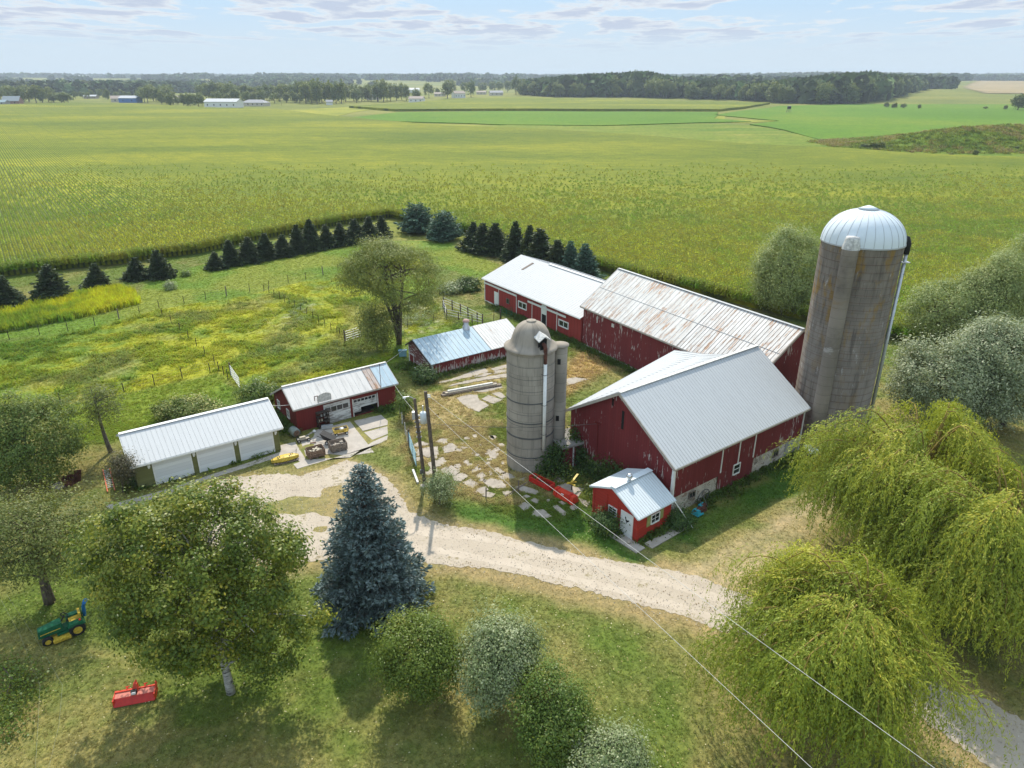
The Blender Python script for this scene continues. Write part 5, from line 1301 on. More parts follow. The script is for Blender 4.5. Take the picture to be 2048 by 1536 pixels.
DEADG = GP([(1130, 745), (1160, 705), (1190, 695), (1225, 735), (1180, 760), (1135, 790)])
def lawn_color(x, y):
    """what grows where: returns colour (N,3), tuft height, tuft density"""
    n1 = vnoise(x, y, 7.0, 1, 4); n2 = vnoise(x, y, 1.6, 5, 3); n3 = vnoise(x, y, 20, 9, 3); n4 = vnoise(x, y, 0.6, 15, 2)
    g = np.array([.108, .152, .024]); gd = np.array([.070, .130, .016]); dry = np.array([.265, .215, .080])
    f = ss(0.55 * n1 + 0.30 * n3 + 0.25 * n2, 0.44, 0.68)[..., None] * .85
    c = g * (1 - f) + dry * f
    f2 = ss(n2 * .6 + n1 * .4, 0.50, 0.72)[..., None]
    c = c * (1 - f2 * .6) + gd * f2 * .6
    h = np.full(x.shape, 0.07); den = np.ones(x.shape)
    # worn dry verge along the drive
    dd = sdf(x, y, DRIVE)
    v = (ss(dd + (n1 - .5) * 2.6 + (n2 - .5) * 1.6, 2.1, 0.2) * (0.4 + 0.6 * ss(n3 + n2 * .5, .35, .85)))[..., None]
    c = c * (1 - v) + np.array([.30, .225, .105]) * v
    dt = sdf(x, y, TRACK)
    w = ss(dt + (n1 - .5) * 2.5 + (n2 - .5), 1.0, -1.4)
    proj = x * rowd.x + y * rowd.y
    stripes = 0.75 + 0.25 * np.sin(proj * 2 * PI / 1.9)
    w = (w * stripes)[..., None]
    c = c * (1 - w) + np.array([.42, .325, .19]) * w; den = den * (1 - .9 * w[..., 0])
    # pasture
    dp_ = sdf(x, y, PASTURE)
    p = ss(dp_ + (n2 - .5) * 1.0, 0.5, -0.5)[..., None]
    pf = ss(0.50 * n1 + 0.35 * n2 + 0.25 * n3, 0.42, 0.66)[..., None]
    pc = np.array([.130, .195, .020]) * (1 - pf) + np.array([.31, .31, .020]) * pf
    pb = ss(vnoise(x, y, 9, 31, 3), .56, .70)[..., None] * .6
    pc = pc * (1 - pb) + np.array([.21, .20, .075]) * pb
    wf = (ss(vnoise(x, y, 11, 41, 2), .52, .66) * ss(n4, .5, .7))[..., None] * ss(np.hypot(x + 19, y - 88), 16, 8)[..., None]
    pc = pc * (1 - wf) + np.array([.34, .33, .20]) * wf
    c = c * (1 - p) + pc * p; h = h * (1 - p[..., 0]) + (.10 + .22 * n1 * ss(n2, .4, .7)) * p[..., 0]
    mw = ss(sdf(x, y, MOWN) + (n2 - .5), .6, -.6)[..., None] * (1 - p)
    mf = ss(n1 * .6 + n3 * .4, .42, .62)[..., None]
    c = c * (1 - mw) + (np.array([.115, .190, .018]) * (1 - mf) + np.array([.185, .215, .028]) * mf) * mw
    gb = ss(sdf(x, y, GREENBITS) + (n2 - .5) * 2, .8, -.8)[..., None] * (1 - p)
    c = c * (1 - gb) + (np.array([.10, .175, .014]) * (1 - .5 * mf) + np.array([.21, .23, .02]) * .5 * mf) * gb; h = np.where(gb[..., 0] > .5, .16, h)
    yd = ss(sdf(x, y, YARD) + (n2 - .5) * 2, .8, -.8)[..., None]
    yf = ss(0.5 * n1 + .5 * n2, .42, .62)[..., None]
    c = c * (1 - yd) + (np.array([.115, .145, .022]) * (1 - yf) + np.array([.32, .245, .11]) * yf) * yd; h = np.where(yd[..., 0] > .5, .10 + .12 * n2, h)
    dg = ss(sdf(x, y, DEADG) + (n2 - .5) * 1.5, .8, -.6)[..., None]
    c = c * (1 - dg) + np.array([.36, .24, .10]) * dg; h = np.where(dg[..., 0] > .5, .2, h)
    gl = ss(sdf(x, y, GOLDEN), .5, -.3)[..., None]
    c = c * (1 - gl) + (np.array([.13, .20, .02]) * (1 - pf) + np.array([.38, .37, .015]) * pf) * gl
    g2 = np.maximum(ss(sdf(x, y, GREEN2) + (n2 - .5) * 1.6 + (n1 - .5), .6, -.6), ss(sdf(x, y, GREEN3) + (n2 - .5) * 1.6, .5, -.5))[..., None] * (1 - .6 * yd)
    c = c * (1 - g2) + (np.array([.060, .125, .016]) * (1 - .5 * yf) + np.array([.13, .17, .03]) * .5 * yf) * g2
    inside = dd < -0.15
    den = np.where(dd < .1, np.maximum(ss(dd + (n2 - .5) * 1.6 + (n1 - .5) * 1.2, -1.0, .3) * .8, ss(dline(x, y, MIDLINE) + (n2 - .5) * .9, .55, .15)), den * (1 - .35 * v[..., 0])); h = np.where(v[..., 0] > .5, h * .7, h)
    c = c * (0.86 + 0.28 * n4[..., None])
    return np.clip(c, .004, .9), h, den, dd

def tz(x, y):
    x = np.asarray(x, float); y = np.asarray(y, float)
    far = ss(y, 1300, 4200)
    z = far * (vnoise(x, y, 1500, 77, 3) * 48 - 8) - ss(y, 1200, 1900) * (1 - ss(y, 1900, 3800)) * 6 * ss(-x, -300, 200)
    z = z + 9.0 * np.exp(-((x - 560) / 480) ** 2 - ((y - 1330) / 300) ** 2)
    z = z + 13.0 * np.exp(-((x - 1330) / 560) ** 2 - ((y - 1980) / 480) ** 2)
    return z * ss(y, 620, 900)
def grid_mesh(name, xs, ys, zfun, mat, colfun=None, skip=None):
    X, Y = np.meshgrid(xs, ys); Z = zfun(X, Y)
    nx, ny = len(xs), len(ys)
    idx = np.arange(nx * ny).reshape(ny, nx)
    q = np.stack([idx[:-1, :-1], idx[:-1, 1:], idx[1:, 1:], idx[1:, :-1]], -1).reshape(-1, 4)
    if skip is not None:
        cx = ((X[:-1, :-1] + X[1:, 1:]) / 2).ravel(); cy = ((Y[:-1, :-1] + Y[1:, 1:]) / 2).ravel()
        q = q[~skip(cx, cy)]
    me = bpy.data.meshes.new(name)
    me.vertices.add(nx * ny); me.loops.add(len(q) * 4); me.polygons.add(len(q))
    me.vertices.foreach_set('co', np.stack([X, Y, Z], -1).reshape(-1).astype(np.float32))
    me.loops.foreach_set('vertex_index', q.reshape(-1).astype(np.int32))
    me.polygons.foreach_set('loop_start', np.arange(0, len(q) * 4, 4, dtype=np.int32)); me.polygons.foreach_set('loop_total', np.full(len(q), 4, np.int32))
    if colfun:
        a = me.color_attributes.new('gcol', 'FLOAT_COLOR', 'POINT')
        c = np.ones((nx * ny, 4), np.float32); c[:, :3] = colfun(X.ravel(), Y.ravel()); a.data.foreach_set('color', c.reshape(-1))
    me.materials.append(mat); me.update(); me.validate()
    me.polygons.foreach_set('use_smooth', [True] * len(me.polygons))
    return link(name, me)
XN, Y0N, Y1N = 112.0, 10.0, 136.0
M['lawn'] = mat_tint('mown grass and weeds', fine=0.8)
xs = np.linspace(-XN, XN, 561); ys = np.linspace(Y0N, Y1N, 316)
lawn = grid_mesh('lawn', xs, ys, lambda X, Y: (vnoise(X, Y, 2.2, 3, 2) - .5) * .08 * ss(np.abs(sdf(X, Y, DRIVE)), .3, 3) - .004 + 0 * X, M['lawn'], lambda x, y: lawn_color(x, y)[0])
tag(lawn, kind='structure')
gx = np.concatenate([-np.geomspace(9500, XN, 70), np.linspace(-XN, XN, 24)[1:-1], np.geomspace(XN, 9500, 70)])
gy = np.concatenate([np.linspace(-300, Y0N, 6)[:-1], np.linspace(Y0N, Y1N, 13)[:-1], np.geomspace(Y1N, 9800, 130)])
M['terrain'] = mat_field('rough grass, hay and far fields', (.105, .135, .028), (.17, .185, .035), (.26, .235, .06), big=.006, fine=.8)
terrain = grid_mesh('terrain', gx, gy, lambda X, Y: tz(X, Y) - .06, M['terrain'], None, lambda cx, cy: (np.abs(cx) < XN) & (cy > Y0N) & (cy < Y1N))
tag(terrain, kind='structure')

def wob(poly, step, amp, seed):
    """outline resampled with small irregularities"""
    out = []; r = random.Random(seed)
    n = len(poly)
    for i in range(n):
        a = Vector(poly[i]); b = Vector(poly[(i + 1) % n]); L = (b - a).length; k = max(1, int(L / step))
        nrm = Vector((-(b - a).y, (b - a).x)).normalized() if L > 0 else Vector((0, 0))
        for j in range(k):
            p = a.lerp(b, j / k) + nrm * r.uniform(-amp, amp)
            out.append((p.x, p.y))
    return out
def sheet(name, poly, z, mat, parent=None, **t):
    bm = bmesh.new(); vs = [bm.verts.new((x, y, z)) for x, y in poly]
    f = bm.faces.new(vs); f.normal_update()
    if f.normal.z < 0: f.normal_flip()
    bmesh.ops.triangulate(bm, faces=[f])
    me = bpy.data.meshes.new(name); bm.to_mesh(me); bm.free(); me.materials.append(mat)
    return link(name, me, parent, **t)
# gravel: pale limestone chips, wheel tracks, leaf litter and thin weeds coming through
m, nt, out = new_mat('pale gravel')
p = worldpos(nt)
n1 = noise_(nt, p, 0.28, 5, 0.6); n2 = noise_(nt, p, 2.6, 6, 0.72); n3 = noise_(nt, p, 16.0, 4, 0.8); n4 = noise_(nt, p, 0.9, 5, .7)
c = ramp_(nt, n1, [(0.3, (.40, .335, .265)), (0.7, (.50, .43, .345))])
c = mix_(nt, math_(nt, 'MULTIPLY', sstep(nt, n3, .52, .66), .38), c, (.26, .22, .17))
wd = math_(nt, 'ADD', math_(nt, 'MULTIPLY', n1, .45), math_(nt, 'ADD', math_(nt, 'MULTIPLY', n2, .45), math_(nt, 'MULTIPLY', n4, .25)))
wm = sstep(nt, wd, .615, .70)
c = mix_(nt, math_(nt, 'MULTIPLY', wm, .75), c, mix_(nt, n3, (.24, .17, .08), (.13, .13, .04)))
bsdf_(nt, out, c, .95, 0, n3, .5, .03, .1)
M['gravel'] = m
me_dr = sheet('driveway', wob(wob(DRIVE, 1.4, .25, 4), .22, .13, 5), .012, M['gravel'], kind='structure')
# grassy middle strip of the drive beyond the willow, dry leaf line on the crown of the near part
CENTRE = GP([(800, 1072), (850, 1082), (900, 1088), (1000, 1103), (1100, 1127), (1200, 1150), (1300, 1178), (1400, 1205), (1490, 1236), (1560, 1262)])
def ribbon(pts, off, w):
    L_, R_2 = [], []
    for i, (x, y) in enumerate(pts):
        a = Vector(pts[max(i - 1, 0)]); b = Vector(pts[min(i + 1, len(pts) - 1)]); d = (b - a).normalized(); n = Vector((-d.y, d.x)); c = Vector((x, y)) + n * off
        L_.append(tuple(c + n * w / 2)); R_2.append(tuple(c - n * w / 2))
    return L_ + R_2[::-1]
m, nt, out = new_mat('packed wheel track gravel')
p = worldpos(nt); n1 = noise_(nt, p, 0.5, 5, 0.6); n3 = noise_(nt, p, 16.0, 4, 0.8)
c = ramp_(nt, n1, [(0.3, (.44, .37, .295)), (0.7, (.53, .455, .37))])
c = mix_(nt, math_(nt, 'MULTIPLY', sstep(nt, n3, .54, .68), .22), c, (.34, .28, .21))
bsdf_(nt, out, c, .95, 0, n3, .3, .02, .1); M['rut'] = m
for i, (o_, w_) in enumerate(((.95, .75), (-.95, .7))):
    sheet('wheel_track', wob(wob(ribbon(CENTRE, o_, w_), 1.1, .16, 20 + i), .2, .07, 30 + i), .016, M['rut'], kind='structure')
LEAFLINE = GP([(1010, 1108), (1100, 1125), (1200, 1150), (1300, 1177), (1400, 1207), (1480, 1235)])
# concrete in front of workshop and garages
def slab(pts, z=PAD, seed=0, mat='conc', name='concrete_pad', amp=.02):
    z = .014 + seed * .003
    mb = MB(); mb.prism(wob(GP(pts), .6, amp, seed), -.02, z); return mb.build(name, M[mat], None, kind='structure')
slab([(556, 892), (590, 884), (612, 920), (600, 925), (585, 905), (566, 916)], .018, 1)
slab([(600, 880), (625, 862), (700, 843), (748, 905), (700, 912), (660, 908), (612, 912)], PAD, 2)
slab([(708, 842), (762, 830), (776, 842), (775, 850), (726, 862)], PAD, 3)
slab([(728, 865), (775, 853), (776, 868), (745, 880)], PAD, 4)
slab([(587, 929), (612, 920), (700, 915), (745, 884), (776, 871), (774, 880), (748, 893), (595, 938)], PAD + .003, 5)
slab([(212, 1012), (330, 980), (560, 905), (590, 895), (592, 902), (560, 914), (430, 955), (330, 992), (222, 1021)], .02, 6)
def zq(px, py): return (px / 5.908 + 780, py / 5.908 + 760)
def zr_(px, py): return (px / 6.35 + 1000, py / 6.35 + 920)
def zs_(px, py): return (px / 5.12 + 860, py / 5.12 + 700)
SL = [[zq(*q) for q in s_] for s_ in (
 [(780, 215), (930, 172), (1030, 180), (1060, 235), (1170, 300), (1050, 380), (900, 320), (840, 270)], [(1085, 225), (1160, 182), (1330, 235), (1240, 280), (1180, 275)], [(1200, 160), (1300, 145), (1370, 200), (1320, 225)],
 [(540, 735), (600, 695), (695, 700), (650, 735), (580, 748)], [(620, 805), (690, 755), (740, 750), (805, 795), (760, 850), (640, 868)], [(280, 760), (360, 725), (480, 755), (450, 775), (300, 795)], [(300, 820), (560, 785), (580, 890), (310, 900)],
 [(440, 985), (620, 930), (680, 965), (590, 1025), (480, 1030)], [(595, 1060), (730, 1010), (835, 1085), (760, 1140), (640, 1120)], [(735, 1150), (850, 1095), (930, 1140), (840, 1200), (760, 1195)], [(860, 1215), (950, 1170), (1060, 1230), (970, 1288), (900, 1260)],
 [(870, 965), (930, 940), (930, 985), (875, 1005)], [(965, 1060), (1060, 1038), (1085, 1055), (1000, 1095), (962, 1100)], [(1010, 1135), (1090, 1085), (1150, 1140), (1060, 1178)], [(1165, 1080), (1195, 1075), (1215, 1120), (1180, 1130)], [(1145, 850), (1220, 825), (1290, 880), (1250, 930), (1190, 930)],
 [(1205, 1045), (1290, 1035), (1335, 1080), (1270, 1098)], [(1100, 1205), (1190, 1160), (1330, 1190), (1370, 1260), (1280, 1285), (1160, 1270)], [(1010, 1300), (1070, 1270), (1130, 1320), (1250, 1350), (1190, 1395), (1100, 1375)], [(845, 810), (910, 790), (930, 800), (870, 822)], [(955, 870), (990, 855), (985, 880)], [(1030, 1000), (1080, 990), (1070, 1015), (1035, 1015)], [(1310, 1100), (1400, 1095), (1480, 1150), (1420, 1180), (1330, 1150)], [(1270, 1140), (1330, 1135), (1420, 1175), (1300, 1175)], [(1320, 960), (1350, 985), (1340, 1010), (1315, 990)], [(820, 745), (880, 750), (860, 765)])]
r_s = random.Random(77)
for _ in range(46):
    x_, y_ = r_s.uniform(830, 1010), r_s.uniform(870, 985); w_ = r_s.uniform(3, 10)
    SL.append([(x_ + w_ * math.cos(a) * r_s.uniform(.7, 1.3), y_ + w_ * .55 * math.sin(a) * r_s.uniform(.7, 1.3)) for a in (0.3, 1.4, 2.6, 3.7, 5.2)])
SL += [[zr_(*q) for q in s_] for s_ in ([(170, 350), (260, 325), (420, 370), (505, 405), (450, 440), (300, 415)], [(290, 460), (330, 445), (385, 465), (330, 490)], [(390, 515), (440, 485), (500, 515), (480, 555), (430, 548)], [(515, 460), (545, 450), (578, 475), (545, 488)], [(225, 580), (320, 535), (410, 590), (310, 650)], [(400, 690), (420, 650), (540, 630), (660, 715), (590, 735), (430, 730)], [(670, 590), (720, 580), (855, 680), (820, 712), (770, 690)], [(740, 540), (790, 525), (830, 555), (800, 578)], [(875, 600), (920, 570), (990, 620), (930, 650)], [(230, 250), (300, 222), (350, 225), (290, 275), (235, 275)], [(720, 330), (840, 300), (960, 350), (1070, 370), (980, 480), (1150, 540), (1100, 605), (990, 500), (900, 420), (760, 400)], [(700, 240), (820, 225), (840, 270), (740, 290)], [(30, 405), (110, 395), (170, 420), (110, 460), (40, 440)], [(580, 510), (620, 500), (640, 520), (600, 535)])]
SL += [[zs_(*q) for q in s_] for s_ in ([(80, 330), (220, 300), (460, 210), (560, 190), (600, 225), (470, 265), (260, 310), (90, 345)], [(620, 195), (780, 150), (785, 190), (660, 215)], [(230, 355), (360, 320), (560, 280), (790, 240), (790, 280), (560, 310), (330, 350), (190, 375)], [(450, 280), (560, 240), (640, 240), (560, 275)], [(220, 440), (450, 395), (720, 350), (745, 385), (590, 430), (400, 435), (250, 455)], [(1400, 300), (1480, 280), (1620, 300), (1500, 340), (1400, 365)], [(660, 215), (785, 200), (786, 230), (650, 250)])]
me_b = MB()
for i, s_ in enumerate(SL):
    me_b.prism(wob([(p[0], p[1]) for p in GP(s_)], .30, .05, 100 + i), -.03, .035 + .004 * (i % 5))
slabs = me_b.build('barnyard_paving', M['conc_old'], None, kind='structure')

# ------------------------------------------------------------------ far fields, each a standing crop of its own height
def crop(name, px, h, mat, wall=None, kind='structure', seed=1, amp=2.0, step=25):
    P = wob(GP(px), step, amp, seed)
    P = [p for p in P]
    bm = bmesh.new(); n = len(P)
    lo = [bm.verts.new((x, y, -.1)) for x, y in P]; hi = [bm.verts.new((x, y, h)) for x, y in P]
    for i in range(n): bm.faces.new((lo[i], lo[(i + 1) % n], hi[(i + 1) % n], hi[i]))
    f = bm.faces.new(hi); f.normal_update()
    if f.normal.z < 0: bmesh.ops.reverse_faces(bm, faces=bm.faces)
    bmesh.ops.triangulate(bm, faces=[f])
    me = bpy.data.meshes.new(name); bm.to_mesh(me); bm.free(); me.materials.append(mat)
    return link(name, me, None, kind=kind)
M['corn_far'] = mat_field('ripening corn seen from afar', (.115, .165, .008), (.205, .235, .012), (.36, .345, .018), big=.010, fine=1.1, stretch=(.55, 1.5), rowdir=(math.sin(math.radians(125.7)), -math.cos(math.radians(125.7))), rowsp=.8)
M['soy'] = mat_field('green soybeans', (.075, .160, .008), (.092, .185, .010), (.15, .21, .014), big=.006, fine=.7)
M['hay'] = mat_field('rough hay meadow', (.080, .150, .014), (.140, .190, .020), (.25, .24, .045), big=.018, fine=.5, stretch=(.4, 2.2))
M['waterway'] = mat_field('yellow grass strip', (.16, .185, .025), (.24, .25, .03), (.32, .29, .04), big=.02, fine=.6)
M['tilled'] = mat_field('dry tan field', (.25, .20, .11), (.31, .24, .13), (.37, .28, .16), big=.01, fine=.4)
CORN_FAR_Y = 205.0
yy = CORN_FAR_Y
CORN_EDGE = [(0, 212), (150, 208), (300, 212), (415, 218), (500, 220), (560, 222), (640, 233), (760, 245), (900, 257), (1050, 262), (1250, 274), (1500, 296), (1690, 304), (1840, 316), (2200, 330)]
ce = GP(CORN_EDGE)
crop('corn_strip', [(700, 216), (790, 223), (1000, 221.5), (1200, 222.5), (1440, 223), (1500, 216), (1540, 209), (1300, 204), (1100, 199), (1030, 197), (900, 201), (830, 208)], 2.0, M['corn_far'], seed=3)
crop('soybean_field', [(690, 237), (800, 225), (1000, 223.5), (1440, 225), (1425, 238), (1500, 244), (1400, 246.5), (1200, 252), (1000, 250), (800, 244)], .5, M['soy'], seed=4)
crop('soybean_field', [(1430, 231), (1470, 225), (1560, 213), (1700, 209), (1850, 196), (2250, 190), (2300, 280), (1950, 285), (1760, 300), (1690, 298), (1600, 268), (1505, 250), (1560, 243)], .5, M['soy'], seed=5)
crop('hay_meadow', [(880, 256), (1020, 251), (1200, 253), (1400, 248), (1505, 252), (1600, 270), (1690, 300), (1500, 294), (1250, 272), (1050, 260)], .3, M['hay'], seed=6)
crop('grass_strip', [(560, 221), (700, 214), (830, 207), (700, 226), (640, 240), (690, 238), (800, 246), (1000, 252), (880, 256), (760, 243), (640, 231)], .12, M['waterway'], seed=7)
crop('grass_strip', [(1400, 243), (1425, 229), (1480, 223), (1560, 224), (1500, 229), (1450, 233), (1450, 240), (1560, 242), (1500, 246)], .2, M['waterway'], seed=8)
TANP = [(690, 1120), (760, 1120), (1500, 1180), (1900, 1500), (1900, 2150), (1300, 2150), (1000, 1700), (800, 1350)]
tan = grid_mesh('tan_field', np.linspace(680, 1900, 90), np.linspace(1110, 2150, 70), lambda X, Y: tz(X, Y) + .6, M['tilled'], None, lambda cx, cy: sdf(cx, cy, TANP) > 0); tag(tan, kind='structure')
crop('grass_strip', [(1850, 186), (1990, 188), (2300, 188), (2300, 191), (1850, 195)], .3, M['hay'], seed=10)
# grassy mound at the right edge of the corn
MX, MY = G(1960, 300).x, G(1960, 300).y
mxs = np.linspace(MX - 75, MX + 110, 75); mys = np.linspace(MY - 34, MY + 75, 50)
def moundz(X, Y):
    a = np.exp(-((X - MX - 25) / 55) ** 2 - ((Y - MY - 22) / 26) ** 2) * 7.5 + np.exp(-((X - MX + 12) / 30) ** 2 - ((Y - MY - 5) / 14) ** 2) * 3.5
    return a * (.8 + .5 * vnoise(X, Y, 9, 3, 3)) - .25
mound = grid_mesh('grassy_mound', mxs, mys, moundz, M['hay']); tag(mound, kind='structure')
# ------------------------------------------------------------------ vegetation builders
def unit(v): return v / (np.linalg.norm(v, axis=-1, keepdims=True) + 1e-9)
def rand_dirs(n, r):
    v = r.normal(size=(n, 3)); return unit(v)
def leaf_quads(c, r, size, asp=.55, droop=0.0, up=0.35, along=None, nrm=None):
    """c: (N,3) centres; diamond leaves with random tilt"""
    n = len(c)
    a = rand_dirs(n, r)
    if along is not None: a = unit(along + .35 * a)
    a[:, 2] -= droop; a = unit(a)
    nn = rand_dirs(n, r); nn[:, 2] = np.abs(nn[:, 2]) + up
    if nrm is not None: nn = unit(rand_dirs(n, r) * .62 + nrm)
    b = unit(np.cross(a, nn))
    if nrm is not None and along is None: a = unit(np.cross(nn, b) + .15 * a)
    s = size * r.uniform(.7, 1.3, (n, 1))
    a = a * s * .5; b = b * s * .5 * asp
    V = np.empty((n, 4, 3)); V[:, 0] = c - a; V[:, 1] = c + b * 1.0 - a * .1; V[:, 2] = c + a; V[:, 3] = c - b - a * .1
    return V
def lumps(d, r, k=7, amp=.28):
    f = np.zeros(len(d))
    for _ in range(k):
        kv = r.normal(size=3) * 2.6; f += np.cos(d @ kv + r.uniform(0, 6.28))
    return 1 + amp * f / math.sqrt(k)
def bez(a, b, c, n):
    t = np.linspace(0, 1, n)[:, None]
    return (1 - t) ** 2 * a + 2 * t * (1 - t) * b + t * t * c
def limb_mesh(mb, base, tips, r0, r1, rnd, sag=.0, n=7, fork=.45):
    for t in tips:
        t = np.array(t) * .84 + base * .16; mid = base * (1 - fork) + t * fork; mid = mid + np.array([0, 0, np.linalg.norm(t - base) * .16]) + rnd.normal(size=3) * .15
        P = bez(base, mid, t, n); mb.tube(P, list(np.linspace(r0, r1, n)), 5, cap=False)
def broadleaf(name, label, cat, base, crown, rad, n_clump, per, leaf, mats, trunk=.25, seed=1, spread=.55, limbs=16, amp=.36, shell=.5, group=None, asp=.55, lean=(0, 0), droop=0, barkmat='bark', flat_bottom=-.55, up=.8, forks=1, cspread=None, extra=None, limb_r=None):
    """tree: tapered trunk, limbs reaching the leaf clumps, crown of loose leaf clumps"""
    r = rng(seed)
    base = np.array([base[0], base[1], base[2] if len(base) > 2 else 0.0], float)
    root = empty(name, tuple(base), 0, label, cat, group)
    C = np.array(crown, float) - base; rad = np.array(rad, float)
    d = rand_dirs(int(n_clump * 1.8), r); d = d[d[:, 2] > flat_bottom][:n_clump]
    rr = r.uniform(0, 1, len(d)) ** (1 / 3.0); rr = shell + (1 - shell) * rr
    P = C + d * rad * (rr * lumps(d, r, amp=amp))[:, None]
    if forks == 3 and cat == 'bush':
        dsh = rand_dirs(26, r); dsh[:, 2] = np.abs(dsh[:, 2]); P = np.vstack([P, C + dsh * rad * r.uniform(1.1, 1.38, (26, 1))])
    if extra is not None: P = np.vstack([P, np.array(extra) - base]) if len(P) else np.array(extra) - base
    P[:, 2] = np.maximum(P[:, 2], .25)
    mb = MB()
    tops = []
    for k in range(forks):
        off = np.array([r.normal() * rad[0] * .25, r.normal() * rad[1] * .25, 0]) * (forks > 1)
        top = np.array([C[0] * .8 + lean[0], C[1] * .8 + lean[1], max(.4, C[2] + rad[2] * (.15 if forks == 1 else .1))]) + off
        Q = bez(np.zeros(3), np.array([lean[0] * .8 + off[0] * .2, lean[1] * .8 + off[1] * .2, top[2] * .45]), top, 9)
        mb.tube(Q, list(np.linspace(trunk * (1 if k == 0 else .75), trunk * .28, 9)), 8)
        tops.append(Q)
    mb.build('trunk', M[barkmat], root, smooth=True)
    if limbs:
        mb = MB(); sel = r.choice(len(P), min(limbs, len(P)), replace=False)
        for i in sel:
            Q = tops[r.integers(len(tops))]
            zt = P[i][2] - .35 * np.linalg.norm(P[i][:2] - Q[-1][:2]); k = int(np.clip(np.searchsorted(Q[:, 2], zt), 2, 8))
            limb_mesh(mb, Q[k], [P[i]], (limb_r or trunk * .30), .02, r)
        mb.build('limbs', M[barkmat], root, smooth=True)
    n = len(P) * per
    ci = np.repeat(np.arange(len(P)), per)
    cs = r.uniform(.6, 1.35, len(P)) * spread
    sp3 = np.array([1, 1, .75])
    L = P[ci] + r.normal(size=(n, 3)) * cs[ci][:, None] * sp3
    L[:, 2] = np.maximum(L[:, 2], .06)
    ct = r.uniform(0, 1, len(P)); tint = np.clip(.5 * ct[ci] + .5 * r.uniform(0, 1, n), 0, 1)
    od = (L - P[ci]) / (cs[ci][:, None] * sp3); cd = unit((P - C) / rad)
    V = leaf_quads(L, r, leaf, asp, droop, up, None, .75 * od / (1 + np.linalg.norm(od, axis=1, keepdims=True)) * 1.6 + .45 * cd[ci] + np.array([0, 0, .55]))
    me = quads_mesh('crown', V, mats, tint)
    link('crown', me, root)
    return root
def weeping(name, label, base, top, rad, mats, seed=1, arches=90, strands=26, length=(2.0, 5.0), leaf=.24, group=None, trunk=.5, zlow=.6, spread=.28, step=.24, amp=.30):
    """weeping willow: arching limbs, each carrying a fountain of hanging leafy strands"""
    r = rng(seed); base = np.array([base[0], base[1], 0.0]); root = empty(name, tuple(base), 0, label, 'tree', group)
    rx, ry, rz = rad; C = np.array([top[0], top[1], top[2] - rz]) - base
    d = rand_dirs(arches * 4, r); d = d[d[:, 2] > -.25][:arches]
    P = C + d * np.array([rx, ry, rz]) * (r.uniform(.55, 1.0, len(d)) * lumps(d, r, amp=amp))[:, None]
    mb = MB()
    Q = bez(np.zeros(3), np.array([0, 0, C[2] * .6]), C + np.array([0, 0, rz * .3]), 8); mb.tube(Q, list(np.linspace(trunk, trunk * .35, 8)), 9)
    mb.build('trunk', M['bark'], root, smooth=True)
    mb = MB(); S0 = []; D0 = []; LN = []; CT = []
    for i, p in enumerate(P):
        k = r.integers(2, 7); q = Q[k]; mid = (q + p) / 2 + np.array([0, 0, np.linalg.norm(p - q) * .34])
        A = bez(q, mid, p, 9)
        oh = p - q; oh[2] = 0; oh = oh / (np.linalg.norm(oh) + 1e-6)
        tail = [p + oh * .55 * j + np.array([0, 0, -.16 * j * j]) + r.normal(size=3) * .05 for j in range(1, 4)]
        A = np.vstack([A, tail]); mb.tube(A, list(np.linspace(trunk * .18, .014, len(A))), 5, cap=False)
        seg = A[4:]; t = r.uniform(0, 1, strands) ** .75 * (len(seg) - 1.001); j = t.astype(int); fr = (t - j)[:, None]
        o = seg[j] * (1 - fr) + seg[j + 1] * fr + r.normal(size=(strands, 3)) * spread * np.array([1, 1, .5]); S0.append(o)
        sd = np.array([-oh[1], oh[0], 0]); dr = oh[None] * r.uniform(.15, 1.0, (strands, 1)) + sd[None] * r.normal(size=(strands, 1)) * .75; dr[:, 2] = r.uniform(.05, .5, strands); D0.append(dr)
        LN.append(r.uniform(length[0], length[1], strands) * (.55 + .45 * min(1, p[2] / (C[2] + rz))) * r.choice([1, 1, .6])); CT.append(np.full(strands, r.random()))
    mb.build('limbs', M['bark_willow'], root, smooth=True)
    S0 = np.vstack(S0); D0 = np.vstack(D0); LN = np.concatenate(LN); CT = np.concatenate(CT)
    nst = int(length[1] / step); pos = S0.copy(); dv = unit(D0); acc = np.zeros(len(S0)); VV = []; TT = []
    sway = r.normal(size=(len(S0), 3)) * .04; sway[:, 2] = 0
    for k in range(nst):
        dv = unit(dv + np.array([0, 0, -.36]) + sway); new = pos + dv * step; acc += step
        ok = (acc < LN) & (new[:, 2] > zlow * .5)
        if not ok.any(): break
        for j in range(3):
            c = pos + dv * step * r.uniform(0, 1, (len(pos), 1)) + r.normal(size=pos.shape) * .04
            al = unit(dv * .9 + r.normal(size=pos.shape) * .33 + np.array([0, 0, -.2]))
            rad_ = c[ok] - C; rad_[:, 2] *= .6; V = leaf_quads(c[ok], r, leaf, .26, 0, .5, al[ok], unit(rad_) * .8 + np.array([0, 0, .6])); VV.append(V); TT.append(np.clip(.5 * CT[ok] + .45 * r.uniform(0, 1, ok.sum()) + (.14 if k < 3 else 0), 0, 1))
        pos = new
    me = quads_mesh('crown', np.concatenate(VV), mats, np.concatenate(TT)); link('crown', me, root)
    return root
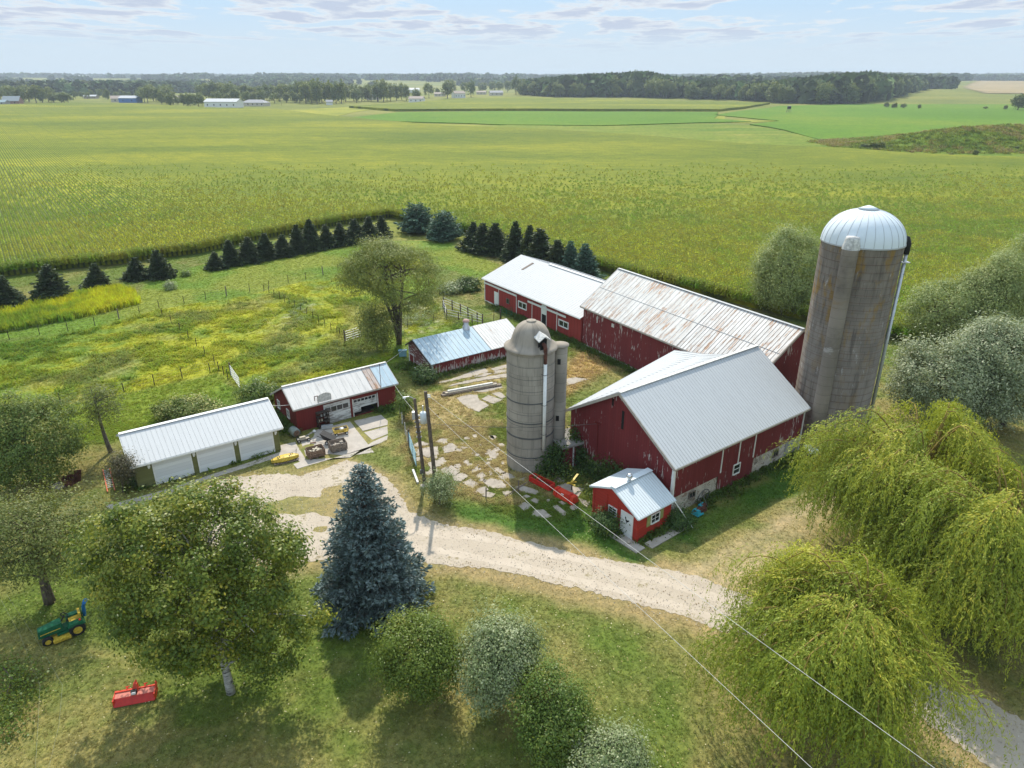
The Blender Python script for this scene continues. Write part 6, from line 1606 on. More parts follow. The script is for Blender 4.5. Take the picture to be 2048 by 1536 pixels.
def conifer_mesh(h, rb, seed, whorls, nbr, tufts, tl, tw, top=.03, droop=.25, power=.9, lowz=.04, cards=3, bare=0.15, rag=(.60, 1.18)):
    """needle tufts along drooping branches arranged in whorls; returns tuft quads, tints and branch lines"""
    r = rng(seed); VV = []; TT = []; BR = []
    for w in range(whorls):
        f = (w + r.uniform(-.3, .3)) / whorls; f = min(max(f, 0), .985)
        z = h * (lowz + (1 - lowz) * f); rl = rb * ((1 - f) ** power) * (1.0 + .12 * math.sin(w * 2.1)) + top
        nb = max(4, int(nbr * (.35 + .65 * (1 - f))))
        a0 = r.uniform(0, 6.28)
        for b in range(nb):
            a = a0 + 6.283 * b / nb + r.uniform(-.25, .25); ln = rl * r.uniform(*rag)
            dirh = np.array([math.cos(a), math.sin(a), 0]); rise = .35 * (f ** 1.5) + .05
            t = np.linspace(bare, 1, max(3, int(tufts * (ln / rb) + 2)))[:, None]
            pts = np.array([0, 0, z]) + dirh * ln * t + np.array([0, 0, 1.0]) * (rise * ln * t - droop * ln * t ** 2 + .10 * ln * t ** 4)
            pts[:, 2] = np.maximum(pts[:, 2], .1); BR.append((np.array([0, 0, z]), pts[-1]))
            ct = r.random(); side = np.array([-dirh[1], dirh[0], 0])
            for s_ in (-1, 0, 1):
                wd = .42 * ln * (1 - t) ** .8 * t ** .4 + .04
                base = pts + side * s_ * wd * r.uniform(.5, 1.1, (len(pts), 1)) + r.normal(size=pts.shape) * tl * .18 - np.array([0, 0, 1]) * abs(s_) * wd * .25
                dv = unit(dirh + side * s_ * .9 + r.normal(size=pts.shape) * .22 + np.array([0, 0, .12]))
                for c_ in range(cards):
                    dd = unit(dv + r.normal(size=pts.shape) * .30); nn = unit(np.cross(dd, rand_dirs(len(dd), r)))
                    L = tl * (.45 + .55 * (1 - f) ** .5) * r.uniform(.7, 1.25, (len(dd), 1)); Wd = tw * (.6 + .4 * (1 - f)) * r.uniform(.7, 1.2, (len(dd), 1))
                    V = np.empty((len(dd), 4, 3)); V[:, 0] = base - dd * L * .15; V[:, 1] = base + nn * Wd + dd * L * .45; V[:, 2] = base + dd * L; V[:, 3] = base - nn * Wd + dd * L * .45
                    VV.append(V); TT.append(np.clip(.45 * ct + .55 * r.uniform(0, 1, len(dd)), 0, 1))
    return np.concatenate(VV), np.concatenate(TT), BR
M['bark'] = mat_bark('brown bark', (.06, .045, .034), (.14, .11, .085))
M['bark_grey'] = mat_bark('grey bark', (.09, .075, .06), (.20, .17, .14))
M['bark_birch'] = mat_bark('white birch bark', (.42, .39, .36), (.66, .63, .59), 2.2, birch=True)
M['bark_willow'] = mat_bark('yellow willow twigs', (.20, .14, .035), (.30, .22, .06))
M['lf_birch'] = mat_leaf('birch leaves', [(0, (.040, .080, .010)), (.45, (.115, .165, .022)), (.85, (.26, .27, .032)), (1, (.40, .32, .04))], .26, .42)
M['lf_apple'] = mat_leaf('apple leaves', [(0, (.06, .115, .022)), (.6, (.12, .18, .035)), (1, (.26, .25, .06))], .26)
M['lf_sparse'] = mat_leaf('thin dull leaves', [(0, (.085, .120, .030)), (.6, (.155, .185, .045)), (1, (.27, .25, .09))], .26)
M['lf_willow'] = mat_leaf('weeping willow leaves', [(0, (0.148, 0.221, 0.031)), (.45, (0.270, 0.332, 0.038)), (.8, (0.434, 0.452, 0.059)), (1, (0.626, 0.534, 0.070))], .38, .5)
M['lf_yardwillow'] = mat_leaf('yard willow leaves', [(0, (0.108, 0.154, 0.035)), (.6, (0.205, 0.238, 0.055)), (1, (0.370, 0.351, 0.088))], .30)
M['lf_silver'] = mat_leaf('silvery willow leaves', [(0, (0.152, 0.203, 0.102)), (.5, (0.268, 0.312, 0.174)), (.85, (0.435, 0.464, 0.290)), (1, (0.551, 0.580, 0.392))], .28, .45)
M['lf_olive'] = mat_leaf('olive green willow leaves', [(0, (0.141, 0.204, 0.067)), (.5, (0.259, 0.318, 0.108)), (1, (0.467, 0.495, 0.200))], .32)
M['lf_bush'] = mat_leaf('bush leaves', [(0, (.055, .11, .018)), (.6, (.115, .18, .03)), (1, (.24, .26, .05))], .26, .45)
M['lf_bush_y'] = mat_leaf('yellowing bush leaves', [(0, (.075, .125, .018)), (.7, (.14, .195, .028)), (.9, (.22, .24, .03)), (1, (.42, .34, .04))], .26, .45)
M['lf_bush_p'] = mat_leaf('pale backed leaves', [(0, (0.105, 0.158, 0.053)), (.5, (0.210, 0.262, 0.112)), (1, (0.510, 0.540, 0.330))], .25, .45)
M['lf_hydr'] = mat_leaf('flowering hedge', [(0, (0.075, 0.128, 0.027)), (.55, (0.150, 0.195, 0.038)), (.72, (0.405, 0.390, 0.120)), (1, (0.600, 0.570, 0.255))], .2)
M['lf_dark'] = mat_leaf('vine leaves', [(0, (0.029, 0.065, 0.018)), (.7, (0.058, 0.117, 0.026)), (1, (0.156, 0.195, 0.033))], .22)
M['lf_purple'] = mat_leaf('dark reddish bush leaves', [(0, (0.053, 0.060, 0.033)), (.7, (0.105, 0.090, 0.053)), (1, (0.210, 0.150, 0.075))], .2)
M['nd_blue'] = mat_leaf('blue spruce needles', [(0, (.065, .105, .105)), (.5, (.16, .225, .225)), (1, (.33, .40, .40))], .10, .55)
M['nd_dark'] = mat_leaf('dark spruce needles', [(0, (.024, .046, .020)), (.6, (.050, .082, .034)), (1, (.11, .135, .06))], .08, .6)
M['nd_teal'] = mat_leaf('bluish green needles', [(0, (0.045, 0.097, 0.065)), (.6, (0.091, 0.172, 0.117)), (1, (0.203, 0.301, 0.223))], .08, .6)
M['lf_far'] = mat_leaf('distant tree leaves', [(0, (.055, .10, .025)), (.5, (.125, .18, .045)), (1, (.30, .29, .075))], .22)

def place(bx, by, py, z=None):
    """ground base at pixel, and height at that depth for another pixel row"""
    g = G(bx, by); return g, zat(g.y, py)
def crown_at(y, px, py): return np.array([xat(y, px, py), y, zat(y, py)])
def ppm(y, z): return FPX / (y * CP + (CAMH - z) * SP)

# ---- birch: clumps fill a wide crown with ragged lobes and a few holes
g = G(462, 1385); y = g.y
OUT = [(129, 1090), (185, 1033), (242, 1013), (322, 993), (387, 965), (451, 961), (484, 985), (564, 1033), (613, 1090), (606, 1140), (585, 1180), (640, 1215), (664, 1245), (645, 1300), (590, 1345), (565, 1395), (520, 1400), (500, 1345), (420, 1325), (380, 1350), (345, 1335), (282, 1300), (225, 1262), (190, 1215), (170, 1170), (150, 1130)]
rb = rng(12); cc = crown_at(y, 392, 1172); ex = []
holes = [(305, 1275, 24), (460, 1335, 30), (450, 1285, 20), (596, 1212, 26), (330, 1168, 20), (505, 1120, 18), (240, 1185, 20), (415, 1075, 15), (560, 1285, 22), (210, 1100, 14), (365, 1240, 18), (500, 1225, 16), (585, 1150, 18)]
while len(ex) < 560:
    d = rand_dirs(1, rb)[0]; p = cc + d * np.array([6.6, 4.6, 5.9]) * (.22 + .75 * rb.random() ** .45)
    if p[2] < 1.0: continue
    fw = p[1] * CP + (CAMH - p[2]) * SP; qx = 1024 + FPX * p[0] / fw; qy = 768 - FPX * (p[1] * SP - (CAMH - p[2]) * CP) / fw
    sdp = float(sdf(np.array([qx]), np.array([qy]), OUT)[0])
    if sdp > -2 + rb.normal() * 5: continue
    if any((qx - hx_) ** 2 + (qy - hy_) ** 2 < hr_ ** 2 for hx_, hy_, hr_ in holes): continue
    ex.append(p)
birch = broadleaf('birch_tree', 'large spreading birch with white trunk beside the red tiller', 'tree', (g.x, g.y, 0), cc, (4.5, 4.2, 3.8), 0, 150, .15, M['lf_birch'], .24, 11, .31, 60, .30, .30, droop=.35, barkmat='bark_birch', flat_bottom=-.8, extra=ex, limb_r=.075, asp=.7)
# ---- blue spruce
g = G(748, 1200); hsp = zat(g.y, 928)
V, T, BRS = conifer_mesh(hsp, 3.25, 21, 30, 20, 15, .30, .055, .06, .22, .74, .04, 5, .15, (.80, 1.08))
root = empty('blue_spruce', g, 0, 'big blue spruce standing beside the gravel drive', 'tree')
mb = MB(); mb.tube([(0, 0, 0), (0, 0, hsp * .5), (0, 0, hsp * .98)], [.24, .14, .02], 9); mb.build('trunk', M['bark'], root)
mb = MB(); [mb.tube([a, a * .5 + b * .5 + np.array([0, 0, .08]), b], [.035, .02, .008], 4, cap=False) for a, b in BRS]; mb.build('limbs', M['bark'], root)
link('crown', quads_mesh('crown', V, M['nd_blue'], T), root)
# ---- bushes in the front lawn
def bush(px, py_base, cx, cy, rpx, rpz, label, mat, seed, leaf=.13, n=150, per=110, name='bush', cat='bush', amp=.2, droop=0, spread=.34, shell=.6, ry=None, group=None, up=.35):
    g = G(px, py_base); y = g.y; c = crown_at(y, cx, cy); s_ = ppm(y, c[2])
    rx = rpx / s_ * .86; rz = rpz / (s_ * .93) * .86
    return broadleaf(name, label, cat, (g.x, g.y, 0), c, (rx, ry or rx, min(rz, c[2] * 1.1 + .3)), n, per, leaf, M[mat], .09, seed, spread, 12, amp + .16, shell, flat_bottom=-.9, droop=droop, forks=3, group=group, up=up)
bush(840, 1395, 838, 1312, 78, 74, 'broad green bush with yellowing leaves, left one of the pair beside the spruce', 'lf_bush_y', 31, .12, 230, 120, amp=.14)
bush(1000, 1410, 1002, 1322, 74, 88, 'rounded bush of pale silvery leaves next to the yellowing bush', 'lf_bush_p', 32, .13, 240, 110, droop=-.8, amp=.10, up=0)
bush(1110, 1500, 1108, 1432, 74, 70, 'dark green bush below the pale silvery bush', 'lf_bush', 33, .12, 210, 120, amp=.16)
bush(1222, 1590, 1222, 1528, 66, 52, 'pale green bush cut off by the bottom edge of the photo', 'lf_bush_p', 34, .12, 150, 110, amp=.16)
bush(880, 1008, 880, 978, 28, 30, 'round bush at the foot of the taller pole', 'lf_bush_p', 35, .12, 70, 70, amp=.15)
bush(248, 985, 246, 940, 20, 34, 'dark reddish bush at the corner of the green garage', 'lf_purple', 36, .12, 70, 60)
bush(375, 838, 375, 822, 62, 22, 'flowering hedge behind the green garage', 'lf_hydr', 37, .20, 130, 70, ry=1.5)
bush(517, 800, 515, 786, 36, 22, 'leafy green shrub between garage and workshop', 'lf_bush', 38, .22, 80, 60)
bush(940, 580, 937, 572, 24, 12, 'dark leafy clump with white flowers near the steel shed', 'lf_dark', 39, .30, 50, 50)
bush(902, 584, 903, 577, 20, 8, 'pale flowering patch beside the dark clump', 'lf_bush_p', 40, .28, 36, 50)
bush(340, 578, 340, 573, 5, 6, 'tiny lone bush on the mown strip', 'lf_bush_p', 41, .2, 14, 40)
bush(366, 552, 372, 549, 4, 3, 'low weed tuft beside the first windbreak pair', 'lf_bush', 42, .2, 8, 40)
bush(755, 700, 756, 660, 34, 44, 'olive green shrub growing under the yard willow', 'lf_yardwillow', 43, .20, 80, 80, spread=.5)
bush(845, 762, 846, 752, 22, 12, 'dark weed clump by the gable of the low shed', 'lf_dark', 45, .2, 40, 60)
bush(1212, 1062, 1212, 1045, 22, 18, 'dark shrub against the coop wall', 'lf_dark', 46, .13, 50, 60)
bush(1352, 1050, 1358, 1040, 20, 14, 'weeds between coop and barn wall', 'lf_dark', 47, .15, 36, 60)
bush(808, 838, 810, 815, 9, 22, 'tall weeds at the workshop corner', 'lf_bush', 49, .16, 26, 50)
# vines on the barn gable and round the short silo
def vine(name, label, pts, spread, leaf, per, seed, mat='lf_dark'):
    r = rng(seed); P = np.array(pts, float); root = empty(name, (P[0][0], P[0][1], 0), 0, label, 'vine')
    o = np.array(root.location); n = len(P) * per; ci = np.repeat(np.arange(len(P)), per)
    L = P[ci] - o + r.normal(size=(n, 3)) * spread * np.array([1, .7, 1]); L[:, 2] = np.maximum(L[:, 2], .05)
    link('foliage', quads_mesh('foliage', leaf_quads(L, r, leaf, .8, .3, .2), M[mat], np.clip(.4 * r.random(len(P))[ci] + .6 * r.random(n), 0, 1)), root)
    mb = MB(); mb.tube([tuple(p - o) for p in P[:3]], .03, 5); mb.build('stem', M['bark'], root)
    return root
def barnpt(px, py, d=.3): a, z = B.pick('front', px, py); w = B.world(*F_(a, max(.15, z), d)); return (w.x, w.y, w.z)
vine('climbing_vine', 'dark vine climbing the barn gable beside the feed room', [barnpt(*p) for p in ((1172, 935), (1168, 915), (1164, 900), (1160, 885), (1156, 872), (1153, 862), (1178, 930), (1185, 925), (1160, 920), (1172, 905))], .32, .17, 170, 51)
vine('climbing_vine', 'broad vine thicket along the stone foot of the barn gable', [barnpt(x, yv, .5) for x, yv in ((1190, 950), (1200, 935), (1215, 945), (1228, 935), (1240, 938), (1250, 945), (1205, 955), (1180, 960), (1222, 955), (1195, 965), (1212, 930), (1236, 950))], .40, .17, 200, 52)
vq = [(SX + ax, SY + ay, z) for ax, ay, z in ((.9, -2.1, .3), (1.3, -2.0, .8), (1.6, -1.9, 1.3), (1.9, -1.7, 1.6), (2.2, -1.9, .7), (2.6, -2.0, .4), (1.4, -2.3, .3), (1.8, -2.2, .9), (2.0, -1.6, 2.0), (3.0, -2.2, .3), (2.3, -1.6, 1.5))]
vine('climbing_vine', 'dark leafy thicket at the foot of the short silo', vq, .36, .16, 230, 53)
gw = [G(x, yv) for x, yv in ((1080, 965), (1100, 970), (1118, 960), (1135, 962), (1150, 955), (1165, 965), (1180, 985), (1172, 1000), (1185, 1010))]
vine('weed_patch', 'flowering weeds round the red implements', [(p.x, p.y, .25) for p in gw], .35, .14, 110, 54, 'lf_bush')
# ---- trees at the left
g = G(62, 962); c = crown_at(g.y, 58, 878)
broadleaf('apple_tree', 'dense round apple tree at the left edge beyond the fire pit', 'tree', (g.x, g.y, 0), c, (2.9, 2.9, 3.3), 260, 120, .17, M['lf_apple'], .22, 61, .45, 24, .2, .5, flat_bottom=-.95)
g = G(222, 905); c = crown_at(g.y, 205, 815)
broadleaf('thin_tree', 'thin crooked tree with sparse crown behind the garage corner', 'tree', (g.x, g.y, 0), c, (1.4, 1.4, 1.9), 70, 46, .15, M['lf_sparse'], .20, 62, .42, 30, .2, .3, lean=(-.6, .3), barkmat='bark_grey', limb_r=.05)
g = G(100, 1205); c = crown_at(g.y, 78, 1075)
broadleaf('old_tree', 'sparse old tree with bare lower limbs left of the birch', 'tree', (g.x, g.y, 0), c, (3.3, 3.2, 2.6), 230, 80, .15, M['lf_sparse'], .32, 63, .52, 50, .28, .3, barkmat='bark', flat_bottom=-.7, limb_r=.08)
g = G(30, 1420)
vine('ground_shrubs', 'low leafy shrubs at the lower left edge', [(G(x, yv).x, G(x, yv).y, .35) for x, yv in ((10, 1345), (30, 1370), (15, 1400), (50, 1390), (25, 1430), (5, 1450), (60, 1360), (20, 1475))], .55, .13, 260, 64, 'lf_bush')
# ---- yard willow
g = G(798, 688); c = crown_at(g.y, 776, 545)
broadleaf('yard_willow', 'tall willow with several dark trunks in the yard pasture', 'tree', (g.x, g.y, 0), c, (4.4, 4.2, 4.0), 270, 150, .24, M['lf_yardwillow'], .34, 71, .55, 40, .42, .42, droop=.9, asp=.35, forks=4, flat_bottom=-.62, limb_r=.10)
# ---- trees round the tall silo
g = G(1565, 628); c = crown_at(g.y, 1572, 545)
broadleaf('olive_willow', 'upright olive green tree standing behind the long barn', 'tree', (g.x, g.y, 0), c, (4.4, 4.2, 5.2), 330, 130, .28, M['lf_olive'], .35, 72, .62, 26, .16, .5, droop=-.3, asp=.35, flat_bottom=-.9, forks=3)
for i, (bx, by, cx, cy, rx, rz, n, mt, lab) in enumerate((
    (1888, 692, 1888, 632, 66, 58, 230, 'lf_olive', 'olive green bushy tree at the corn edge right of the tall silo'),
    (1985, 690, 1985, 600, 70, 90, 330, 'lf_olive', 'taller olive green tree at the right photo edge by the corn'),
    (2075, 660, 2075, 555, 70, 90, 250, 'lf_olive', 'olive green tree cut by the right photo edge'),
    (1905, 850, 1890, 765, 88, 76, 360, 'lf_silver', 'silvery willow between the tall silo and the weeping willows'),
    (2005, 850, 1990, 735, 92, 100, 420, 'lf_silver', 'larger silvery willow at the right edge'))):
    g = G(bx, by); c = crown_at(g.y, cx, cy); s_ = ppm(g.y, c[2])
    broadleaf('silver_willow' if mt == 'lf_silver' else 'olive_willow', lab, 'tree', (g.x, g.y, 0), c, (rx / s_, rx / s_ * .95, min(rz / s_ / .93, c[2] * .98)), n, 130, .25, M[mt], .35, 80 + i, .58, 24, .22, .5, droop=-.4, asp=.38, flat_bottom=-.9, forks=3)
# ---- weeping willows
g = G(1715, 1470); ctop = crown_at(g.y, 1700, 1105)
weeping('weeping_willow', 'front weeping willow hanging over the gravel drive', (g.x, g.y), (xat(g.y, 1722, 1150), g.y, 9.6), (3.5, 3.5, 3.6), M['lf_willow'], 91, 120, 52, (1.6, 5.6), .17, trunk=.45)
g = G(1815, 1130)
weeping('weeping_willow', 'big yellow green weeping willow below the tall silo', (g.x, g.y), (xat(g.y, 1812, 1000), g.y + .5, 9.8), (4.6, 4.6, 4.0), M['lf_willow'], 92, 150, 52, (1.5, 4.6), .19, trunk=.55)
g = G(2000, 1270)
weeping('weeping_willow', 'right weeping willow reaching past the photo edge', (g.x, g.y), (xat(g.y, 2010, 1010), g.y + 1, 10.2), (4.6, 4.8, 4.4), M['lf_willow'], 93, 140, 52, (1.6, 5.4), .19, trunk=.5)
g = G(1925, 1600); weeping('willow_sapling', 'pale willow shoots at the bottom right edge', (g.x, g.y), (xat(g.y, 1915, 1530), g.y, 1.9), (.8, .7, .8), M['lf_silver'], 94, 14, 16, (.6, 1.4), .16, trunk=.06, spread=.3, step=.2)

# ---- windbreak spruces: four models, each tree a copy
models = []
for k, (h, rb_, mt) in enumerate(((6.0, 2.1, 'nd_dark'), (5.5, 1.7, 'nd_dark'), (6.5, 2.3, 'nd_dark'), (6.0, 1.9, 'nd_teal'))):
    V, T, BRS = conifer_mesh(h, rb_, 120 + k, 17, 13, 8, .50, .13, .03, .16, 1.0, .03, 3)
    me_c = quads_mesh('crown', V, M[mt], T)
    mb = MB(); mb.tube([(0, 0, 0), (0, 0, h * .97)], [.16, .02], 7)
    models.append((h, me_c, mb))
tm = {}
def spruce(name, label, px, py, ptop, k, group=None, wide=1.0, cat='tree'):
    g = G(px, py); hh = zat(g.y, ptop); h, me_c, mb = models[k]; s_ = hh / h
    root = empty(name, g, RND.uniform(0, 6), label, cat, group); wide *= 1.6 * RND.uniform(.85, 1.18); root.scale = (s_ * wide, s_ * wide, s_ * 1.08); root.rotation_euler = (RND.uniform(-.05, .05), RND.uniform(-.05, .05), RND.uniform(0, 6))
    if k not in tm: tm[k] = mb.build('trunk', M['bark'], root).data
    else: link('trunk', tm[k], root)
    link('crown', me_c, root); return root
SPR = [(15, 618, 556, 0, 1.15, 'dark spruce cut by the left photo edge in the windbreak row'), (108, 598, 532, 2, 1.2, 'broad dark spruce second from the left photo edge'), (197, 577, 530, 0, 1.15, 'dark spruce at the end of the goldenrod strip'),
       (275, 558, 518, 1, 1.1, 'smaller spruce of the leaning pair in the gap of the windbreak'), (322, 555, 502, 2, 1.1, 'larger spruce of the pair in the gap of the windbreak'),
       (432, 538, 506, 0, 1.2, 'low broken spruce starting the dense windbreak row'), (465, 530, 483, 1, .95, 'slender spruce behind the low broken one'), (500, 523, 476, 2, 1.0, 'full spruce third in the dense windbreak row'), (533, 518, 470, 1, 1.0, 'narrow spruce fourth in the dense windbreak row'),
       (567, 512, 472, 0, 1.05, 'rounded spruce fifth in the dense windbreak row'), (597, 505, 452, 2, .9, 'tall spruce sixth in the dense windbreak row'), (625, 500, 443, 1, .95, 'tallest pointed spruce amid the dense windbreak row'), (655, 495, 452, 0, .95, 'bluntly topped spruce beside the tallest pointed one'), (683, 490, 448, 2, .85, 'spruce just left of the yard willow crown'),
       (712, 485, 440, 1, 1.0, 'spruce rising behind the yard willow crown'), (738, 480, 435, 0, .95, 'second last spruce of the dense row'), (765, 475, 433, 2, .95, 'last spruce of the dense row near the lone pine'),
       (945, 500, 448, 1, .95, 'slim spruce first behind the steel shed lawn'), (965, 505, 450, 0, .9, 'spruce second behind the steel shed lawn'), (988, 508, 449, 2, 1.05, 'broad spruce third behind the steel shed lawn'), (1030, 520, 448, 1, .75, 'narrow tall spruce at the steel shed gable'),
       (1058, 528, 456, 1, .8, 'spruce peering over the steel shed ridge'), (1080, 535, 462, 0, .95, 'brownish spruce over the middle of the steel shed ridge'), (1115, 545, 482, 2, .85, 'short spruce behind the steel shed roof'), (1140, 550, 487, 3, .8, 'thin bluish spruce behind the steel shed roof'), (1170, 555, 492, 3, 1.05, 'bluish spruce at the right end of the windbreak')]
for px, py, pt, k, wd, lab in SPR: spruce('windbreak_spruce', lab, px, py, pt, k, 'spruces of the windbreak', wd)
V, T, BRS = conifer_mesh(6.0, 2.4, 141, 15, 12, 6, .55, .16, .5, .05, .55, .09, 3)
models.append((6.0, quads_mesh('crown', V, M['nd_teal'], T), (lambda mb: (mb.tube([(0, 0, 0), (0, 0, 5.6)], [.2, .03], 7), mb)[1])(MB())))
spruce('lone_pine', 'rounded bluish pine on the mown corner by the corn', 836, 466, 412, 4, 'pines on the mown corner', 1.0); spruce('lone_pine', 'narrower bluish pine closer to the steel shed lawn', 890, 479, 427, 4, 'pines on the mown corner', .85)

# ---- far trees: individual trees along hedges and the front of the wood
FT = []
for k in range(7):
    r = rng(200 + k); h = 10.0; rx = [3.6, 4.2, 3.0, 4.6, 2.4, 3.8, 3.2][k]; rz = [4.2, 4.4, 4.6, 3.9, 4.7, 4.3, 4.5][k]
    n = 90; d = rand_dirs(n * 2, r); d = d[d[:, 2] > -.8][:n]; P = np.array([0, 0, h - rz]) + d * np.array([rx, rx, rz]) * (r.uniform(.6, 1, len(d)) * lumps(d, r, amp=.24))[:, None]
    per = 26; ci = np.repeat(np.arange(len(P)), per); L = P[ci] + r.normal(size=(len(ci), 3)) * .52; L[:, 2] = np.maximum(L[:, 2], .3)
    ct = r.random(len(P)); V = leaf_quads(L, r, .62, .8, 0, .9)
    me_c = quads_mesh('crown', V, M['lf_far'], np.clip(.25 * r.random() + .4 * ct[ci] + .35 * r.random(len(ci)), 0, 1))
    mb = MB(); mb.tube([(0, 0, -.5), (0, 0, h * .45), (.1, 0, h * .8)], [.28, .2, .04], 6)
    FT.append([me_c, mb, None])
def fartree(px, py, ptop, label, k=None, group='trees beyond the fields', wide=1.0, name='field_tree', y=None, cat='tree'):
    if y is None: g = G(px, py); y = g.y
    x = xat(y, px, py); zb = float(tz(x, y)); z1 = zat(y, ptop); hh = max(2.0, z1 - zb)
    k = RND.randrange(7) if k is None else k
    root = empty(name, (x, y, zb), RND.uniform(0, 6), label, cat, group); s_ = hh / 10.0; wd = wide * s_ * RND.uniform(.9, 1.15)
    root.scale = (wd, wd, s_)
    if FT[k][2] is None: FT[k][2] = FT[k][1].build('trunk', M['bark'], root).data
    else: link('trunk', FT[k][2], root)
    link('crown', FT[k][0], root); return root
r_ = random.Random(5)
def treerow(x0, x1, n, base, top, jit, label, wide=1.0, dy=3, kinds=None, group=None):
    for i in range(n):
        t = (i + r_.uniform(.15, .85)) / n; px = x0 + (x1 - x0) * t
        b = base[0] + (base[1] - base[0]) * t - r_.uniform(0, dy); tp = top[0] + (top[1] - top[0]) * t + r_.uniform(-jit, jit)
        fartree(px, b, min(tp, b - 5), label, None if not kinds else r_.choice(kinds), group or label, wide)
treerow(-20, 110, 12, (207, 206), (172, 178), 3, 'dark tree in the dense clump at the far left edge', 1.1, 3)
treerow(105, 145, 4, (207, 207), (186, 188), 3, 'low rounded dark tree ending the far left clump', 1.5, 2)
treerow(150, 300, 14, (201, 199), (184, 180), 5, 'small scattered tree among the houses at far left', .9, 5)
treerow(285, 345, 7, (206, 207), (176, 174), 5, 'green tree beside the blue-walled building', 1.0, 4)
treerow(320, 410, 11, (213, 215), (188, 190), 5, 'leafy tree left of the white farm shed', 1.1, 5)
treerow(400, 640, 22, (203, 205), (166, 170), 6, 'tree of the belt behind the white farm shed', 1.05, 5)
treerow(430, 650, 12, (208, 208), (184, 186), 6, 'lower tree in front of the belt behind the white farm shed', 1.1, 3)
treerow(610, 690, 8, (209, 207), (163, 166), 4, 'tall poplar-like tree by the little pavilion', .85, 3, [2, 4])
treerow(690, 760, 7, (206, 205), (170, 172), 6, 'tree between pavilion and poplar group', 1.0, 4)
treerow(752, 815, 7, (205, 203), (165, 170), 4, 'tall tree of the poplar group left of the white house', .8, 3, [2, 4, 6])
for px, by, tp, wd in ((832, 204, 178, .9), (858, 197, 167, 1.0), (895, 198, 163, 1.1), (905, 190, 158, .8), (942, 196, 162, .8), (930, 190, 165, .9), (875, 192, 175, 1.0), (965, 185, 165, 1.1), (985, 183, 163, 1.1), (1000, 186, 164, 1.0), (1015, 185, 162, .9), (1032, 192, 154, .7), (1045, 190, 158, .9)):
    fartree(px, by, tp, 'tree standing among the white houses in the middle distance', None, 'trees among the white houses', wd)
# wood: front edge trees and those whose crowns show behind, on a low hill
WB = [(1040, 193), (1100, 197), (1300, 199), (1500, 205), (1560, 208), (1640, 211), (1700, 210), (1760, 205), (1810, 197), (1858, 190)]
WT = [(1040, 158), (1075, 156), (1120, 152), (1170, 148), (1230, 146), (1290, 142), (1330, 152), (1380, 158), (1430, 158), (1500, 160), (1560, 160), (1620, 152), (1680, 146), (1740, 145), (1800, 150), (1858, 156)]
def interp(T, x):
    for (a, b), (c, d) in zip(T[:-1], T[1:]):
        if a <= x <= c: return b + (d - b) * (x - a) / (c - a)
    return T[0][1] if x < T[0][0] else T[-1][1]
for i in range(88):
    px = 1042 + 815 * (i + r_.uniform(.1, .9)) / 88; b = interp(WB, px) - r_.uniform(0, 3); tt = interp(WT, px)
    tp = b - (b - tt) * r_.uniform(.55, .85); fartree(px, b, tp, 'tree along the front edge of the big wood', None, 'trees at the front of the wood', 1.0, 'wood_tree')
for row, (f0, f1, n) in enumerate(((.42, .55, 46), (.10, .22, 46))):
    for i in range(n):
        px = 1046 + 800 * (i + r_.uniform(.1, .9)) / n; b = interp(WB, px); tt = interp(WT, px)
        y0 = G(px, b).y; y = y0 + (130 + 170 * row) * r_.uniform(.7, 1.3)
        tp = tt + (b - tt) * r_.uniform(f0 - .08, f1) * (.5 if row else .75)
        fartree(px, b, tp + r_.uniform(-1, 2), 'tree whose crown tops the big wood' if row else 'tree in the middle of the big wood', None, 'crowns at the top of the wood' if row else 'trees inside the wood', 1.1, 'wood_tree', y)
for px, by, tp, wd in ((1868, 178, 147, .9), (1873, 176, 145, .8), (1892, 179, 160, 1.0), (1900, 170, 150, 1.0), (1908, 170, 152, .9), (1360, 165, 154, 1.2), (1385, 165, 153, 1.2), (1290, 150, 139, .9)):
    fartree(px, by, tp, 'separate tall tree beside the tan field or behind the wood', None, 'separate tall trees', wd)
for px, by, tp, wd in ((1772, 216, 205, 1.6), (1788, 217, 206, 1.8), (1806, 217, 207, 1.6), (1838, 218, 209, 1.6), (1970, 219, 213, 1.6), (2010, 220, 211, 1.7), (2035, 221, 190, 1.3), (2050, 221, 186, 1.3)):
    fartree(px, by, tp, 'round dark bush in the green soybean field', None, 'bushes in the soybean field', wd, 'field_bush', None, 'bush')
for px, by, tp, wd in ((1728, 300, 287, 1.8), (1745, 301, 285, 1.8), (1760, 301, 284, 1.8), (1780, 301, 290, 1.8), (1814, 300, 290, 1.5), (1832, 300, 292, 1.4), (1878, 298, 281, 1.4), (1990, 296, 280, 1.5), (1950, 312, 300, 1.6), (1900, 316, 306, 1.8), (2030, 305, 292, 1.8)):
    g = G(px, by); fartree(px, by, tp, 'dark bush on or below the grassy mound by the corn', None, 'bushes by the grassy mound', wd, 'field_bush', None, 'bush')
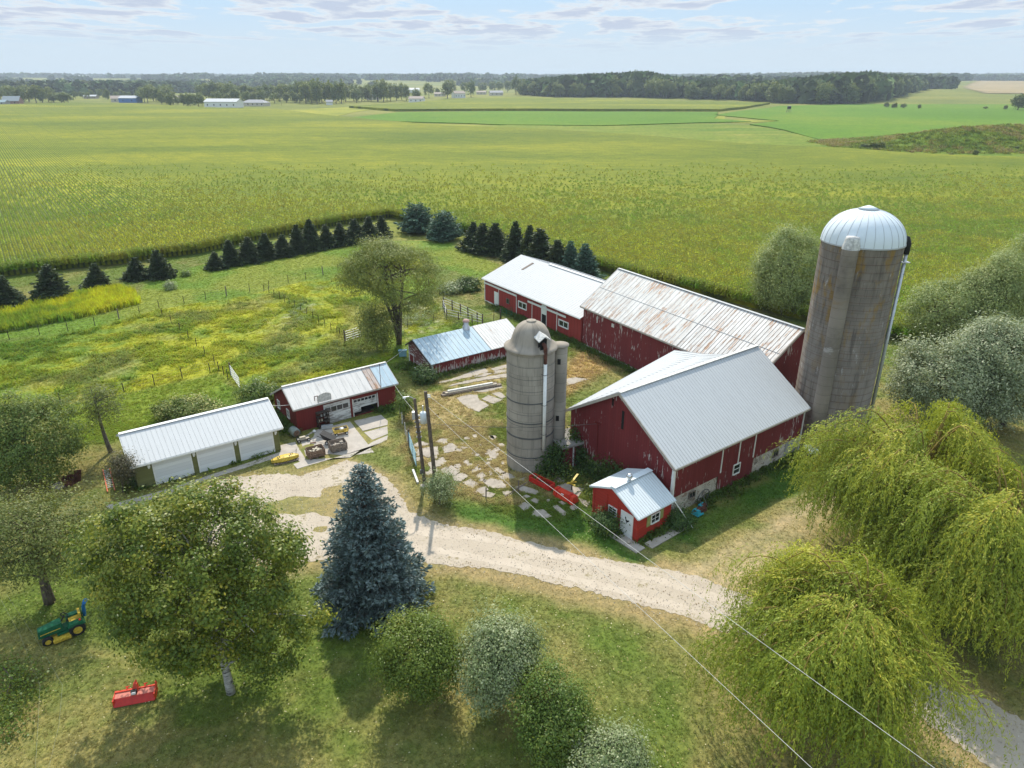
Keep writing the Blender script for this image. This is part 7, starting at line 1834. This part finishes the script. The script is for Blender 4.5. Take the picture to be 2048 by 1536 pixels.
# ------------------------------------------------------------------ scattered plants (uncountable)
def scatter(name, pts, col, scl, sources, kind='stuff', rot=None, tilt=.12, **t):
    me = bpy.data.meshes.new(name); me.vertices.add(len(pts)); me.vertices.foreach_set('co', np.asarray(pts, np.float32).reshape(-1))
    a = me.attributes.new('gcol', 'FLOAT_COLOR', 'POINT'); c = np.ones((len(pts), 4), np.float32); c[:, :3] = col; a.data.foreach_set('color', c.reshape(-1))
    a = me.attributes.new('scl', 'FLOAT', 'POINT'); a.data.foreach_set('value', np.asarray(scl, np.float32))
    if rot is not None:
        a = me.attributes.new('rz', 'FLOAT', 'POINT'); a.data.foreach_set('value', np.asarray(rot, np.float32))
    o = link(name, me, None, kind=kind, **t)
    coll = bpy.data.collections.new(name + ' kinds')
    for s_ in sources: coll.objects.link(s_)
    ng = bpy.data.node_groups.new(name + ' scatter', 'GeometryNodeTree')
    ng.interface.new_socket('Geometry', in_out='INPUT', socket_type='NodeSocketGeometry'); ng.interface.new_socket('Geometry', in_out='OUTPUT', socket_type='NodeSocketGeometry')
    N = ng.nodes.new; L = ng.links.new
    gi = N('NodeGroupInput'); go = N('NodeGroupOutput'); ip = N('GeometryNodeInstanceOnPoints'); ci = N('GeometryNodeCollectionInfo')
    ci.inputs['Collection'].default_value = coll; ci.inputs['Separate Children'].default_value = True; ci.inputs['Reset Children'].default_value = True
    L(gi.outputs[0], ip.inputs['Points']); L(ci.outputs[0], ip.inputs['Instance']); ip.inputs['Pick Instance'].default_value = True
    ri = N('FunctionNodeRandomValue'); ri.data_type = 'INT'; ri.inputs[4].default_value = 0; ri.inputs[5].default_value = len(sources) - 1
    L(ri.outputs[2], ip.inputs['Instance Index'])
    rv = N('FunctionNodeRandomValue'); rv.data_type = 'FLOAT_VECTOR'; rv.inputs[0].default_value = (-tilt, -tilt, 0); rv.inputs[1].default_value = (tilt, tilt, 6.283)
    if rot is None: L(rv.outputs[0], ip.inputs['Rotation'])
    else:
        na = N('GeometryNodeInputNamedAttribute'); na.data_type = 'FLOAT'; na.inputs[0].default_value = 'rz'
        cx = N('ShaderNodeCombineXYZ'); L(na.outputs[0], cx.inputs[2]); L(cx.outputs[0], ip.inputs['Rotation'])
    ns = N('GeometryNodeInputNamedAttribute'); ns.data_type = 'FLOAT'; ns.inputs[0].default_value = 'scl'; L(ns.outputs[0], ip.inputs['Scale'])
    L(ip.outputs[0], go.inputs[0])
    md = o.modifiers.new('scatter', 'NODES'); md.node_group = ng
    return o
def src(name, V, mat, k=4):
    me = quads_mesh(name, V, mat, None, k)
    return bpy.data.objects.new(name, me)
M['tuft'] = mat_tint('grass blades', .7, .38, 0, 'gcol', 'INSTANCER', .28)
def tuft(seed, blades=9, h=1.0, w=.16, spread=.8, bend=.5):
    r = rng(seed); V = []
    for _ in range(blades):
        b = np.array([r.normal() * spread * .5, r.normal() * spread * .5, 0]); a = r.uniform(0, 6.28); o = np.array([math.cos(a), math.sin(a), 0]); s_ = np.array([-o[1], o[0], 0]) * w * .5
        hh = h * r.uniform(.5, 1.2); m_ = b + o * bend * .35 * hh + np.array([0, 0, hh * .6]); t_ = b + o * bend * hh + np.array([0, 0, hh * (1 - .25 * bend)])
        V.append([b - s_, b + s_, m_ + s_ * .8, m_ - s_ * .8]); V.append([m_ - s_ * .8, m_ + s_ * .8, t_ + s_ * .15, t_ - s_ * .15])
    return np.array(V)
def in_building(x, y):
    m = np.zeros(x.shape, bool)
    for b in (B, Br, Bf, Bm, Bw, Bg, Bc):
        c, n = math.cos(b.th), math.sin(b.th); dx, dy = x - b.x0, y - b.y0; lx = dx * c + dy * n; ly = -dx * n + dy * c
        m |= (lx > -.05) & (lx < b.L + .05) & (ly > -b.Wr - .05) & (ly < b.Wl + .05)
    return m
PADPOLY = [GP(p) for p in ([(556, 892), (600, 880), (625, 862), (765, 830), (778, 845), (776, 878), (595, 940), (585, 925)],)] + [GP(s_) for s_ in SL]
def scatter_region(n, bounds, seed):
    r = rng(seed); x = r.uniform(bounds[0], bounds[1], n); y = r.uniform(bounds[2], bounds[3], n)
    hw = (y * CP + CAMH * SP) * .76 + 3
    k = (np.abs(x) < hw); return x[k], y[k], r
def grass_pts(n, bounds, seed, zmul=1.0, keep=None):
    x, y, r = scatter_region(n, bounds, seed)
    k = ~in_building(x, y)
    for p_ in PADPOLY:
        s_ = sdf(x, y, p_); k &= s_ > .01
    x, y = x[k], y[k]
    c, h, den, dd = lawn_color(x, y)
    k = r.random(len(x)) < den
    if keep is not None: k &= keep(x, y)
    x, y, c, h = x[k], y[k], c[k], h[k]
    zl = (vnoise(x, y, 2.2, 3, 2) - .5) * .08 * ss(np.abs(sdf(x, y, DRIVE)), .3, 3) - .01
    return x, y, zl, c, h, r
TU = [src('tuft', tuft(300 + k, 10, .8, .18, .9, 1.0), M['tuft']) for k in range(5)]
CORN_NEAR = GP([(-160, 612), (0, 556), (60, 547), (150, 538), (240, 530), (300, 520), (400, 508), (440, 498), (520, 480), (600, 465), (700, 447), (780, 436), (812, 444), (850, 441), (900, 466), (935, 468), (1010, 490), (1060, 505), (1130, 525), (1195, 540), (1260, 558), (1330, 575), (1420, 597), (1500, 618), (1560, 632), (1640, 652), (1720, 668), (1830, 690), (1960, 700), (2250, 730)])
CORN_POLY = CORN_NEAR + [(400, 225), (330, 331), (-480, 331), (-480, 300)]
x, y, z, c, h, r = grass_pts(190000, (-48, 50, 17, 58), 1)
scatter('lawn_grass', np.stack([x, y, z], -1), c * 1.42, h * r.uniform(.8, 1.6, len(x)), TU)
x, y, z, c, h, r = grass_pts(150000, (-95, 60, 58, 130), 2, keep=lambda x, y: sdf(x, y, CORN_POLY) > .3)
scatter('meadow_grass', np.stack([x, y, z], -1), c * 1.42, np.maximum(h, .10) * r.uniform(.9, 1.7, len(x)), TU)
# tall goldenrod strip
x, y, r = scatter_region(40000, (-95, -30, 70, 110), 3); k = sdf(x, y, GOLDEN) < 0; x, y = x[k], y[k]
c, h, den, dd = lawn_color(x, y)
scatter('goldenrod', np.stack([x, y, 0 * x], -1), c * 1.6, r.uniform(.6, 1.15, len(x)), [src('tuft', tuft(320 + k, 14, 1.0, .10, .5, .3), M['tuft']) for k in range(3)])
# weeds at walls
wp = []
def along(b, side, a0, a1, d0, d1, n, seed):
    r = rng(seed); mp = b.map(side)
    for _ in range(n):
        p = mp(r.uniform(a0, a1), 0, r.uniform(d0, d1) * r.random()); w = b.world(*p); wp.append((w.x, w.y, 0))
along(B, 'right', 3, 15.5, .15, 1.2, 150, 1); along(Bg, 'left', 0, 11, .1, 1.2, 200, 2); along(Bw, 'front', -3.6, 2.2, .1, 1.4, 140, 3); along(Bf, 'right', 3, 21, .1, 1.4, 360, 4); along(Br, 'right', 0, 14, .2, 1.6, 260, 5)
along(Bm, 'front', -1.4, 3.5, .1, 1.8, 160, 6); along(Bm, 'right', 0, 11, .0, .5, 90, 7); along(Bc, 'front', -1.8, 1.0, .1, .8, 60, 8); along(Bc, 'right', 0, 3.4, .05, .4, 40, 9); along(Bw, 'right', 7.6, 9.7, .1, 1.0, 60, 10); along(Bg, 'right', 0, 11, .02, .12, 14, 11); along(Bf, 'front', -6, 6, .1, .8, 80, 12)
along(Bw, 'back', -3.6, 2.2, .1, 2.2, 200, 13); along(Bg, 'front', -2.9, 2.9, .1, .8, 80, 14)
wp = np.array(wp); r = rng(8)
scatter('weeds', wp, np.array([.075, .125, .022]) * r.uniform(.6, 1.5, (len(wp), 1)), r.uniform(.25, .75, len(wp)), TU)
# pasture thistles and weed clumps
x, y, r = scatter_region(26000, (-75, 5, 56, 100), 12); k = (sdf(x, y, PASTURE) < -.5) & (vnoise(x, y, 3.0, 61, 3) > .52); x, y = x[k], y[k]
c, h, den, dd = lawn_color(x, y)
scatter('pasture_weeds', np.stack([x, y, 0 * x], -1), c * np.array([.85, 1.0, .9]) * 1.1, r.uniform(.25, .62, len(x)), TU)
x = rng(61).uniform(MX - 60, MX + 105, 9000); y = rng(62).uniform(MY - 30, MY + 50, 9000); z = moundz(x, y); k = z > .3; x, y, z = x[k], y[k], z[k]; r = rng(63)
fb = ss(vnoise(x, y, 8, 71, 3), .45, .6)[:, None]
scatter('rough_weeds', np.stack([x, y, z - .1], -1), (np.array([.13, .19, .03]) * (1 - fb) + np.array([.27, .20, .09]) * fb) * r.uniform(.7, 1.3, (len(x), 1)), r.uniform(.7, 1.7, len(x)), TU)
# fallen leaves and dandelion heads on the front lawn
x, y, r = scatter_region(5200, (-30, 24, 17, 42), 14); k = (sdf(x, y, DRIVE) > .2); x, y = x[k], y[k]
V = leaf_quads(np.stack([x, y, np.full(len(x), .10)], -1), r, .085, .7, 0, 4)
V[..., 2] = .10 + (V[..., 2] - .10) * .3
M['litter'] = mat_leaf('dry leaves', [(0, (.24, .17, .06)), (.6, (.40, .34, .12)), (1, (.55, .50, .33))], .05)
link('fallen_leaves', quads_mesh('fallen_leaves', V, M['litter'], r.random(len(x))), None, kind='stuff')
# leaf litter along the drive
x, y, r = scatter_region(60000, (-30, 45, 24, 52), 15); dd = sdf(x, y, DRIVE); dl = dline(x, y, LEAFLINE) + (vnoise(x, y, 1.2, 4, 3) - .5) * 1.1
k = (dd < 0) & (r.random(len(x)) < np.maximum(.40 * ss(dl, .55, .1), .10 * ss(dd, -1.1, -.1))); x, y = x[k], y[k]
V = leaf_quads(np.stack([x, y, np.full(len(x), .05)], -1), r, .10, .7, 0, 4); V[..., 2] = .045 + (V[..., 2] - .05) * .3
M['litter_dark'] = mat_leaf('brown leaf litter', [(0, (.12, .075, .035)), (.7, (.22, .15, .07)), (1, (.30, .22, .10))], .05)
link('leaf_litter', quads_mesh('leaf_litter', V, M['litter_dark'], r.random(len(x))), None, kind='stuff')
# stray stones on the gravel
x, y, r = scatter_region(46000, (-30, 45, 24, 52), 16); dd = sdf(x, y, DRIVE); k = (dd < -.1) | ((dd < .7) & (r.random(len(x)) < .8 * ss(dd, .7, 0))); x, y = x[k], y[k]
V = leaf_quads(np.stack([x, y, np.full(len(x), .03)], -1), r, .07, .8, 0, 1.2); V[..., 2] = np.maximum(V[..., 2], .016)
M['chips'] = mat_leaf('stone chips', [(0, (.22, .19, .16)), (.5, (.42, .37, .31)), (1, (.60, .55, .48))], .0)
link('gravel_chips', quads_mesh('gravel_chips', V, M['chips'], r.random(len(x))), None, kind='stuff')

# ---- corn: real plants in rows near the farm
M['corn_leaf'] = mat_tint('corn leaves', .5, .45, 0, 'gcol', 'INSTANCER', .22)
M['tassel'] = mat_plain('corn tassels', (.42, .44, .13), .8)
def corn(seed, n=3):
    r = rng(seed); V = []
    for p in range(n):
        bx = (p - (n - 1) / 2) * .22 + r.normal() * .03; by = r.normal() * .04; H = 2.1 * r.uniform(.88, 1.1); a0 = r.uniform(0, 3.14)
        for k in range(8):
            z = H * (.52 + .42 * k / 7); a = a0 + PI * k + r.normal() * .5; o = np.array([math.cos(a), math.sin(a), 0]); s_ = np.array([-o[1], o[0], 0]) * .075; L = .46 * (1 - .35 * abs(k - 3.5) / 3.5)
            b = np.array([bx, by, z]); m_ = b + o * L * .5 + np.array([0, 0, .17]); e = b + o * L + np.array([0, 0, r.uniform(-.15, .15)])
            V.append([b - s_ * .6, b + s_ * .6, m_ + s_, m_ - s_]); V.append([m_ - s_, m_ + s_, e + s_ * .2, e - s_ * .2])
        a = r.uniform(0, 3.14)
        for k in range(2): o = np.array([math.cos(a + k * 1.57), math.sin(a + k * 1.57), 0]) * .035; b = np.array([bx, by, H * .9]); V.append([b - o, b + o, b + o * 1.6 + np.array([0, 0, .34]), b - o * 1.6 + np.array([0, 0, .34])])
    V = np.array(V); o = src('corn_plant', V, M['corn_leaf']); o.data.materials.append(M['tassel'])
    mi = np.array(([0] * 16 + [1] * 2) * n, np.int32); o.data.polygons.foreach_set('material_index', mi); return o
CS = [corn(400 + k) for k in range(6)]
u = np.array([rowd.x, rowd.y]); v_ = np.array([rowd.y, -rowd.x])
ROW = .80; STEP = .66
aa, bb = np.meshgrid(np.arange(-320, 560, STEP), np.arange(-420, 430, ROW))
r = rng(9)
px_ = aa * u[0] + bb * v_[0]; py_ = aa * u[1] + bb * v_[1]
px_ = px_.ravel() + r.normal(size=px_.size) * .04; py_ = py_.ravel() + r.normal(size=py_.size) * .04
hw = (py_ * CP + CAMH * SP) * .86 + 14
k = (py_ > 60) & (py_ < 250) & (np.abs(px_) < hw); px_, py_ = px_[k], py_[k]
d_ = sdf(px_, py_, CORN_POLY); k = d_ < 0
# headland: outer rows run along the edge, thinner
k &= r.random(len(px_)) < (1 - .6 * ss(py_, 100, 190)) * (1 - .95 * ss(py_, 150, 248))
px_, py_, d_ = px_[k], py_[k], d_[k]
n1 = vnoise(px_, py_, 26, 21, 4); n2 = vnoise(px_, py_, 5, 25, 3)
# outermost rows follow the edge of the field
ex_, ey_ = [], []
for (ax, ay), (bx, by) in zip(CORN_NEAR[:-1], CORN_NEAR[1:]):
    L_ = math.hypot(bx - ax, by - ay); nn_ = int(L_ / .30); t = np.arange(nn_) / max(nn_, 1)
    for off in (-.2, .1, .4, .7, 1.0): ex_.append(ax + (bx - ax) * t); ey_.append(ay + (by - ay) * t + off)
ex_ = np.concatenate(ex_); ey_ = np.concatenate(ey_); px_ = np.concatenate([px_, ex_ + r.normal(size=len(ex_)) * .12]); py_ = np.concatenate([py_, ey_ + r.normal(size=len(ex_)) * .12])
n1 = vnoise(px_, py_, 26, 21, 4); n2 = vnoise(px_, py_, 5, 25, 3)
f = ss(.6 * n1 + .4 * n2, .40, .64)[:, None]
cc = np.array([.26, .39, .032]) * (1 - f) + np.array([.52, .50, .045]) * f
cc *= r.uniform(.8, 1.2, (len(px_), 1))
scl = (.95 + .12 * (n1 - .5)) * r.uniform(.92, 1.08, len(px_))
rz = math.radians(125.7) + r.normal(size=len(px_)) * .15 + PI * r.integers(0, 2, len(px_))
scatter('corn_plants', np.stack([px_, py_, 0 * px_ - .03], -1), cc, scl, CS, rot=rz)
cn = [(p[0], p[1] + 1.1) for p in CORN_NEAR] + [ce[-1]] + ce[::-1] + [(-900, ce[0][1]), (-900, 230)]
def crop_w(name, P, h, mat):
    bm = bmesh.new(); n = len(P); lo = [bm.verts.new((x, y, -.1)) for x, y in P]; hi = [bm.verts.new((x, y, h)) for x, y in P]
    for i in range(n): bm.faces.new((lo[i], lo[(i + 1) % n], hi[(i + 1) % n], hi[i]))
    f = bm.faces.new(hi); f.normal_update()
    if f.normal.z < 0: bmesh.ops.reverse_faces(bm, faces=bm.faces)
    bmesh.ops.triangulate(bm, faces=[f]); me = bpy.data.meshes.new(name); bm.to_mesh(me); bm.free(); me.materials.append(mat)
    return link(name, me, None, kind='structure')
crop_w('corn_field', cn, 1.70, M['corn_far'])

# ------------------------------------------------------------------ far buildings, distant woods, haze
def house(name, label, px, py, w, d, h, rh, rz, wall, roof, cat='house', group=None, windows=0, y=None, hip=False, door=None):
    g = G(px, py) if y is None else Vector((xat(y, px, py), y, 0)); z0 = float(tz(g.x, g.y))
    root = empty(name, (g.x, g.y, z0), rz, label, cat, group)
    mb = MB(); x, yv = w / 2, d / 2
    mb.poly([(-x, -yv, -1), (x, -yv, -1), (x, -yv, h), (-x, -yv, h)]); mb.poly([(-x, yv, -1), (x, yv, -1), (x, yv, h), (-x, yv, h)])
    for s_ in (-1, 1): mb.poly([(s_ * x, -yv, -1), (s_ * x, yv, -1), (s_ * x, yv, h), (s_ * x, 0, h + (0 if hip else rh)), (s_ * x, -yv, h)])
    mb.build('wall', wall, root)
    mb = MB(); o = .5; e = h - o * rh / yv; ix = x - yv * .8 if hip else x + o
    for s_ in (-1, 1):
        mb.hexa([(-ix, 0, h + rh), (ix, 0, h + rh), (x + o, s_ * (yv + o), e), (-x - o, s_ * (yv + o), e), (-ix, 0, h + rh + .25), (ix, 0, h + rh + .25), (x + o, s_ * (yv + o), e + .25), (-x - o, s_ * (yv + o), e + .25)])
        if hip: mb.poly([(s_ * ix, 0, h + rh + .2), (s_ * (x + o), -yv - o, e + .2), (s_ * (x + o), yv + o, e + .2)])
    mb.build('roof', roof, root)
    for i in range(windows):
        xx = -x + w * (i + .5) / windows; mb = MB(); mb.box(xx - .55, xx + .55, -yv - .06, -yv + .02, h * .35, h * .35 + 1.5); mb.build('window', M['glass'], root)
    if door: mb = MB(); mb.box(-x - .08, -x + .02, -door, door, -.5, h * .8); mb.build('door', M['white'], root)
    return root
fw_ = lambda c: mat_plain('far wall', c, .8, var=.05)
WH, CRM, GRYR, BRNR, BLU = fw_((.74, .74, .72)), fw_((.55, .50, .42)), fw_((.30, .30, .32)), fw_((.33, .27, .23)), fw_((.06, .17, .42))
house('farm_shed', 'long white farm shed at the far edge of the corn field', 449, 215, 34, 15, 5.5, 2.6, -.12, WH, M['roof_white'], 'shed', windows=5, door=3)
house('ranch_house', 'tan ranch house with hipped grey roof right of the white farm shed', 512, 212, 26, 13, 3.4, 2.6, -.2, CRM, GRYR, windows=5, hip=True)
house('pavilion', 'little white pavilion alone at the field edge', 659, 210, 6.5, 6, 3.2, 1.8, .3, WH, GRYR, 'pavilion', door=1)
house('white_house', 'low white house with brown roof by the poplar group', 834, 205, 17, 11, 4.2, 2.4, -.15, WH, BRNR, windows=3)
house('white_house', 'two storey white house half hidden by a tree in the middle distance', 917, 197, 16, 12, 6.0, 3.0, .5, WH, BRNR, windows=4)
house('tan_house', 'tan house low behind the trees left of the two storey white house', 880, 194, 16, 10, 3.5, 2.0, 0, CRM, BRNR, windows=3)
house('grey_house', 'grey roofed house at the left end of the big wood', 992, 193, 20, 12, 4, 2.6, .2, CRM, GRYR, windows=3)
house('tan_house', 'pale low house between white house and the wood', 963, 191, 15, 10, 3.4, 2.0, -.1, CRM, BRNR, windows=3)
house('metal_shed', 'white roofed shed glimpsed behind the poplar group', 826, 183, 26, 14, 6, 3, .2, WH, M['roof_white'], 'shed')
house('blue_barn', 'blue walled shed with white roof at far left', 262, 205, 22, 13, 5, 2.4, -.1, BLU, M['roof_white'], 'shed', windows=2, door=2)
house('brown_house', 'brown roofed house beside the blue walled shed', 240, 204, 18, 12, 4, 3, .4, CRM, BRNR, windows=2)
house('brown_house', 'house with brown roof among trees left of the white farm shed', 370, 205, 26, 13, 4, 3.4, .1, CRM, BRNR, windows=3)
house('red_house', 'reddish house at the far left edge of the fields', 27, 209, 17, 11, 4, 4.5, .15, fw_((.28, .17, .15)), fw_((.30, .33, .34)), windows=2)
house('small_house', 'low grey blue house cut by the left photo edge', 3, 210, 14, 9, 3, 2, 0, GRYR, fw_((.25, .33, .36)), windows=2)
house('metal_shed', 'small pale roofed shed between far left tree rows', 183, 197, 17, 9, 3, 1.6, 0, BRNR, M['roof_white'], 'shed')
house('brown_house', 'brown roof peeking from the tree belt left of the poplars', 748, 200, 18, 12, 4, 5, .3, CRM, BRNR)
for px, py, y_, w, lab in ((50, 158, 4200, 55, 'farthest white barn at left'), (85, 160, 4200, 60, 'second white barn on the left horizon'), (345, 157, 4600, 60, 'white barn on the middle left horizon'), (395, 158, 4400, 30, 'small white barn below the left horizon'), (450, 156, 4600, 45, 'white barns above the tree belt'), (170, 164, 3300, 45, 'pale long barn on the left slope'), (1940, 165, 3600, 70, 'white farm buildings beyond the tan field'), (315, 163, 3300, 30, 'pale shed on the slope above the belt')):
    house('far_barn', lab + ', tiny in the haze', px, py, w, 18, 8, 4, 0, WH, M['roof_white'], 'barn', 'white barns in the far haze', y=y_)
# deer stand in the soybeans
g = G(1577, 226); t = empty('hunting_stand', (g.x, g.y, 0), .2, 'small dark hunting box on stilts in the soybean field', 'hunting stand')
mb = MB(); mb.box(-1.1, 1.1, -1.1, 1.1, 3.2, 5.4); mb.build('box', M['dark'], t)
mb = MB(); mb.box(-1.3, 1.3, -1.3, 1.3, 5.41, 5.6); mb.build('roof', M['zinc'], t)
for sx_ in (-1, 1):
    for sy_ in (-1, 1): mb = MB(); mb.beam((sx_ * 1.4, sy_ * 1.4, 0), (sx_ * 1, sy_ * 1, 3.2), .2); mb.build('leg', M['wood'], t)
mb = MB(); mb.beam((-3.2, -1, 0), (-1.2, -.6, 3.2), .12); mb.beam((-3.2, -.4, 0), (-1.2, 0, 3.2), .12); mb.build('ladder', M['wood'], t)
mb = MB(); mb.tube([(0, 0, 0), (0, 0, 9)], .18, 6); o = mb.build('utility_pole', M['wood'], None, label='thin pole at the field edge between shed and pavilion', category='utility pole'); o.location = G(563, 211)
# far woods over the rolling country
M['lf_haze'] = mat_leaf('far wood canopy', [(0, (.025, .045, .017)), (1, (.055, .075, .026))], .05)
def blob(seed):
    r = rng(seed); n = 46; d = rand_dirs(n * 2, r); d = d[d[:, 2] > -.4][:n]; c = d * np.array([.6, .6, .75]) * r.uniform(.6, 1, (len(d), 1)) + np.array([0, 0, .45])
    return src('far_crown', leaf_quads(c, r, .62, .9), mat_tint('far crown', .9, 0, 0, 'gcol', 'INSTANCER', .3) if seed < 0 else M['farc'])
M['farc'] = mat_tint('far crown', .9, 0, 0, 'gcol', 'INSTANCER', .3)
r = rng(44); n = 60000; y = 1250 * (7800 / 1250.0) ** r.uniform(0, 1, n); x = r.uniform(-1, 1, n) * (y * .80 + 50)
dn = .55 * vnoise(x, y * .55, 420, 51, 3) + .45 * vnoise(x, y, 130, 55, 3)
k = (dn > .585 - .05 * ss(y, 1200, 2600)); k &= ~((np.abs(x - 560) < 620) & (y < 1320)); k &= ~((x > 760) & (y < 2300)); x, y = x[k], y[k]
s_ = (11 + 8 * r.random(len(x))) * (1 + ss(y, 2500, 7000) * .3)
scatter('distant_woods', np.stack([x, y, tz(x, y) - 1], -1), np.array([.085, .115, .040]) * r.uniform(.6, 1.5, (len(x), 1)), s_, [blob(501 + k) for k in range(4)])
# the depth of the big wood as one mass behind its counted edge trees
wpoly = GP([(1044, 192), (1100, 195.5), (1300, 197), (1500, 202), (1640, 207), (1750, 203), (1852, 190)])
r = rng(45); x = r.uniform(0, 1250, 9000); y = r.uniform(800, 1750, 9000)
px = 1024 + FPX * x / (y * CP + CAMH * SP); ylim = np.interp(px, [p[0] for p in WB], [G(p[0], p[1]).y for p in WB])
k = (px > 1046) & (px < 1850) & (y > ylim + 25) & (y < ylim + 520); x, y = x[k][:2600], y[k][:2600]
topz = np.interp(1024 + FPX * x / (y * CP + CAMH * SP), [p[0] for p in WT], [p[1] for p in WT])
scatter('big_wood', np.stack([x, y, tz(x, y) - 1], -1), np.array([.085, .115, .036]) * r.uniform(.6, 1.5, (len(x), 1)), np.clip((zat(y, topz + r.uniform(1, 9, len(x))) - tz(x, y)) * .8, 5, 24), [blob(505 + k) for k in range(4)])
# air
m, nt, out = new_mat('air'); vp = nt.nodes.new('ShaderNodeVolumePrincipled')
vp.inputs['Color'].default_value = (.76, .87, .99, 1); vp.inputs['Density'].default_value = 1.5e-4; vp.inputs['Anisotropy'].default_value = .1; vp.inputs['Density Attribute'].default_value = ''
nt.links.new(vp.outputs[0], out.inputs[1])
mb = MB(); mb.box(-9600, 9600, -320, 9900, -60, 75); hz_ = mb.build('haze', m, None, kind='stuff')
